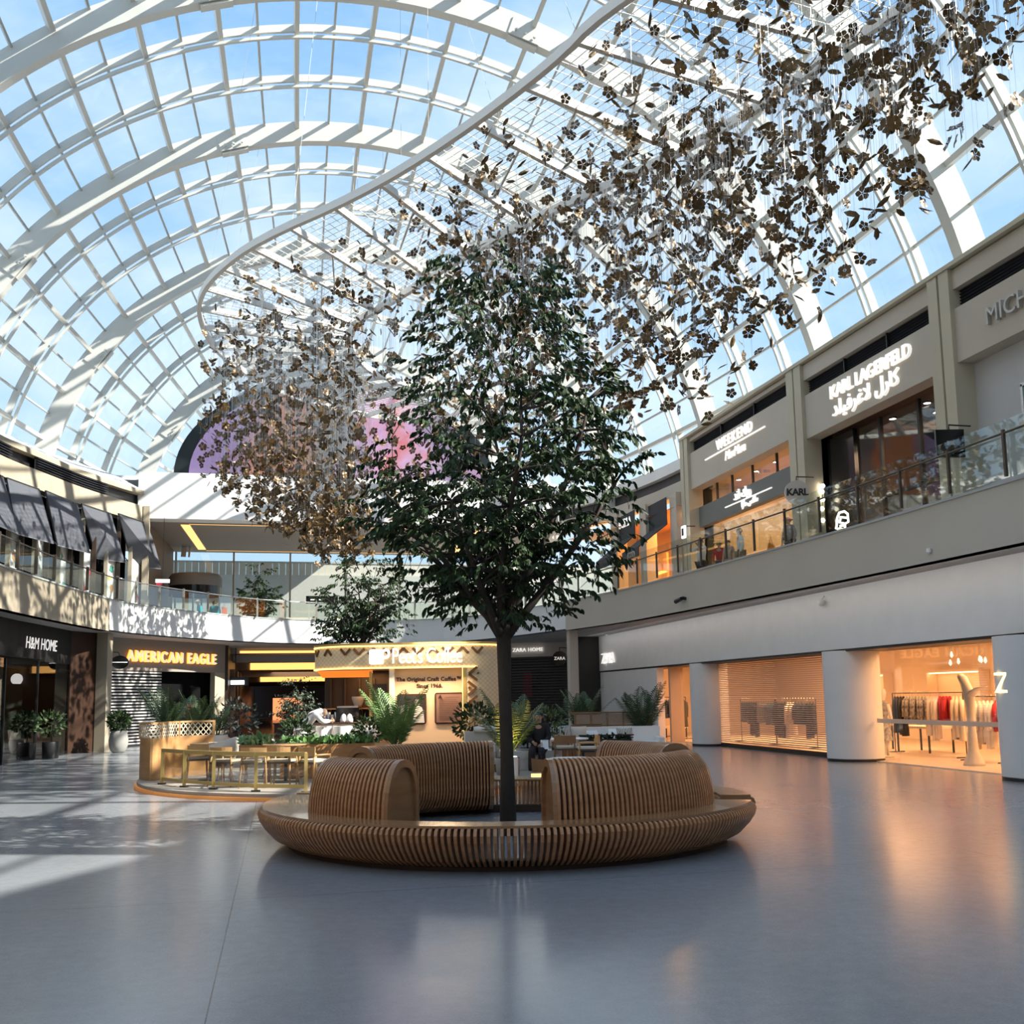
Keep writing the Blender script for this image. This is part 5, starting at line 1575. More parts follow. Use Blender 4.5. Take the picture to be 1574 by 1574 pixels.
while cols_ < 2400:
    u = rf.random()
    if u > .80: continue
    dens = .9 if u < .2 else .62 if u < .45 else .25 if u < .635 else 1.0
    if rf.random() > dens: continue
    w = rf.random() ** (1.9 if u < .5 else 1.2)
    P = arm_point(u, w)
    cols_ += 1
    zb = zlow(u, w) + rf.uniform(0, 1.5)
    L_ = 14.7 - zb
    n = max(1, int(L_ * rf.uniform(.55, 1.0)))
    for q in range(n):
        z = zb + L_ * rf.random() ** (1.15 if u < .5 else 1.7)
        items.append((Vector((P.x + rf.uniform(-.05, .05), P.y + rf.uniform(-.05, .05), z)), 'f' if rf.random() < .55 else 'l'))
items.sort(key=lambda it: (it[0] - Vector((0, 0, 1.7))).length)
protos = {'f': [], 'l': []}
for v in range(6):
    mb = MB(); flower_mb(mb, Vector((0, 0, 0)), Vector((rf.uniform(-1, 1), rf.uniform(-1, 1), rf.uniform(-.9, .5))), .145, rf, 5 if v % 3 else 6)
    me = mb.build('bronze_flower', M_BRONZE); protos['f'].append(me.data); bpy.data.objects.remove(me)
    mb = MB(); bleaf_mb(mb, Vector((0, 0, 0)), Vector((rf.uniform(-1, 1), rf.uniform(-1, 1), rf.uniform(-1, 1))), .32, rf)
    me = mb.build('bronze_leaf', M_BRONZE); protos['l'].append(me.data); bpy.data.objects.remove(me)
wire_o = MB().tube([(0, 0, 0), (0, 0, 1)], .0022, 3, False).build('hanging_wire', M_CHROME)
wire_me = wire_o.data
bpy.data.objects.remove(wire_o)
cnt = {'f': 0, 'l': 0}
rest = {'f': MB(), 'l': MB()}
wires = MB()
for p, kd in items:
    if cnt[kd] < 300:
        cnt[kd] += 1
        o = bpy.data.objects.new('bronze_flower' if kd == 'f' else 'bronze_leaf', protos[kd][cnt[kd] % 6])
        COL.objects.link(o)
        o.location = p
        o.rotation_euler = (0, 0, rf.uniform(0, 6.28))
        s = rf.uniform(.8, 1.2)
        o.scale = (s, s, s)
        if kd == 'f': tag(o, 'bronze metal flower with rounded petals hung on a thin wire under the white ceiling frame', 'hanging flower', 'bronze flowers hung under the ceiling frame')
        else: tag(o, 'narrow bronze metal leaf hung on a thin wire under the white ceiling frame', 'hanging leaf', 'bronze leaves hung under the ceiling frame')
        w = bpy.data.objects.new('hanging_wire', wire_me)
        COL.objects.link(w)
        w.parent = o
        w.scale = (1, 1, (ZF - p.z) / s)
    else:
        if kd == 'f': flower_mb(rest['f'], p, Vector((rf.uniform(-1, 1), rf.uniform(-1, 1), rf.uniform(-.9, .5))), .138 * rf.uniform(.75, 1.15), rf, 5)
        else: bleaf_mb(rest['l'], p, Vector((rf.uniform(-1, 1), rf.uniform(-1, 1), rf.uniform(-1, 1))), .31 * rf.uniform(.8, 1.2), rf)
        if rf.random() < .5: wires.tube([p, (p.x, p.y, ZF)], .0022, 3, False)
o = rest['f'].build('bronze_flowers', M_BRONZE)
tag(o, 'mass of small distant bronze flowers filling the hanging curtain under the ceiling frame', 'hanging flowers', None, 'stuff')
buildw(wires, 'hanging_wires', M_CHROME, o)
o = rest['l'].build('bronze_leaves', M_BRONZE)
tag(o, 'mass of small distant bronze leaves scattered among the hanging flowers', 'hanging leaves', None, 'stuff')
print('flowers', len(items))
# ================================================================== coffee kiosk
CW, CS = -PHI, None
def kpos(px, D, z=0.0): return UD((px - 787) / F_PX * D, D, z)
M_KCREAM = mat('kiosk_cream', (.66, .50, .32), .6)
M_KWALL = mat('kiosk_wall', (.86, .62, .41), .6)
M_CHEV = mat('chevron_brown', (.13, .055, .015), .55)
M_GOLD = mat('brass', (.72, .52, .19), .32, .6)
M_GLOW = mat('gold_light_line', (1, .8, .4), .5, emit=(1, .62, .18), es=1.1)
def lattice_mat():
    m = mat('kiosk_lattice_pattern', (.86, .69, .44), .6)
    n = m.node_tree
    p = n.nodes['Principled BSDF']
    t = n.nodes.new('ShaderNodeTexCoord'); s = n.nodes.new('ShaderNodeSeparateXYZ')
    n.links.new(t.outputs['Object'], s.inputs[0])
    outs = []
    for op in ('ADD', 'SUBTRACT'):
        a = n.nodes.new('ShaderNodeMath'); a.operation = op
        n.links.new(s.outputs['X'], a.inputs[0]); n.links.new(s.outputs['Z'], a.inputs[1])
        q = n.nodes.new('ShaderNodeMath'); q.operation = 'PINGPONG'; q.inputs[1].default_value = .055
        n.links.new(a.outputs[0], q.inputs[0])
        l = n.nodes.new('ShaderNodeMath'); l.operation = 'LESS_THAN'; l.inputs[1].default_value = .008
        n.links.new(q.outputs[0], l.inputs[0]); outs.append(l)
    mx_ = n.nodes.new('ShaderNodeMath'); mx_.operation = 'MAXIMUM'
    n.links.new(outs[0].outputs[0], mx_.inputs[0]); n.links.new(outs[1].outputs[0], mx_.inputs[1])
    c = n.nodes.new('ShaderNodeMix'); c.data_type = 'RGBA'
    c.inputs['A'].default_value = (.86, .69, .44, 1); c.inputs['B'].default_value = (.68, .51, .30, 1)
    n.links.new(mx_.outputs[0], c.inputs['Factor']); n.links.new(c.outputs['Result'], p.inputs['Base Color'])
    return m
M_LATT = lattice_mat()
K = thing('coffee_kiosk', 'cream coffee kiosk with brown chevrons and white lit lettering behind the ring bench', 'kiosk', UD(-2.6, 24.3, .1), -PHI)
def rrect(x0, x1, y0, y1, rl, rr, n=8):
    o = []
    for cx, cy, a0, r in ((x0 + rl, y0 + rl, PI, rl), (x1 - rr, y0 + rr, 1.5 * PI, rr), (x1 - rr, y1 - rr, 0, rr), (x0 + rl, y1 - rl, .5 * PI, rl)):
        o += [(cx + r * cos(a0 + PI / 2 * i / n), cy + r * sin(a0 + PI / 2 * i / n)) for i in range(n + 1)]
    return o
# local frame: x right, y away from the camera, z up from the platform
fas = rrect(-2.3, 2.25, 0, 3.4, 1.2, .75, 10)
idx0 = 0
fl = fas[0:11] + fas[11:22]                       # left corner round to right corner
zb, zt = 2.32, 2.86
MB().wall([fas[-1]] + fl, zb, zt, .12).build('fascia', M_LATT, K, True)
MB().prism(fas, zt - .03, zt + .0).build('roof', M_KCREAM, K)
MB().prism(rrect(-2.2, 2.1, .1, 3.3, 1.1, .7), zb - .02, zb + .02).build('canopy_soffit', M_KCREAM, K)
def loop_strip(line, z, h, off, m, nm):
    MB().wall(offs(line, -off), z, z + h, .03).build(nm, m, K, True)
loop_strip([fas[-1]] + fl, zt, .05, .035, M_GOLD, 'top_trim')
loop_strip([fas[-1]] + fl, zt - .035, .03, .03, M_GLOW, 'light_line')
loop_strip([fas[-1]] + fl[:14], zb - .02, .035, .03, M_GLOW, 'light_line')
# right-hand curved wall, full height
rw = [(1.48, 0)] + fas[11:22] + [(2.25, 3.0)]
MB().wall(rw, 0, zb + .01, .12).build('curved_wall', M_LATT, K, True)
MB().bb((1.40, -.02, 0), (1.48, .22, zb)).build('jamb', M_GOLD, K)
MB().bb((1.385, -.03, 0), (1.40, -.01, zb)).build('light_line', M_GLOW, K)
# recessed text wall and its white post
MB().bb((-.22, .18, 0), (1.42, .30, zb)).build('text_wall', M_KWALL, K)
MB().bb((-.34, .02, 0), (-.22, .3, zb)).build('post', mat('kiosk_post', (.75, .68, .56), .5), K)
def local_text(body, size, m, x, y, z, al='LEFT', bold=0.0, sp=1.0, nm='letters', ext=.012, sx=1.0):
    c = K.matrix_basis @ Vector((x, y, z))
    return text(nm, body, size, m, c, RV, K, ext, bold, sp, 0, al, sx=sx)
M_INK = mat('brown_ink', (.06, .02, .015), .6)
bpy.context.view_layer.update()
local_text('The Original Craft Coffee\u2122.', .128, M_INK, .6, .17, 2.0, 'CENTER', .004, 1.05)
local_text('Since 1966.', .128, M_INK, .6, .17, 1.84, 'CENTER', .004, 1.05)
def framed(x0, x1, z0, z1, nm, mm):
    f = MB().prism([(px_, pz_) for px_, pz_ in rrect(x0, x1, z0, z1, .06, .06, 5)], 0, .05, Matrix.Translation((0, .18, 0)) @ Matrix.Rotation(PI / 2, 4, 'X')).build(nm, M_INK, K)
    MB().bb((x0 + .04, .118, z0 + .04), (x1 - .04, .128, z1 - .04)).build('print', mm, f)
    return f
f1 = framed(-.17, .52, .98, 1.70, 'picture_frame', mat('photo_grey', (.03, .028, .03), .5))
MB().prism([(.20, 1.02), (.48, 1.02), (.46, 1.25), (.42, 1.38), (.34, 1.42), (.27, 1.38), (.24, 1.25)], 0, .008, Matrix.Translation((0, .116, 0)) @ Matrix.Rotation(PI / 2, 4, 'X')).build('printed_figure', mat('photo_light', (.7, .68, .66), .5), f1)
MB().prism([(.31 + .07 * cos(a * .6283), 1.49 + .085 * sin(a * .6283)) for a in range(10)], 0, .008, Matrix.Translation((0, .116, 0)) @ Matrix.Rotation(PI / 2, 4, 'X')).build('printed_head', mat('photo_mid', (.4, .38, .37), .5), f1)
MB().prism([(-.12, 1.2), (.14, 1.2), (.16, 1.36), (.05, 1.46), (-.1, 1.42)], 0, .007, Matrix.Translation((0, .117, 0)) @ Matrix.Rotation(PI / 2, 4, 'X')).build('printed_shape', mat('photo_mid'), f1)
f2 = framed(.72, 1.28 + .12, .98, 1.72, 'picture_frame', mat('notice_brown', (.25, .14, .11), .5))
ln = MB()
for q in range(12):
    ln.bb((.82, .112, 1.08 + q * .042), (1.30 - (q % 3) * .03, .118, 1.085 + q * .042))
ln.bb((.96, .112, 1.60), (1.30, .118, 1.606))
ln.build('text_lines', M_INK, f2)
local_text('A', .13, M_INK, .81, .11, 1.58, nm='letter')
# open serving side
MB().bb((-2.15, 1.6, .0), (-.34, 1.7, zb)).build('back_wall', mat('kiosk_dark', (.03, .018, .013), .5), K)
MB().bb((-2.2, .0, 0), (-.34, .10, .95)).build('counter_front', wood('counter_wood', (.42, .24, .12), (.5, .3, .16)), K)
MB().bb((-2.25, -.06, .95), (-.34, .62, 1.0)).build('counter_top', M_INK, K)
MB().add([(-2.1, .25, 2.28), (-.75, .25, 2.28), (-.85, .5, 2.12), (-2.0, .5, 2.12)], [(0, 1, 2, 3), (3, 2, 1, 0)]).build('cove', mat('orange_cove', (.45, .15, .03), .5, emit=(1, .30, .04), es=.35), K)
for q in range(5):
    MB().bb((-2.0 + q * .36, 1.5, 1.05), (-1.96 + q * .36, 1.58, 2.1)).build('shelf_upright', M_DARK, K)
MB().bb((-2.1, 1.42, 1.35), (-.5, 1.6, 1.38)).build('back_shelf', wood('counter_wood', (0, 0, 0), (0, 0, 0)), K)
MB().bb((-.85, .3, 1.0), (-.78, .36, zb)).build('brass_post', M_GOLD, K)
MB().bb((-.75, .25, 1.35), (-.42, .3, 1.95)).build('menu_board', M_DARK, K)
ch = MB()
def chev(pts, th, dep=-.015):
    for (a, b) in zip(pts, pts[1:]):
        ch.bar((a[0], dep, a[1]), (b[0], dep, b[1]), .03, th, up=(0, 1, 0)) if False else ch.bar((a[0], dep, a[1]), (b[0], dep, b[1]), th, .03, up=(0, 1, 0))
for q in range(9):
    x = -1.05 + q * .35
    up_ = 1 if q % 2 else -1
    z = zt - .15
    chev([(x - .13, z - up_ * .07), (x, z + up_ * .07), (x + .13, z - up_ * .07)], .06)
def on_curve(s):
    """point and direction along the front of the kiosk from the left corner"""
    pass
for q in range(3):                                   # chevrons on the rounded left end
    a = PI + (.5 + q * .42)
    c = Vector((-2.3 + 1.2, 1.2, 0)); 
    for sgn in (-1, 1):
        p0 = c + Vector((cos(a), sin(a), 0)) * 1.215; p1 = c + Vector((cos(a + sgn * .1), sin(a + sgn * .1), 0)) * 1.215
        d = 1 if q % 2 else -1
        ch.bar((p0.x, p0.y, zt - .15 + d * .07), (p1.x, p1.y, zt - .15 - d * .07), .05, .03, up=(cos(a), sin(a), 0))
for q in range(6):
    z = 2.15 - q * .34
    s_ = 1 if q % 2 else -1
    if s_ > 0: chev([(1.52, z + .16), (1.72, z), (1.52, z - .16)], .06)
    else: chev([(1.74, z + .16), (1.54, z), (1.74, z - .16)], .06)
    chev([(1.74 if s_ < 0 else 1.53, z - .01), (1.78 if s_ < 0 else 1.57, z + .03)], .05)
ch_n = len(ch.v) // 8
for q in range(ch_n):
    MB().add(ch.v[q * 8:q * 8 + 8], [tuple(i - q * 8 for i in f) for f in ch.f[q * 6:q * 6 + 6]]).build('chevron_bar', M_CHEV, K)
# lit name with the cup mark
t = K
cup = MB()
cup.prism([(p[0], p[1]) for p in rrect(-.80, -.46, 2.40, 2.76, .05, .05, 4)], 0, .05, Matrix.Translation((0, -.03, 0)) @ Matrix.Rotation(PI / 2, 4, 'X'))
pts = [(-.46, 2.72), (-.39, 2.745), (-.34, 2.70), (-.335, 2.62), (-.38, 2.565), (-.46, 2.55)]
for a, b in zip(pts, pts[1:]): cup.bar((a[0], -.055, a[1]), (b[0], -.055, b[1]), .06, .05, up=(0, 1, 0))
cup.build('cup_mark', M_SIGNW, K)
local_text("Peet's Coffee", .52, M_SIGNW, -.28, -.04, 2.42, bold=.0, sp=.9, ext=.03, sx=.68)
area('kiosk_fill_light', UD(-3.6, 25.2, 2.35), .8, 12, (1, .5, .2), (0, 0, 0))
l_ = area('kiosk_fill_light', UD(-2.0, 24.0, 2.30), 1.6, 30, (1, .7, .4), (-.35, 0, -PHI), .15)  # added fill under the canopy edge, brightens the text wall
area('kiosk_fill_light', UD(-1.75, 23.7, 3.05), 1.2, 4, (1, .8, .5), (.9, 0, -PHI), .1)  # added lamp in mid-air before the kiosk, brightens its fascia

# things on the counter
def small(name, lab, cat, loc, prof, m, n=14, group=None, rz=0):
    t = thing(name, lab, cat, loc, rz, group)
    MB().lathe(prof, n).build('body', m, t, 'all')
    return t
CUPP = [(0, 0), (.03, 0), (.042, .11), (.0, .11)]
M_PAPERC = mat('paper_cup', (.75, .7, .62), .6)
for i in range(6):
    p = K.matrix_basis @ Vector((-2.0 + i * .09, .35, 1.0))
    c = small('cup_stack', 'stack of cups on the kiosk counter, %s from its left end' % ORD[i], 'cups', p, [(0, 0), (.04, 0), (.045, .3 - (i % 2) * .06), (0, .3 - (i % 2) * .06)], M_PAPERC if i % 2 else M_CHROME, 12, 'cup stacks at the left of the kiosk counter')
    MB().lathe([(.046, .02), (.047, .05)], 12).build('rim', M_INK, c)
t = thing('coffee_machine', 'dark coffee machine on the kiosk counter', 'coffee machine', K.matrix_basis @ Vector((-1.35, .4, 1.0)), -PHI)
MB().box((0, 0, .2), (.55, .4, .4)).build('body', M_BLACKG, t)
MB().box((0, -.02, .42), (.5, .36, .04)).build('top', M_CHROME, t)
for s in (-.14, .14): MB().tube([(s, -.2, .2), (s, -.32, .16)], .02, 6).build('handle', M_BLACK, t)
t = thing('coffee_grinder', 'clear-hopper coffee grinder lit from behind in the kiosk', 'grinder', K.matrix_basis @ Vector((-1.25, 1.2, 1.0)), -PHI)
MB().box((0, 0, .18), (.2, .25, .36)).build('body', M_BLACK, t)
MB().lathe([(.06, .36), (.16, .6), (.16, .66)], 14).build('hopper', mat('hopper_white', (.5, .5, .5), .3), t, 'all')
t = thing('tap', 'curved steel water tap on the kiosk counter', 'tap', K.matrix_basis @ Vector((-.62, .35, 1.0)), -PHI)
MB().tube([(0, 0, 0), (0, 0, .3), (-.05, 0, .38), (-.14, 0, .38), (-.18, 0, .3)], .018, 8).build('spout', M_CHROME, t, 'all')
MB().lathe([(0, 0), (.05, 0), (.05, .03), (0, .03)], 12).build('base', M_CHROME, t)

# ================================================================== round cafe platform
EC, EA, EB = (-3.2, 23.5), 4.95, 5.85
def ell(s=0.0, n=90):
    return [UD(EC[0] + (EA - s) * cos(2 * PI * i / n), EC[1] + (EB - s) * sin(2 * PI * i / n)) for i in range(n)]
t = thing('cafe_platform', 'low oval platform with an orange lit edge under the cafe tables', 'platform', UD(EC[0], EC[1]))
e0, e1 = ell(), ell(.05)
def ringprism(pts, z0, z1):
    n = len(pts)
    return MB().add([(p.x, p.y, z0) for p in pts] + [(p.x, p.y, z1) for p in pts], [tuple(range(n))[::-1], tuple(range(n, 2 * n))] + [(i, (i + 1) % n, n + (i + 1) % n, n + i) for i in range(n)])
buildw(ringprism(e0, .0, .055), 'lower_edge', mat('orange_edge', (.62, .27, .08), .5, emit=(1, .35, .06), es=.12), t)
buildw(ringprism(e1, .055, .115), 'deck', mat('grey_brown_deck', (.36, .32, .28), .55), t)
PZ = .115

# brass railing on its front left edge
t = thing('cafe_railing', 'low brass railing with clear panes along the front edge of the cafe platform', 'railing', at(360, 1214, Z=PZ))
rp_ = [at(x, y, Z=PZ) for x, y in ((249, 1205), (283, 1209.5), (328, 1213), (393, 1216.5), (470, 1218))]
for i, p in enumerate(rp_):
    buildw(MB().bb((p.x - .03, p.y - .03, PZ), (p.x + .03, p.y + .03, PZ + .67)), 'post', M_GOLD, t)
    buildw(MB().bb((p.x - .08, p.y - .06, PZ), (p.x + .08, p.y + .06, PZ + .02)), 'foot', M_BLACK, t)
for a, b in zip(rp_, rp_[1:]):
    buildw(MB().bar(a + Vector((0, 0, .65)), b + Vector((0, 0, .65)), .06, .07), 'top_rail', M_GOLD, t)
    buildw(MB().bar(a + Vector((0, 0, .10)), b + Vector((0, 0, .10)), .04, .06), 'bottom_rail', M_GOLD, t)
    buildw(MB().bar(a + Vector((0, 0, .37)), b + Vector((0, 0, .37)), .012, .48), 'pane', glass('fluted_glass', (.88, .88, .84), .08), t)

OAK = wood('oak', (.48, .27, .11), (.58, .35, .16), .45, (2, 2, 10))
OAKD = wood('dark_oak', (.24, .12, .055), (.30, .16, .075), .45, (2, 2, 10))
M_SEATC = mat('cream_seat', (.72, .64, .52), .8)
M_WOVEN = mat('woven_seat_edge', (.10, .085, .07), .8)
def cafe_chair(lab, px, D, face, group='wooden cafe chairs', m=None):
    """face: 0 = its back towards the camera"""
    p = kpos(px, D, PZ)
    t = thing('cafe_chair', lab, 'chair', p, -PHI + face, group)
    m = m or OAK
    MB().box((0, 0, .44), (.46, .44, .035)).build('seat_frame', M_WOVEN, t)
    MB().prism(rrect(-.22, .22, -.2, .21, .08, .08, 4), .455, .50).build('seat', M_SEATC, t)
    for sx in (-1, 1):
        for sy in (-1, 1):
            top = .66 if sy < 0 else .58
            MB().tube([(sx * .20, sy * .18, top), (sx * .22, sy * .20, .42), (sx * .25, sy * .24, 0)], [.016, .022, .014], 7).build('leg', m, t, 'all')
        MB().tube([(sx * .21, -.19, .58), (sx * .25, .0, .585), (sx * .21, .19, .58)], .017, 6).build('arm', m, t, 'all')
    mb = MB()
    n = 8
    arc = [(-.24 + .48 * i / n, -.20 - .07 * sin(PI * i / n)) for i in range(n + 1)]
    mb.wall(arc, .56, .73, .02)
    mb.build('backrest', m, t)
    return t
cafe_chair('oak chair behind the brass railing, nearest the tall palm planter', 306, 20.8, .5)
cafe_chair('oak chair behind the middle brass post, pulled up to the left table', 350, 19.7, -.3)
cafe_chair('oak chair with its broad pale backrest turned to the camera, under the leafy box', 394, 19.3, 0.05)
cafe_chair('oak chair beside the last brass pane, left of the right table', 434, 19.4, -.15)
cafe_chair('oak chair just right of the last brass post, beside the ring bench', 484, 19.2, -.7)
cafe_chair('oak chair with orange back between the long planter and the ring bench', 575, 20.0, 2.4)
def round_table(lab, px, D, r, h, top_m, leg_m, group=None, z=PZ):
    t = thing('cafe_table', lab, 'table', kpos(px, D, z), 0, group)
    MB().lathe([(0, h - .035), (r - .02, h - .035), (r, h - .02), (r, h), (0, h)], 32).build('top', top_m, t)
    MB().lathe([(.0, .0), (.24, .0), (.24, .02), (.035, .035), (.03, h - .04), (.0, h - .04)], 20).build('pedestal', leg_m, t, True)
    return t
round_table('round pale oak cafe table at left behind the brass railing', 326, 21.2, .42, .74, OAK, M_BLACK)
round_table('round pale oak cafe table in front of the long wooden planter', 440, 20.3, .45, .74, OAK, M_BLACK)
def saucer(px, D):
    t = thing('plate', 'white saucer on the left cafe table', 'plate', kpos(px, D, PZ + .745))
    MB().lathe([(0, 0), (.06, 0), (.11, .015), (.0, .008)], 18).build('dish', M_WHITEW, t, True)
saucer(330, 21.1)
def shell_chair(lab, px, D, face, m):
    t = thing('shell_armchair', lab, 'armchair', kpos(px, D, PZ), -PHI + face)
    n = 14
    vs, fs = [], []
    for k, (r, z, sp) in enumerate(((.0, .42, 0), (.24, .42, 0), (.31, .5, .0), (.36, .66, .06), (.37, .80, .12))):
        for i in range(n + 1):
            a = -PI * 1.16 / 1 + (PI * 1.32) * i / n - .51 + PI * .1
            e = 1 - abs(i - n / 2) / (n / 2)
            zz = z - (0 if k < 3 else (1 - e ** .6) * (.16 if k == 4 else .06))
            vs.append((r * cos(a), r * sin(a), zz + (.06 * e if k == 4 else 0)))
    for k in range(4):
        for i in range(n):
            fs.append((k * (n + 1) + i, k * (n + 1) + i + 1, (k + 1) * (n + 1) + i + 1, (k + 1) * (n + 1) + i))
    o = MB().add(vs, fs).build('shell', m, t, 'all')
    md = o.modifiers.new('thick', 'SOLIDIFY'); md.thickness = .035
    MB().lathe([(0, .41), (.26, .41), (.28, .45), (.24, .49), (0, .5)], 18).build('cushion', m, t, True)
    for q in range(4):
        a = PI / 4 + q * PI / 2
        MB().tube([(.15 * cos(a), .15 * sin(a), .42), (.26 * cos(a), .26 * sin(a), 0)], [.018, .012], 6).build('leg', OAKD, t)
    return t
M_SHELL = mat('pale_grey_fabric', (.56, .54, .51), .85)
shell_chair('pale grey shell armchair facing away, behind the left cafe table', 368, 21.6, .3, M_SHELL)
shell_chair('cream shell armchair tilted toward the camera beside the lattice screen', 342, 21.0, 1.3, mat('cream_fabric', (.72, .66, .58), .85))
shell_chair('grey shell armchair left of the long wooden planter', 424, 21.8, -.6, mat('taupe_fabric', (.40, .36, .32), .85))

# plants
def palm(name, lab, loc, n, L, lean, seed, pot=None, pot_m=None, m=None, droop=.9, stem_h=.25, wl=.34, cat='plant', group=None):
    r = random.Random(seed)
    t = thing(name, lab, cat, loc, 0, group)
    z0 = 0
    if pot:
        MB().lathe(pot, 22).build('pot', pot_m, t, 'all')
        z0 = pot[-1][1] - .05
        MB().lathe([(0, z0), (pot[-1][0] * .96, z0)], 16).build('soil', mat('soil'), t)
    mb, st = MB(), MB()
    for i in range(n):
        a = 2 * PI * i / n + r.uniform(-.4, .4)
        up = r.uniform(2.0, 6.5)
        d = Vector((cos(a), sin(a), up)).normalized()
        l = L * r.uniform(.65, 1.05)
        p = Vector((r.uniform(-.05, .05), r.uniform(-.05, .05), z0))
        pts = [p.copy()]
        S = 13
        for q in range(S):
            d = (d + Vector((cos(a) * .03, sin(a) * .03, -.034 * droop * (q / S + .3)))).normalized()
            p = p + d * l / S
            pts.append(p.copy())
        st.tube(pts, [.012 * (1 - .8 * q / S) + .002 for q in range(S + 1)], 5)
        side = d.cross(Vector((0, 0, 1)))
        if side.length < .05: side = Vector((-sin(a), cos(a), 0))
        side.normalize()
        for q in range(3, S + 1):
            tq = (pts[q] - pts[q - 1]).normalized()
            for s in (-1, 1):
                for h in (0, .5):
                    b = pts[q] - tq * l / S * h
                    f = (q - h) / S
                    ll = wl * L / 1.4 * (sin(PI * min(1, f * .85 + .12)) ** .7) * r.uniform(.85, 1.1)
                    dd = (side * s * .75 + tq * .8 + Vector((0, 0, -.12))).normalized()
                    e = b + dd * ll
                    nn = tq.cross(dd).normalized()
                    w = .009 + .005 * L
                    mid = b + dd * ll * .5 + Vector((0, 0, .015))
                    wv = nn.cross(dd).normalized() * w
                    mb.add([b, mid - wv, e - Vector((0, 0, ll * .18)), mid + wv], [(0, 1, 2, 3)])
    st.build('stalks', M_STALK, t, 'all')
    mb.build('fronds', m or LEAFM2, t)
    return t
M_STALK = mat('palm_stalk', (.10, .13, .04), .6)
M_PALMB = mat('bright_palm_leaf', (.10, .20, .05), .5, noise=(3, (.15, .26, .07)))
M_PALMD = mat('deep_palm_leaf', (.03, .065, .028), .5, noise=(3, (.05, .10, .035)))
POTL = [(0, 0), (.22, 0), (.25, .3), (.26, .45), (.25, .46)]
M_POTW = mat('white_pot', (.68, .66, .62), .5)

# curved wooden end planter with lattice back
t = thing('banquette', 'curved oak banquette with a diamond lattice back at the left end of the platform', 'banquette', kpos(265, 22.6, PZ))
bl = [kpos(218, 21.7), kpos(232, 21.2), kpos(247, 21.4), kpos(275, 22.6), kpos(330, 22.9)]
bl2 = smooth_line([(p.x, p.y) for p in bl], 2)
buildw(MB().wall(bl2, PZ, .95, .08), 'front_panel', wood('banquette_oak', (.46, .24, .09), (.56, .31, .13), .4, (2, 2, 8), .1), t, True)
lp = resample(bl2, .115)
lat = MB()
for i in range(len(lp) - 1):
    for (z0, z1) in ((.97, 1.11), (1.11, 1.25)):
        lat.bar((lp[i].x, lp[i].y + .03, z0), (lp[i + 1].x, lp[i + 1].y + .03, z1), .02, .02)
        lat.bar((lp[i].x, lp[i].y + .03, z1), (lp[i + 1].x, lp[i + 1].y + .03, z0), .02, .02)
buildw(lat, 'lattice', mat('cream_cane', (.72, .62, .46), .7), t)
buildw(MB().wall(bl2, 1.25, 1.29, .08), 'top_rail', OAK, t)
buildw(MB().wall(bl2, .95, .97, .08), 'middle_rail', OAK, t)
b = MB()
for i in (0, len(lp) // 3, 2 * len(lp) // 3, len(lp) - 1):
    p = lp[i]
    buildw(MB().bb((p.x - .025, p.y, .95), (p.x + .025, p.y + .06, 1.29)), 'upright', OAK, t)
palm('potted_palm', 'dark palm growing in front of the lattice at the left end of the platform', kpos(258, 22.9, PZ + .35), 11, 1.25, .3, 4, POTL, M_POTW, M_PALMD)
palm('potted_palm', 'green palm behind the lattice banquette, below the red poster', kpos(300, 25.5, PZ + .3), 12, 1.2, .3, 5, POTL, M_POTW, LEAFM2)
palm('potted_palm', 'small palm behind the right end of the lattice banquette', kpos(335, 25.8, PZ + .3), 9, 1.0, .3, 6, POTL, M_POTW, M_PALMD)
def stand_for(px, D): pass
for px, D, zt in ((258, 22.9, PZ + .35), (300, 25.5, PZ + .3), (335, 25.8, PZ + .3)):
    p = kpos(px, D, PZ)
    t = thing('plinth', 'dark plinth under the ' + ('front palm by the lattice' if D < 24 else 'palm below the red poster' if px == 300 else 'small palm at the right lattice end'), 'plinth', p)
    MB().lathe([(0, 0), (.25, 0), (.25, zt - PZ), (0, zt - PZ)], 18).build('block', M_DARK, t)
    MB().lathe([(.252, zt - PZ - .03), (.26, zt - PZ - .02), (.252, zt - PZ)], 18).build('rim', M_BLACK, t)

def planter_box(name, lab, a, b, D0, z0, z1, w, m, leafm, n, lh, seed, ll=.14):
    pa, pb = a, b
    t = thing(name, lab, 'planter', (pa + pb) / 2 + Vector((0, 0, 0)))
    buildw(MB().bar(Vector((pa.x, pa.y, (z0 + z1) / 2)), Vector((pb.x, pb.y, (z0 + z1) / 2)), w, z1 - z0), 'box', m, t)
    r = random.Random(seed)
    mb = MB()
    sd = (pb - pa).normalized().cross(Vector((0, 0, 1)))
    for i in range(n):
        p = pa.lerp(pb, r.uniform(.02, .98)) + sd * r.uniform(-w * .5, w * .5)
        p.z = z1 - .03
        leaf(mb, p + Vector((0, 0, r.uniform(0, lh))), Vector((r.uniform(-1, 1), r.uniform(-1, 1), r.uniform(.1, 1.2))), ll * r.uniform(.7, 1.3), ll * .55, r)
    buildw(mb, 'foliage', leafm, t)
    return t
M_LETT = mat('fresh_green_leaf', (.10, .22, .06), .5, noise=(4, (.17, .32, .10)))
planter_box('long_planter', 'long oak planter of bright low plants in front of the kiosk counter', kpos(432, 21.3, 0), kpos(584, 21.6, 0), 21, PZ, .80, .42, wood('planter_oak', (.42, .20, .075), (.52, .27, .11), .45, (2, 2, 7)), M_LETT, 420, .10, 8, .15)
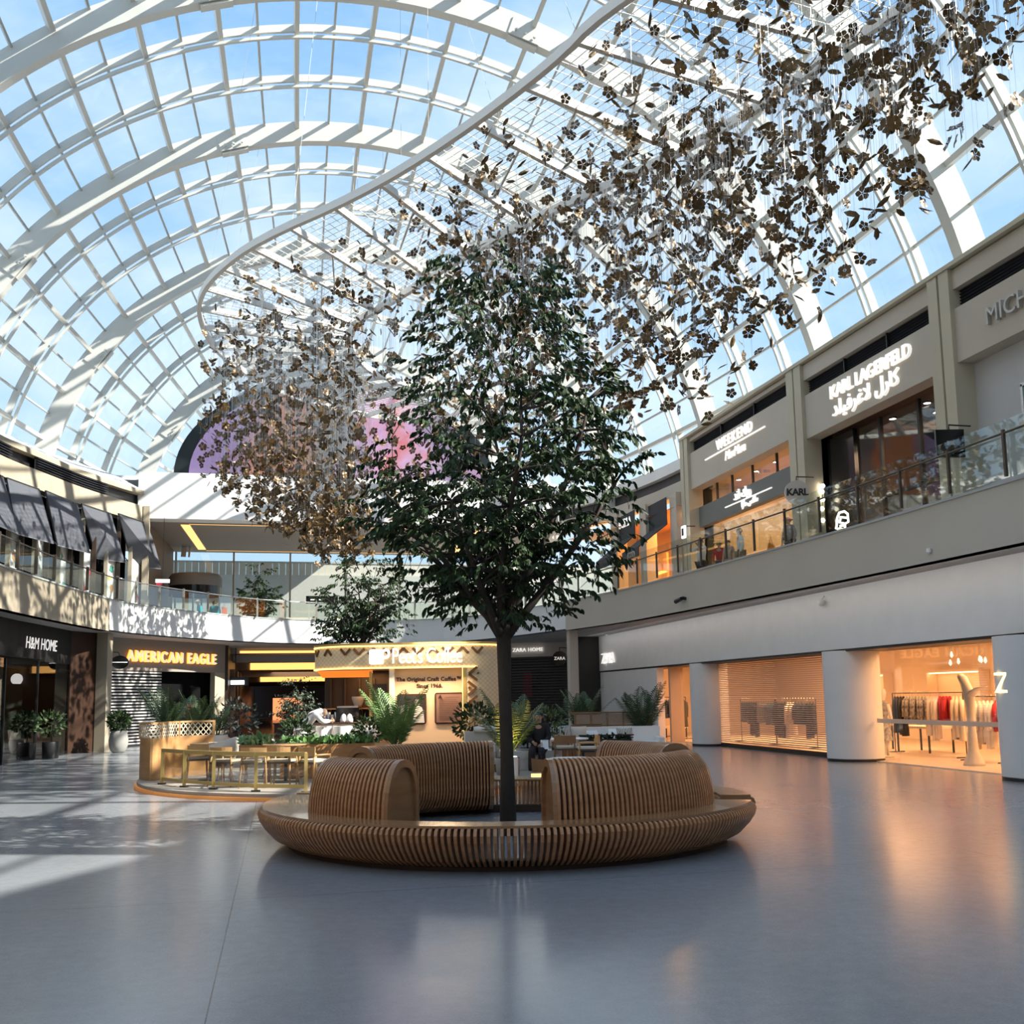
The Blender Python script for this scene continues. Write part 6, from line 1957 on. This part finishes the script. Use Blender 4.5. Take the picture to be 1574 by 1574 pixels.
planter_box('planter_box', 'small box of broad pale green leaves among the oak chairs', kpos(374, 20.6, 0), kpos(420, 20.4, 0), 20, PZ + .55, .84, .28, OAKD, mat('pale_green_leaf', (.17, .30, .14), .5, noise=(4, (.26, .40, .20))), 90, .10, 9, .2)
t = thing('side_table', 'narrow dark stand holding the small box of pale leaves', 'stand', kpos(397, 20.5, PZ))
for s in (-.22, .22):
    MB().box((s, 0, .27), (.05, .2, .54)).build('leg', OAKD, t)
MB().box((0, 0, .535), (.56, .26, .025)).build('top', OAKD, t)
bushy('shrub', 'dark round shrub at the left end of the long oak planter', kpos(455, 21.9, PZ), POTL, .36, .92, 260, LEAFM, 31, .11, M_POTW)
bushy('shrub', 'dark round shrub at the right end of the long oak planter', kpos(568, 21.9, PZ), POTL, .34, .92, 260, LEAFM, 32, .11, M_POTW)
palm('potted_palm', 'tall bright green palm at the right end of the long oak planter', kpos(604, 21.0, PZ), 15, 1.62, .3, 14, POTL, M_POTW, M_PALMB, 1.0)
palm('potted_palm', 'tall palm lit yellow from below beside the right kiosk corner', kpos(776, 21.3, 0), 15, 1.55, .3, 15, POTL, M_POTG, LEAFM2, .8)
area('uplight', kpos(782, 20.95, .55), .12, 3.5, (1, .7, .15), (PI, 0, 0))
t = thing('uplight', 'small uplight at the foot of the yellow-lit palm', 'lamp', kpos(786, 20.95, 0))
MB().lathe([(0, 0), (.07, 0), (.07, .5), (0, .5)], 12).build('housing', M_WHITEW, t)
MB().lathe([(0, .505), (.05, .505)], 12).build('lens', M_SPOT, t)
bushy('shrub', 'broad leafy shrub left of the yellow-lit palm', kpos(726, 23.0, PZ), POTL, .48, 1.05, 300, LEAFM, 35, .14, M_POTW)
bushy('shrub', 'leafy shrub between the tree trunk and the seated woman', kpos(806, 22.9, PZ), POTL, .27, .82, 150, LEAFM, 36, .13, M_POTG)
bushy('shrub', 'low leafy shrub behind the seated woman', kpos(838, 25.5, 0), POTL, .42, 1.05, 220, LEAFM2, 37, .13, M_POTG)
palm('potted_palm', 'dark palm against the black recess right of the tree trunk', kpos(890, 30.5, 0), 13, 1.65, .3, 17, POTL, M_POTG, LEAFM2, .8)
palm('potted_palm', 'dark tall palm in front of the blank pale shop wall', kpos(984, 29.5, 0), 14, 1.85, .3, 18, POTL, M_POTG, M_PALMD, .8)
make_tree('small_tree', 'small airy tree in a pale pot at the left of the kiosk', kpos(456, 30.0, 0), .95, .035, 6, 2.35, .62, 1500, 12, .085, mat('olive_leaf', (.06, .08, .05), .5, noise=(5, (.10, .13, .08))))
t = thing('tree_pot', 'large pale round pot holding the small airy tree', 'pot', kpos(456, 30.0, 0))
MB().lathe([(0, 0), (.34, 0), (.42, .3), (.44, .72), (.40, .72), (.38, .66), (.05, .66)], 24).build('body', M_POTW, t, 'all')
MB().lathe([(.05, .67), (.38, .67)], 24).build('soil', mat('soil'), t)
make_tree('ficus_tree', 'second dark ficus tree rising behind the kiosk roof', kpos(556, 33.0, 0), 3.3, .08, 8, 6.35, 1.85, 5200, 23, .13)
make_tree('gallery_tree', 'small dark tree on the far upper gallery below the hanging flowers', kpos(397, 49.2, 4.95), .45, .05, 7, 3.4, 1.0, 1700, 29, .16, group=None)
t = thing('tree_pot', 'dark pot of the small tree on the far upper gallery', 'pot', kpos(397, 49.2, 4.95))
MB().lathe([(.07, 0), (.3, 0), (.34, .4), (.3, .4), (.07, .38)], 20).build('body', M_DARK, t, 'all')
MB().lathe([(.3, .40), (.35, .41), (.35, .44), (.3, .44)], 20).build('rim', M_BLACK, t)

# white curved counter seats behind the long planter
M_WSOFA = mat('white_fabric', (.82, .80, .77), .85)
for i, (x0, x1) in enumerate(((484, 508), (510, 540), (544, 578))):
    a, b = kpos(x0, 22.9, 0), kpos(x1, 22.9, 0)
    t = thing('tub_chair', 'white tub chair behind the long oak planter, %s of three' % ('left', 'middle', 'right')[i], 'armchair', (a + b) / 2 + Vector((0, 0, PZ)), -PHI)
    w = (b - a).length
    n = 12
    arc = [(w / 2 * cos(PI + PI * q / n), .1 + .32 * sin(PI + PI * q / n)) for q in range(n + 1)]
    MB().wall(arc, .12, 1.0, .09).build('backrest', M_WSOFA, t, True)
    MB().prism(rrect(-w / 2 + .05, w / 2 - .05, -.2, .35, .1, .1, 4), .2, .46).build('seat', M_WSOFA, t)
    for s in (-1, 1):
        for q in (-.1, .28): MB().tube([(s * w * .36, q, .2), (s * w * .38, q, 0)], .018, 6).build('leg', OAKD, t)
t = thing('cafe_counter', 'white topped low bar behind the white tub chairs', 'counter', kpos(525, 23.6, PZ), -PHI)
MB().box((.0, 0, .52), (1.7, .35, 1.04)).build('body', mat('counter_white', (.6, .56, .5), .5), t)
MB().box((.0, 0, 1.045), (1.8, .42, .03)).build('top', M_INK, t)
for i, px in enumerate((527, 536)):
    t = thing('napkin_stack', 'white folded napkin cone on the low bar, ' + ('left' if i == 0 else 'right') + ' one of two', 'napkin', kpos(px, 23.55, PZ + 1.062))
    MB().lathe([(0, 0), (.075, 0), (.08, .06), (.045, .17), (0, .2)], 12).build('cloth', M_WSOFA, t, 'all')
t = thing('dark_cabinet', 'dark narrow cabinet left of the pale tree pot', 'cabinet', kpos(438, 30.5, 0), -PHI)
MB().box((0, 0, .5), (.55, .4, 1.0)).build('body', mat('oxblood', (.06, .015, .012), .4), t)
MB().box((0, 0, 1.02), (.62, .46, .04)).build('top', M_BLACK, t)
bushy('hedge_tub', 'dark shrub in a black tub at the mouth of the corridor', kpos(366, 36.0, 0), POTL, .75, 1.1, 320, mat('black_green', (.010, .016, .010), .6), 39, .16, M_BLACK)

# ================================================================== lounge at the right of the kiosk
t = thing('white_bench', 'low white upholstered bench on which the woman in black sits', 'bench', kpos(815, 22.9, 0), -PHI)
MB().prism(rrect(-.85, .62, -.25, .35, .15, .15, 5), .06, .36).build('base', M_WHITEW, t)
MB().prism(rrect(-.85, .62, -.27, .35, .15, .15, 5), .36, .52).build('seat', M_WSOFA, t)
t = thing('armchair', 'grey armchair with a white rolled throw left of the yellow-lit palm', 'armchair', kpos(735, 22.3, PZ), -PHI + .2)
MB().box((0, 0, .3), (.62, .6, .26)).build('seat', M_SHELL, t)
MB().box((0, .27, .6), (.62, .12, .5)).build('backrest', M_SHELL, t)
for s in (-1, 1): MB().box((s * .31, 0, .42), (.09, .6, .34)).build('arm', M_SHELL, t)
for s in (-1, 1):
    for q in (-.24, .24): MB().tube([(s * .26, q, .18), (s * .27, q, 0)], .02, 6).build('leg', OAKD, t)
t = thing('throw', 'white rolled throw over the grey armchair', 'blanket', kpos(741, 22.2, PZ + .86), -PHI)
MB().tube([(-.22, .25, .03), (.0, .25, .05), (.2, .24, .03), (.27, .22, -.08), (.28, .2, -.3)], [.06, .07, .07, .065, .05], 12).build('roll', M_WSOFA, t, 'all')
MB().tube([(-.24, .25, .03), (-.22, .25, .03)], .063, 12).build('edge', M_LINEN, t)
t = thing('paper_bag', 'brown paper shopping bag leaning against the white bench by the tree trunk', 'bag', kpos(822, 21.95, 0), -PHI)
MB().add([(-.13, -.06, .03), (.13, -.06, .03), (.13, .06, .03), (-.13, .06, .03), (-.15, -.05, .40), (.15, -.05, .36), (.15, .05, .36), (-.15, .05, .40)], [(0, 3, 2, 1), (0, 1, 5, 4), (1, 2, 6, 5), (2, 3, 7, 6), (3, 0, 4, 7)]).build('body', mat('kraft_paper', (.34, .19, .09), .8), t)
for s in (-.045, .045): MB().tube([(-.07, s, .38), (-.05, s, .5), (.05, s, .5), (.07, s, .38)], .006, 5).build('handle', M_DARK, t)
MB().box((0, 0, .015), (.27, .13, .03)).build('base', mat('kraft_paper'), t)
t = thing('step_light', 'low orange lit step light on the floor behind the ring bench', 'lamp', kpos(829, 20.0, 0), -PHI)
MB().box((0, 0, .14), (.46, .14, .16)).build('lens', mat('step_glow', (1, .7, .4), .5, emit=(1, .5, .12), es=1.4), t)
MB().box((0, .02, .03), (.5, .18, .06)).build('base', OAKD, t)
cafe_chair('dark oak chair with a broad curved back to the left of the near white table', 861, 22.6, .1, None, OAKD)['category'] = 'chair'
round_table('round white table between the dark oak chair and the near rolled backrest', 868, 23.6, .46, .74, M_WHITEW, OAKD, z=0)
round_table('low round white table top just over the near rolled backrest', 872, 20.2, .42, .50, M_WHITEW, OAKD, z=0)
cafe_chair('oak chair seen edge-on between the white tables and the far rolled backrest', 897, 22.2, 1.6)
t = thing('lounge_sofa', 'long cream sofa against the lounge back at the right', 'sofa', kpos(925, 27.0, 0), -PHI)
MB().box((0, 0, .22), (2.9, .85, .3)).build('base', OAKD, t)
MB().box((0, -.05, .42), (2.8, .75, .14)).build('seat', M_WSOFA, t)
MB().box((0, .38, .62), (2.9, .16, .5)).build('backrest', M_WSOFA, t)
for s in (-1, 1): MB().box((s * 1.4, 0, .42), (.14, .85, .36)).build('arm', M_WSOFA, t)
def cushion(lab, px, D, z, rz, m, s=.42, tilt=.35):
    t = thing('cushion', lab, 'cushion', kpos(px, D, z), -PHI + rz)
    t.rotation_euler.x = -tilt
    n = 8
    vs, fs = [], []
    for sgn in (-1, 1):
        for i in range(n + 1):
            for j in range(n + 1):
                u, v = i / n * 2 - 1, j / n * 2 - 1
                b = (1 - u * u) ** .5 * (1 - v * v) ** .5
                vs.append((u * s / 2 * (1 - .05 * (1 - v * v)), sgn * .09 * b, s / 2 + v * s / 2 * (1 - .05 * (1 - u * u))))
    for k in range(2):
        for i in range(n):
            for j in range(n):
                a = k * (n + 1) ** 2 + i * (n + 1) + j
                f = (a, a + 1, a + n + 2, a + n + 1)
                fs.append(f if k else f[::-1])
    MB().add(vs, fs).build('cover', m, t, 'all')
    for e in (-1, 1):
        MB().tube([(e * s / 2, 0, .02), (e * s / 2 * .97, 0, s / 2), (e * s / 2, 0, s - .02)], .006, 5).build('piping', M_LINEN, t)
    return t
def stripe_mat():
    m = mat('striped_cloth', (.7, .68, .62), .85)
    n = m.node_tree; p = n.nodes['Principled BSDF']
    t = n.nodes.new('ShaderNodeTexCoord'); w = n.nodes.new('ShaderNodeTexWave')
    w.inputs['Scale'].default_value = 7.5
    n.links.new(t.outputs['Object'], w.inputs['Vector'])
    r = n.nodes.new('ShaderNodeValToRGB'); r.color_ramp.interpolation = 'CONSTANT'
    r.color_ramp.elements[0].color = (.72, .70, .64, 1); r.color_ramp.elements[1].position = .62; r.color_ramp.elements[1].color = (.03, .03, .04, 1)
    n.links.new(w.outputs['Fac'], r.inputs['Fac']); n.links.new(r.outputs[0], p.inputs['Base Color'])
    return m
M_STRIPE = stripe_mat()
cushion('black and white striped cushion left of the plain cream ones', 859, 26.4, .48, .1, M_STRIPE, .50)
cushion('plain cream cushion beside the striped one', 882, 26.6, .48, -.1, M_LINEN, .46)
cushion('white cushion tipped over on the middle of the lounge sofa', 905, 26.8, .48, .2, M_WSOFA, .44, .8)
cushion('white cushion at the right part of the lounge sofa', 940, 26.9, .48, -.2, M_WSOFA, .44, .7)
cushion('small striped cushion at the right end of the lounge sofa', 955, 26.4, .48, .1, M_STRIPE, .40)
t = thing('lounge_screen', 'dark timber screen with woven cane panels behind the lounge sofa', 'screen', kpos(937, 29.6, 0), -PHI)
for i in range(4):
    MB().box((-.86 + i * .46, 0, 1.02), (.40, .02, .28)).build('cane_panel', mat('cane', (.42, .31, .22), .8, noise=(40, (.30, .21, .14))), t)
for z in (.84, 1.20): MB().box((-.15, 0, z), (2.2, .06, .05)).build('rail', OAKD, t)
for i in range(5): MB().box((-1.09 + i * .46, 0, .6), (.05, .06, 1.2)).build('upright', OAKD, t)
t = thing('metal_planter', 'low dark slatted planter rail of green leaves before the lounge sofa', 'planter', kpos(925, 24.6, 0), -PHI)
MB().box((0, 0, .52), (1.2, .3, .3)).build('box', M_BLACK, t)
MB().box((0, -.16, .76), (1.3, .03, .03)).build('rail', M_BLACK, t)
mb = MB(); r_ = random.Random(3)
for i in range(120): leaf(mb, Vector((r_.uniform(-.6, .6), r_.uniform(-.14, .14), .62 + r_.uniform(0, .08))), Vector((r_.uniform(-1, 1), r_.uniform(-1, 1), r_.uniform(.0, .9))), .15, .08, r_)
mb.build('foliage', LEAFM, t)
for s in (-.55, .55): MB().box((s, 0, .19), (.05, .25, .38)).build('leg', M_BLACK, t)
t = thing('low_bench', 'pale oak low bench between the lounge planter and the tall dark palm', 'bench', kpos(968, 25.8, 0), -PHI)
MB().box((0, 0, .42), (1.5, .42, .06)).build('seat', OAK, t)
for s in (-.6, .6): MB().box((s, 0, .2), (.06, .36, .4)).build('leg', OAK, t)
# ================================================================== people
M_SKIN = mat('skin', (.44, .27, .18), .6)
M_SKIN2 = mat('skin_light', (.48, .31, .22), .6)
def skin_mesh(name, verts, edges, radii, m, parent, root=0, sub=2):
    me = bpy.data.meshes.new(name)
    me.from_pydata([tuple(v) for v in verts], edges, [])
    o = bpy.data.objects.new(name, me)
    COL.objects.link(o)
    s = o.modifiers.new('s', 'SKIN')
    s.use_smooth_shade = True
    for i, r in enumerate(radii):
        d = me.skin_vertices[0].data[i]
        d.radius = r if isinstance(r, tuple) else (r, r)
        d.use_root = (i == root)
    ss = o.modifiers.new('u', 'SUBSURF'); ss.levels = sub; ss.render_levels = sub
    dg = bpy.context.evaluated_depsgraph_get()
    m2 = bpy.data.meshes.new_from_object(o.evaluated_get(dg))
    m2.name = name
    bpy.data.objects.remove(o)
    m2.materials.clear(); m2.materials.append(m)
    m2.polygons.foreach_set('use_smooth', [True] * len(m2.polygons))
    n = bpy.data.objects.new(name, m2)
    COL.objects.link(n)
    n.parent = parent
    return n
def mix(a, b, f): return Vector(a).lerp(Vector(b), f)
def person(label, loc, rz, J, clothes, hair, skin=None, scale=1.0):
    """J: joints in the person's own frame, y forward; clothes: (name, chain of joint names with radii, material)"""
    skin = skin or M_SKIN
    t = thing('person', label, 'person', loc, rz)
    t.scale = (scale,) * 3
    J = {k: Vector(v) for k, v in J.items()}
    V, E, R, idx = [], [], [], {}
    def vtx(k, p, r):
        idx[k] = len(V); V.append(p); R.append(r)
    vtx('pelvis', J['pelvis'], (.135, .105)); vtx('waist', mix(J['pelvis'], J['chest'], .5), (.115, .09)); vtx('chest', J['chest'], (.145, .10))
    vtx('neck', J['neck'], .05); vtx('jaw', mix(J['neck'], J['head'], .55) + Vector((0, .02, 0)), .07); vtx('head', J['head'], (.082, .098)); vtx('crown', J['head'] + (J['head'] - J['neck']).normalized() * .075, .062)
    for a, b in (('pelvis', 'waist'), ('waist', 'chest'), ('chest', 'neck'), ('neck', 'jaw'), ('jaw', 'head'), ('head', 'crown')): E.append((idx[a], idx[b]))
    for s in 'LR':
        vtx('sh' + s, J['sh' + s], .06); vtx('el' + s, J['el' + s], .042); vtx('wr' + s, J['wr' + s], .03); 
        hd = (J['wr' + s] - J['el' + s]).normalized()
        vtx('pa' + s, J['wr' + s] + hd * .07, (.036, .018))
        E += [(idx['chest'], idx['sh' + s]), (idx['sh' + s], idx['el' + s]), (idx['el' + s], idx['wr' + s]), (idx['wr' + s], idx['pa' + s])]
        vtx('hip' + s, J['hip' + s], .085); vtx('kn' + s, J['kn' + s], .058); vtx('an' + s, J['an' + s], .038); vtx('to' + s, J['to' + s], .034)
        E += [(idx['pelvis'], idx['hip' + s]), (idx['hip' + s], idx['kn' + s]), (idx['kn' + s], idx['an' + s]), (idx['an' + s], idx['to' + s])]
    b = skin_mesh('body', V, E, R, skin, t)
    # nose, ears, eyes, mouth, fingers: joined into the body or small children of it
    hx = Vector((1, 0, 0)); H_ = J['head']; up = (J['head'] - J['neck']).normalized(); fw = up.cross(hx) * -1
    if fw.y < 0: fw = -fw
    ex = MB()
    ex.tube([H_ + fw * .085 + up * .015, H_ + fw * .118 - up * .02, H_ + fw * .088 - up * .03], [.009, .014, .008], 6)
    for s in (-1, 1): ex.tube([H_ + hx * s * .082 + up * .03, H_ + hx * s * .094, H_ + hx * s * .084 - up * .035], [.01, .016, .009], 6)
    for s in 'LR':
        hd = (J['wr' + s] - J['el' + s]).normalized(); sd = hd.cross(up)
        if sd.length < .1: sd = hx.copy()
        sd.normalize(); pl = hd.cross(sd); pa = J['wr' + s] + hd * .075
        for q, l in enumerate((.062, .075, .08, .072)):
            c = pa + sd * (-.024 + q * .016)
            ex.tube([c, c + hd * l * .55 + pl * .008, c + hd * l + pl * .03], [.0095, .0085, .006], 5)
        c = J['wr' + s] + hd * .035 - sd * .024
        ex.tube([c, c - sd * .025 + hd * .03, c - sd * .03 + hd * .06 + pl * .012], [.011, .010, .007], 5)
    me = b.data
    tmp = ex.build('features', skin, None, 'all')
    import bmesh
    bm = bmesh.new(); bm.from_mesh(me); bm.from_mesh(tmp.data); bm.to_mesh(me); bm.free()
    bpy.data.objects.remove(tmp)
    me.polygons.foreach_set('use_smooth', [True] * len(me.polygons))
    for s in (-1, 1):
        p = H_ + fw * .092 + hx * s * .032 + up * .02
        MB().lathe([(.011 * cos(a), .008 * sin(a)) for a in [(-PI / 2 + PI * q / 6) for q in range(7)]], 8, p).build('eye', M_BLACK, b, 'all')
    MB().tube([H_ + fw * .092 - up * .055 + hx * -.024, H_ + fw * .098 - up * .053, H_ + fw * .092 - up * .055 + hx * .024], .006, 5).build('mouth', mat('lips', (.25, .08, .07), .6), b)
    for nm, chains, m in clothes:
        V, E, R, seen = [], [], [], {}
        for ch_ in chains:
            prev = None
            for k, r in ch_:
                p = J[k] if isinstance(k, str) else Vector(k)
                kk = k if isinstance(k, str) else tuple(k)
                if kk not in seen:
                    seen[kk] = len(V); V.append(p); R.append(r)
                if prev is not None: E.append((prev, seen[kk]))
                prev = seen[kk]
        skin_mesh(nm, V, E, R, m, t)
    if hair:
        nm, kind, m = hair
        mb = MB()
        n, k = 14, 7
        vs, fs = [], []
        for i in range(k):
            ph = PI * .62 * i / (k - 1)
            for j in range(n):
                a = 2 * PI * j / n
                v = up * cos(ph) * .118 + hx * sin(ph) * cos(a) * .100 + fw * sin(ph) * sin(a) * (.098 if sin(a) > 0 else .115)
                if sin(a) > .2 and ph > 1.0: v = up * cos(1.0) * .118 + hx * sin(1.0) * cos(a) * .1 + fw * sin(1.0) * sin(a) * .102
                vs.append(H_ + v + up * .01)
        for i in range(k - 1):
            for j in range(n): fs.append((i * n + j, i * n + (j + 1) % n, (i + 1) * n + (j + 1) % n, (i + 1) * n + j))
        mb.add(vs, fs)
        if kind == 'long':
            for s in (-1, 0, 1):
                q0 = H_ - fw * .06 + hx * s * .07 + up * .02
                mb.tube([q0, q0 - up * .16 - fw * .02 * (s == 0) + fw * .03 * abs(s), q0 - up * .32 + fw * .04 * abs(s)], [.055, .055, .03], 8)
        if kind == 'hat':
            mb.lathe([(.10, .02), (.17, .0), (.17, .012), (.105, .035)], 18, H_ + up * .03)
        mb.build(nm, m, t, 'all')
    return t
def standing(wrL=(-.24, .08, .9), wrR=(.24, .08, .9), elL=(-.25, -.02, 1.12), elR=(.25, -.02, 1.12), lean=0.0):
    return dict(pelvis=(0, 0, .92), chest=(0, lean * .5, 1.3), neck=(0, lean, 1.47), head=(0, lean + .02, 1.60), shL=(-.17, lean * .7, 1.40), shR=(.17, lean * .7, 1.40), elL=elL, elR=elR, wrL=wrL, wrR=wrR,
                hipL=(-.09, 0, .88), hipR=(.09, 0, .88), knL=(-.10, .02, .48), knR=(.10, .02, .48), anL=(-.10, -.02, .08), anR=(.10, -.02, .08), toL=(-.11, .14, .035), toR=(.11, .14, .035))
def seated(sh=.45, lean=.02, kf=.42):
    z = sh + .10
    return dict(pelvis=(0, 0, z), chest=(0, lean * .5, z + .38), neck=(0, lean, z + .55), head=(0, lean + .03, z + .68), shL=(-.17, lean * .6, z + .48), shR=(.17, lean * .6, z + .48),
                elL=(-.23, .06, z + .22), elR=(.23, .06, z + .22), wrL=(-.10, .26, z + .12), wrR=(.10, .26, z + .14), hipL=(-.09, .02, z - .02), hipR=(.09, .02, z - .02), knL=(-.10, kf, z - .02), knR=(.11, kf, z - .02),
                anL=(-.10, kf + .04, .08), anR=(.12, kf + .06, .08), toL=(-.10, kf + .2, .035), toR=(.12, kf + .22, .035))
def top_chain(rb=.15, arm='wr'):
    c = [[('pelvis', (rb, .12)), ('chest', (.165, .12)), ('neck', .062)]]
    for s in 'LR': c.append([('chest', (.165, .12)), ('sh' + s, .075), ('el' + s, .056)] + ([('wr' + s, .042)] if arm == 'wr' else []))
    return c
def leg_chain(r=.105, a=.06):
    return [[('pelvis', (.15, .125)), ('hip' + s, r), ('kn' + s, r * .75), ('an' + s, a)] for s in 'LR']
M_ABAYA = mat('black_robe', (.014, .012, .015), .8)
# woman in black on the white bench
person('woman in a black robe and dark scarf sitting beside the tree trunk', kpos(824, 22.75, 0), -PHI + PI - .15, seated(.47, .0, .40),
       [('robe', top_chain(.17), M_ABAYA), ('trousers', leg_chain(.115, .085), M_ABAYA), ('shoes', [[('anL', .05), ('toL', .045)], ], M_BLACK), ('shoes', [[('anR', .05), ('toR', .045)]], M_BLACK)],
       ('hair', 'long', mat('black_hair', (.012, .010, .010), .5)))
t = thing('notebook', 'white sheet of paper held on the lap of the woman in black', 'paper', kpos(832, 22.42, .66), -PHI)
t.rotation_euler.x = .9
MB().box((0, 0, 0), (.17, .24, .006)).build('sheet', M_WHITEW, t)
MB().box((0, .1, .005), (.12, .01, .003)).build('printed_line', M_GREYW, t)
# white-robed man leaning on the low bar
J = standing()
J.update(chest=(0, .22, 1.22), neck=(0, .38, 1.30), head=(0, .50, 1.31), shL=(-.17, .30, 1.28), shR=(.17, .30, 1.28), elL=(-.24, .46, 1.10), elR=(.24, .46, 1.10), wrL=(-.10, .62, 1.12), wrR=(.12, .62, 1.12))
M_ROBE = mat('white_robe', (.84, .83, .82), .8)
person('man in a white robe and white headcloth bent forward behind the long planter', kpos(462, 22.6, PZ), -PHI - 1.35, J,
       [('robe', top_chain(.19), M_ROBE), ('robe_skirt', leg_chain(.13, .12), M_ROBE), ('headcloth', [[('head', (.115, .12)), ('neck', .10), ((0, .14, 1.22), (.12, .08))]], M_ROBE)], None)
# people on the upper gallery at the right
UZ = 4.95
def up_at(px, X): 
    p = at(px, 860, X=X); return Vector((p.x, p.y, UZ))
person('woman in a white top taking a photo on the right gallery', up_at(1078, 13.2), PI / 2 + .35, standing((-.10, .28, 1.52), (.14, .30, 1.5), (-.26, .2, 1.3), (.27, .2, 1.3)),
       [('top', top_chain(.15, 'el'), mat('white_top', (.78, .77, .76), .8)), ('trousers', leg_chain(), M_BLACK), ('shoes', [[('anL', .048), ('toL', .042)]], M_BLACK), ('shoes', [[('anR', .048), ('toR', .042)]], M_BLACK)],
       ('hair', 'short', mat('black_hair')))
person('person in a red top and yellow hat on the right gallery', up_at(1106, 13.1), PI / 2 + 1.0, standing(), [('top', top_chain(.15), mat('red_top', (.55, .03, .03), .8)), ('trousers', leg_chain(), M_BLACK)], ('hat', 'hat', mat('yellow_hat', (.75, .5, .18), .8)), M_SKIN2, .80)
person('person in a pale top between yellow hat and white shirt on the right gallery', up_at(1121, 13.1), PI / 2 + .6, standing(), [('top', top_chain(.15), mat('beige_top', (.55, .38, .28), .8)), ('trousers', leg_chain(), mat('khaki', (.3, .24, .17), .8))], ('hair', 'short', mat('brown_hair', (.12, .06, .03), .6)), M_SKIN2, .76)
person('person in a white shirt nearest the orange bag on the right gallery', up_at(1139, 13.1), PI / 2 - .2, standing(), [('shirt', top_chain(.16), mat('white_top')), ('trousers', leg_chain(), mat('khaki'))], ('hair', 'short', mat('blond_hair', (.55, .40, .22), .6)), M_SKIN2, .90)
person('person with pink cap behind the balustrade below the round pale sign', up_at(1215, 13.2), PI / 2 + .4, standing(), [('top', top_chain(.15), mat('dusty_top', (.30, .25, .24), .8)), ('trousers', leg_chain(), M_BLACK)], ('cap', 'hat', mat('pink_cap', (.75, .32, .28), .8)), M_SKIN2, .80)
# people in teal on the far gallery
M_TEAL = mat('teal_cloth', (.01, .25, .32), .7)
J = seated(.5, .12, .40)
p = at(309, 930, Y=49.0)
person('person in a teal jacket seated behind the far balustrade at left', (p.x, p.y, UZ), PI / 2 + .3, J, [('jacket', top_chain(.22), M_TEAL), ('trousers', leg_chain(.12, .08), mat('dark_navy', (.01, .012, .02), .8))], ('hat', 'hat', mat('straw_hat', (.6, .5, .35), .8)))
p = at(331, 932, Y=49.2)
person('second person in teal, turned away, right beside the seated one in teal', (p.x, p.y, UZ), .3, seated(.5, .16, .40), [('jacket', top_chain(.26), M_TEAL), ('trousers', leg_chain(.12, .08), mat('dark_navy'))], ('hair', 'short', mat('black_hair')))
for i, px in enumerate((309, 331)):
    p = at(px, 932, Y=49.05 + .2 * i)
    t = thing('stool', 'low dark stool under the person in teal, ' + ('left one' if i == 0 else 'right one'), 'stool', (p.x, p.y, UZ))
    MB().lathe([(0, .46), (.2, .46), (.2, .5), (0, .5)], 16).build('seat', M_DARK, t)
    for q in range(3):
        a = q * 2.09
        MB().tube([(.1 * cos(a), .1 * sin(a), .46), (.17 * cos(a), .17 * sin(a), 0)], .015, 6).build('leg', M_BLACK, t)
t = thing('cloth_bag', 'orange-red cloth bag beside the people in teal on the far gallery', 'bag', at(345, 918, Y=49.3))
p = at(345, 920, Y=49.3)
t.location = (p.x, p.y, UZ)
MB().prism([(-.16, 0), (.16, 0), (.12, 1.05), (-.1, 1.1)], -.08, .08, Matrix.Rotation(PI / 2, 4, 'X')).build('body', mat('orange_red', (.65, .14, .04), .8), t)
MB().tube([(-.06, 0, 1.08), (0, 0, 1.25), (.06, 0, 1.06)], .012, 5).build('strap', mat('orange_red'), t)

# ================================================================== lettering to plain meshes, so that each is an object of its own
bpy.context.view_layer.update()
dg = bpy.context.evaluated_depsgraph_get()
for o in [q for q in sc.objects if q.type == 'FONT']:
    me = bpy.data.meshes.new_from_object(o.evaluated_get(dg))
    nm = o.name
    n = bpy.data.objects.new(nm, me)
    COL.objects.link(n)
    n.parent = o.parent
    n.matrix_parent_inverse = o.matrix_parent_inverse.copy()
    n.matrix_basis = o.matrix_basis.copy()
    bpy.data.objects.remove(o)
    n.name = nm
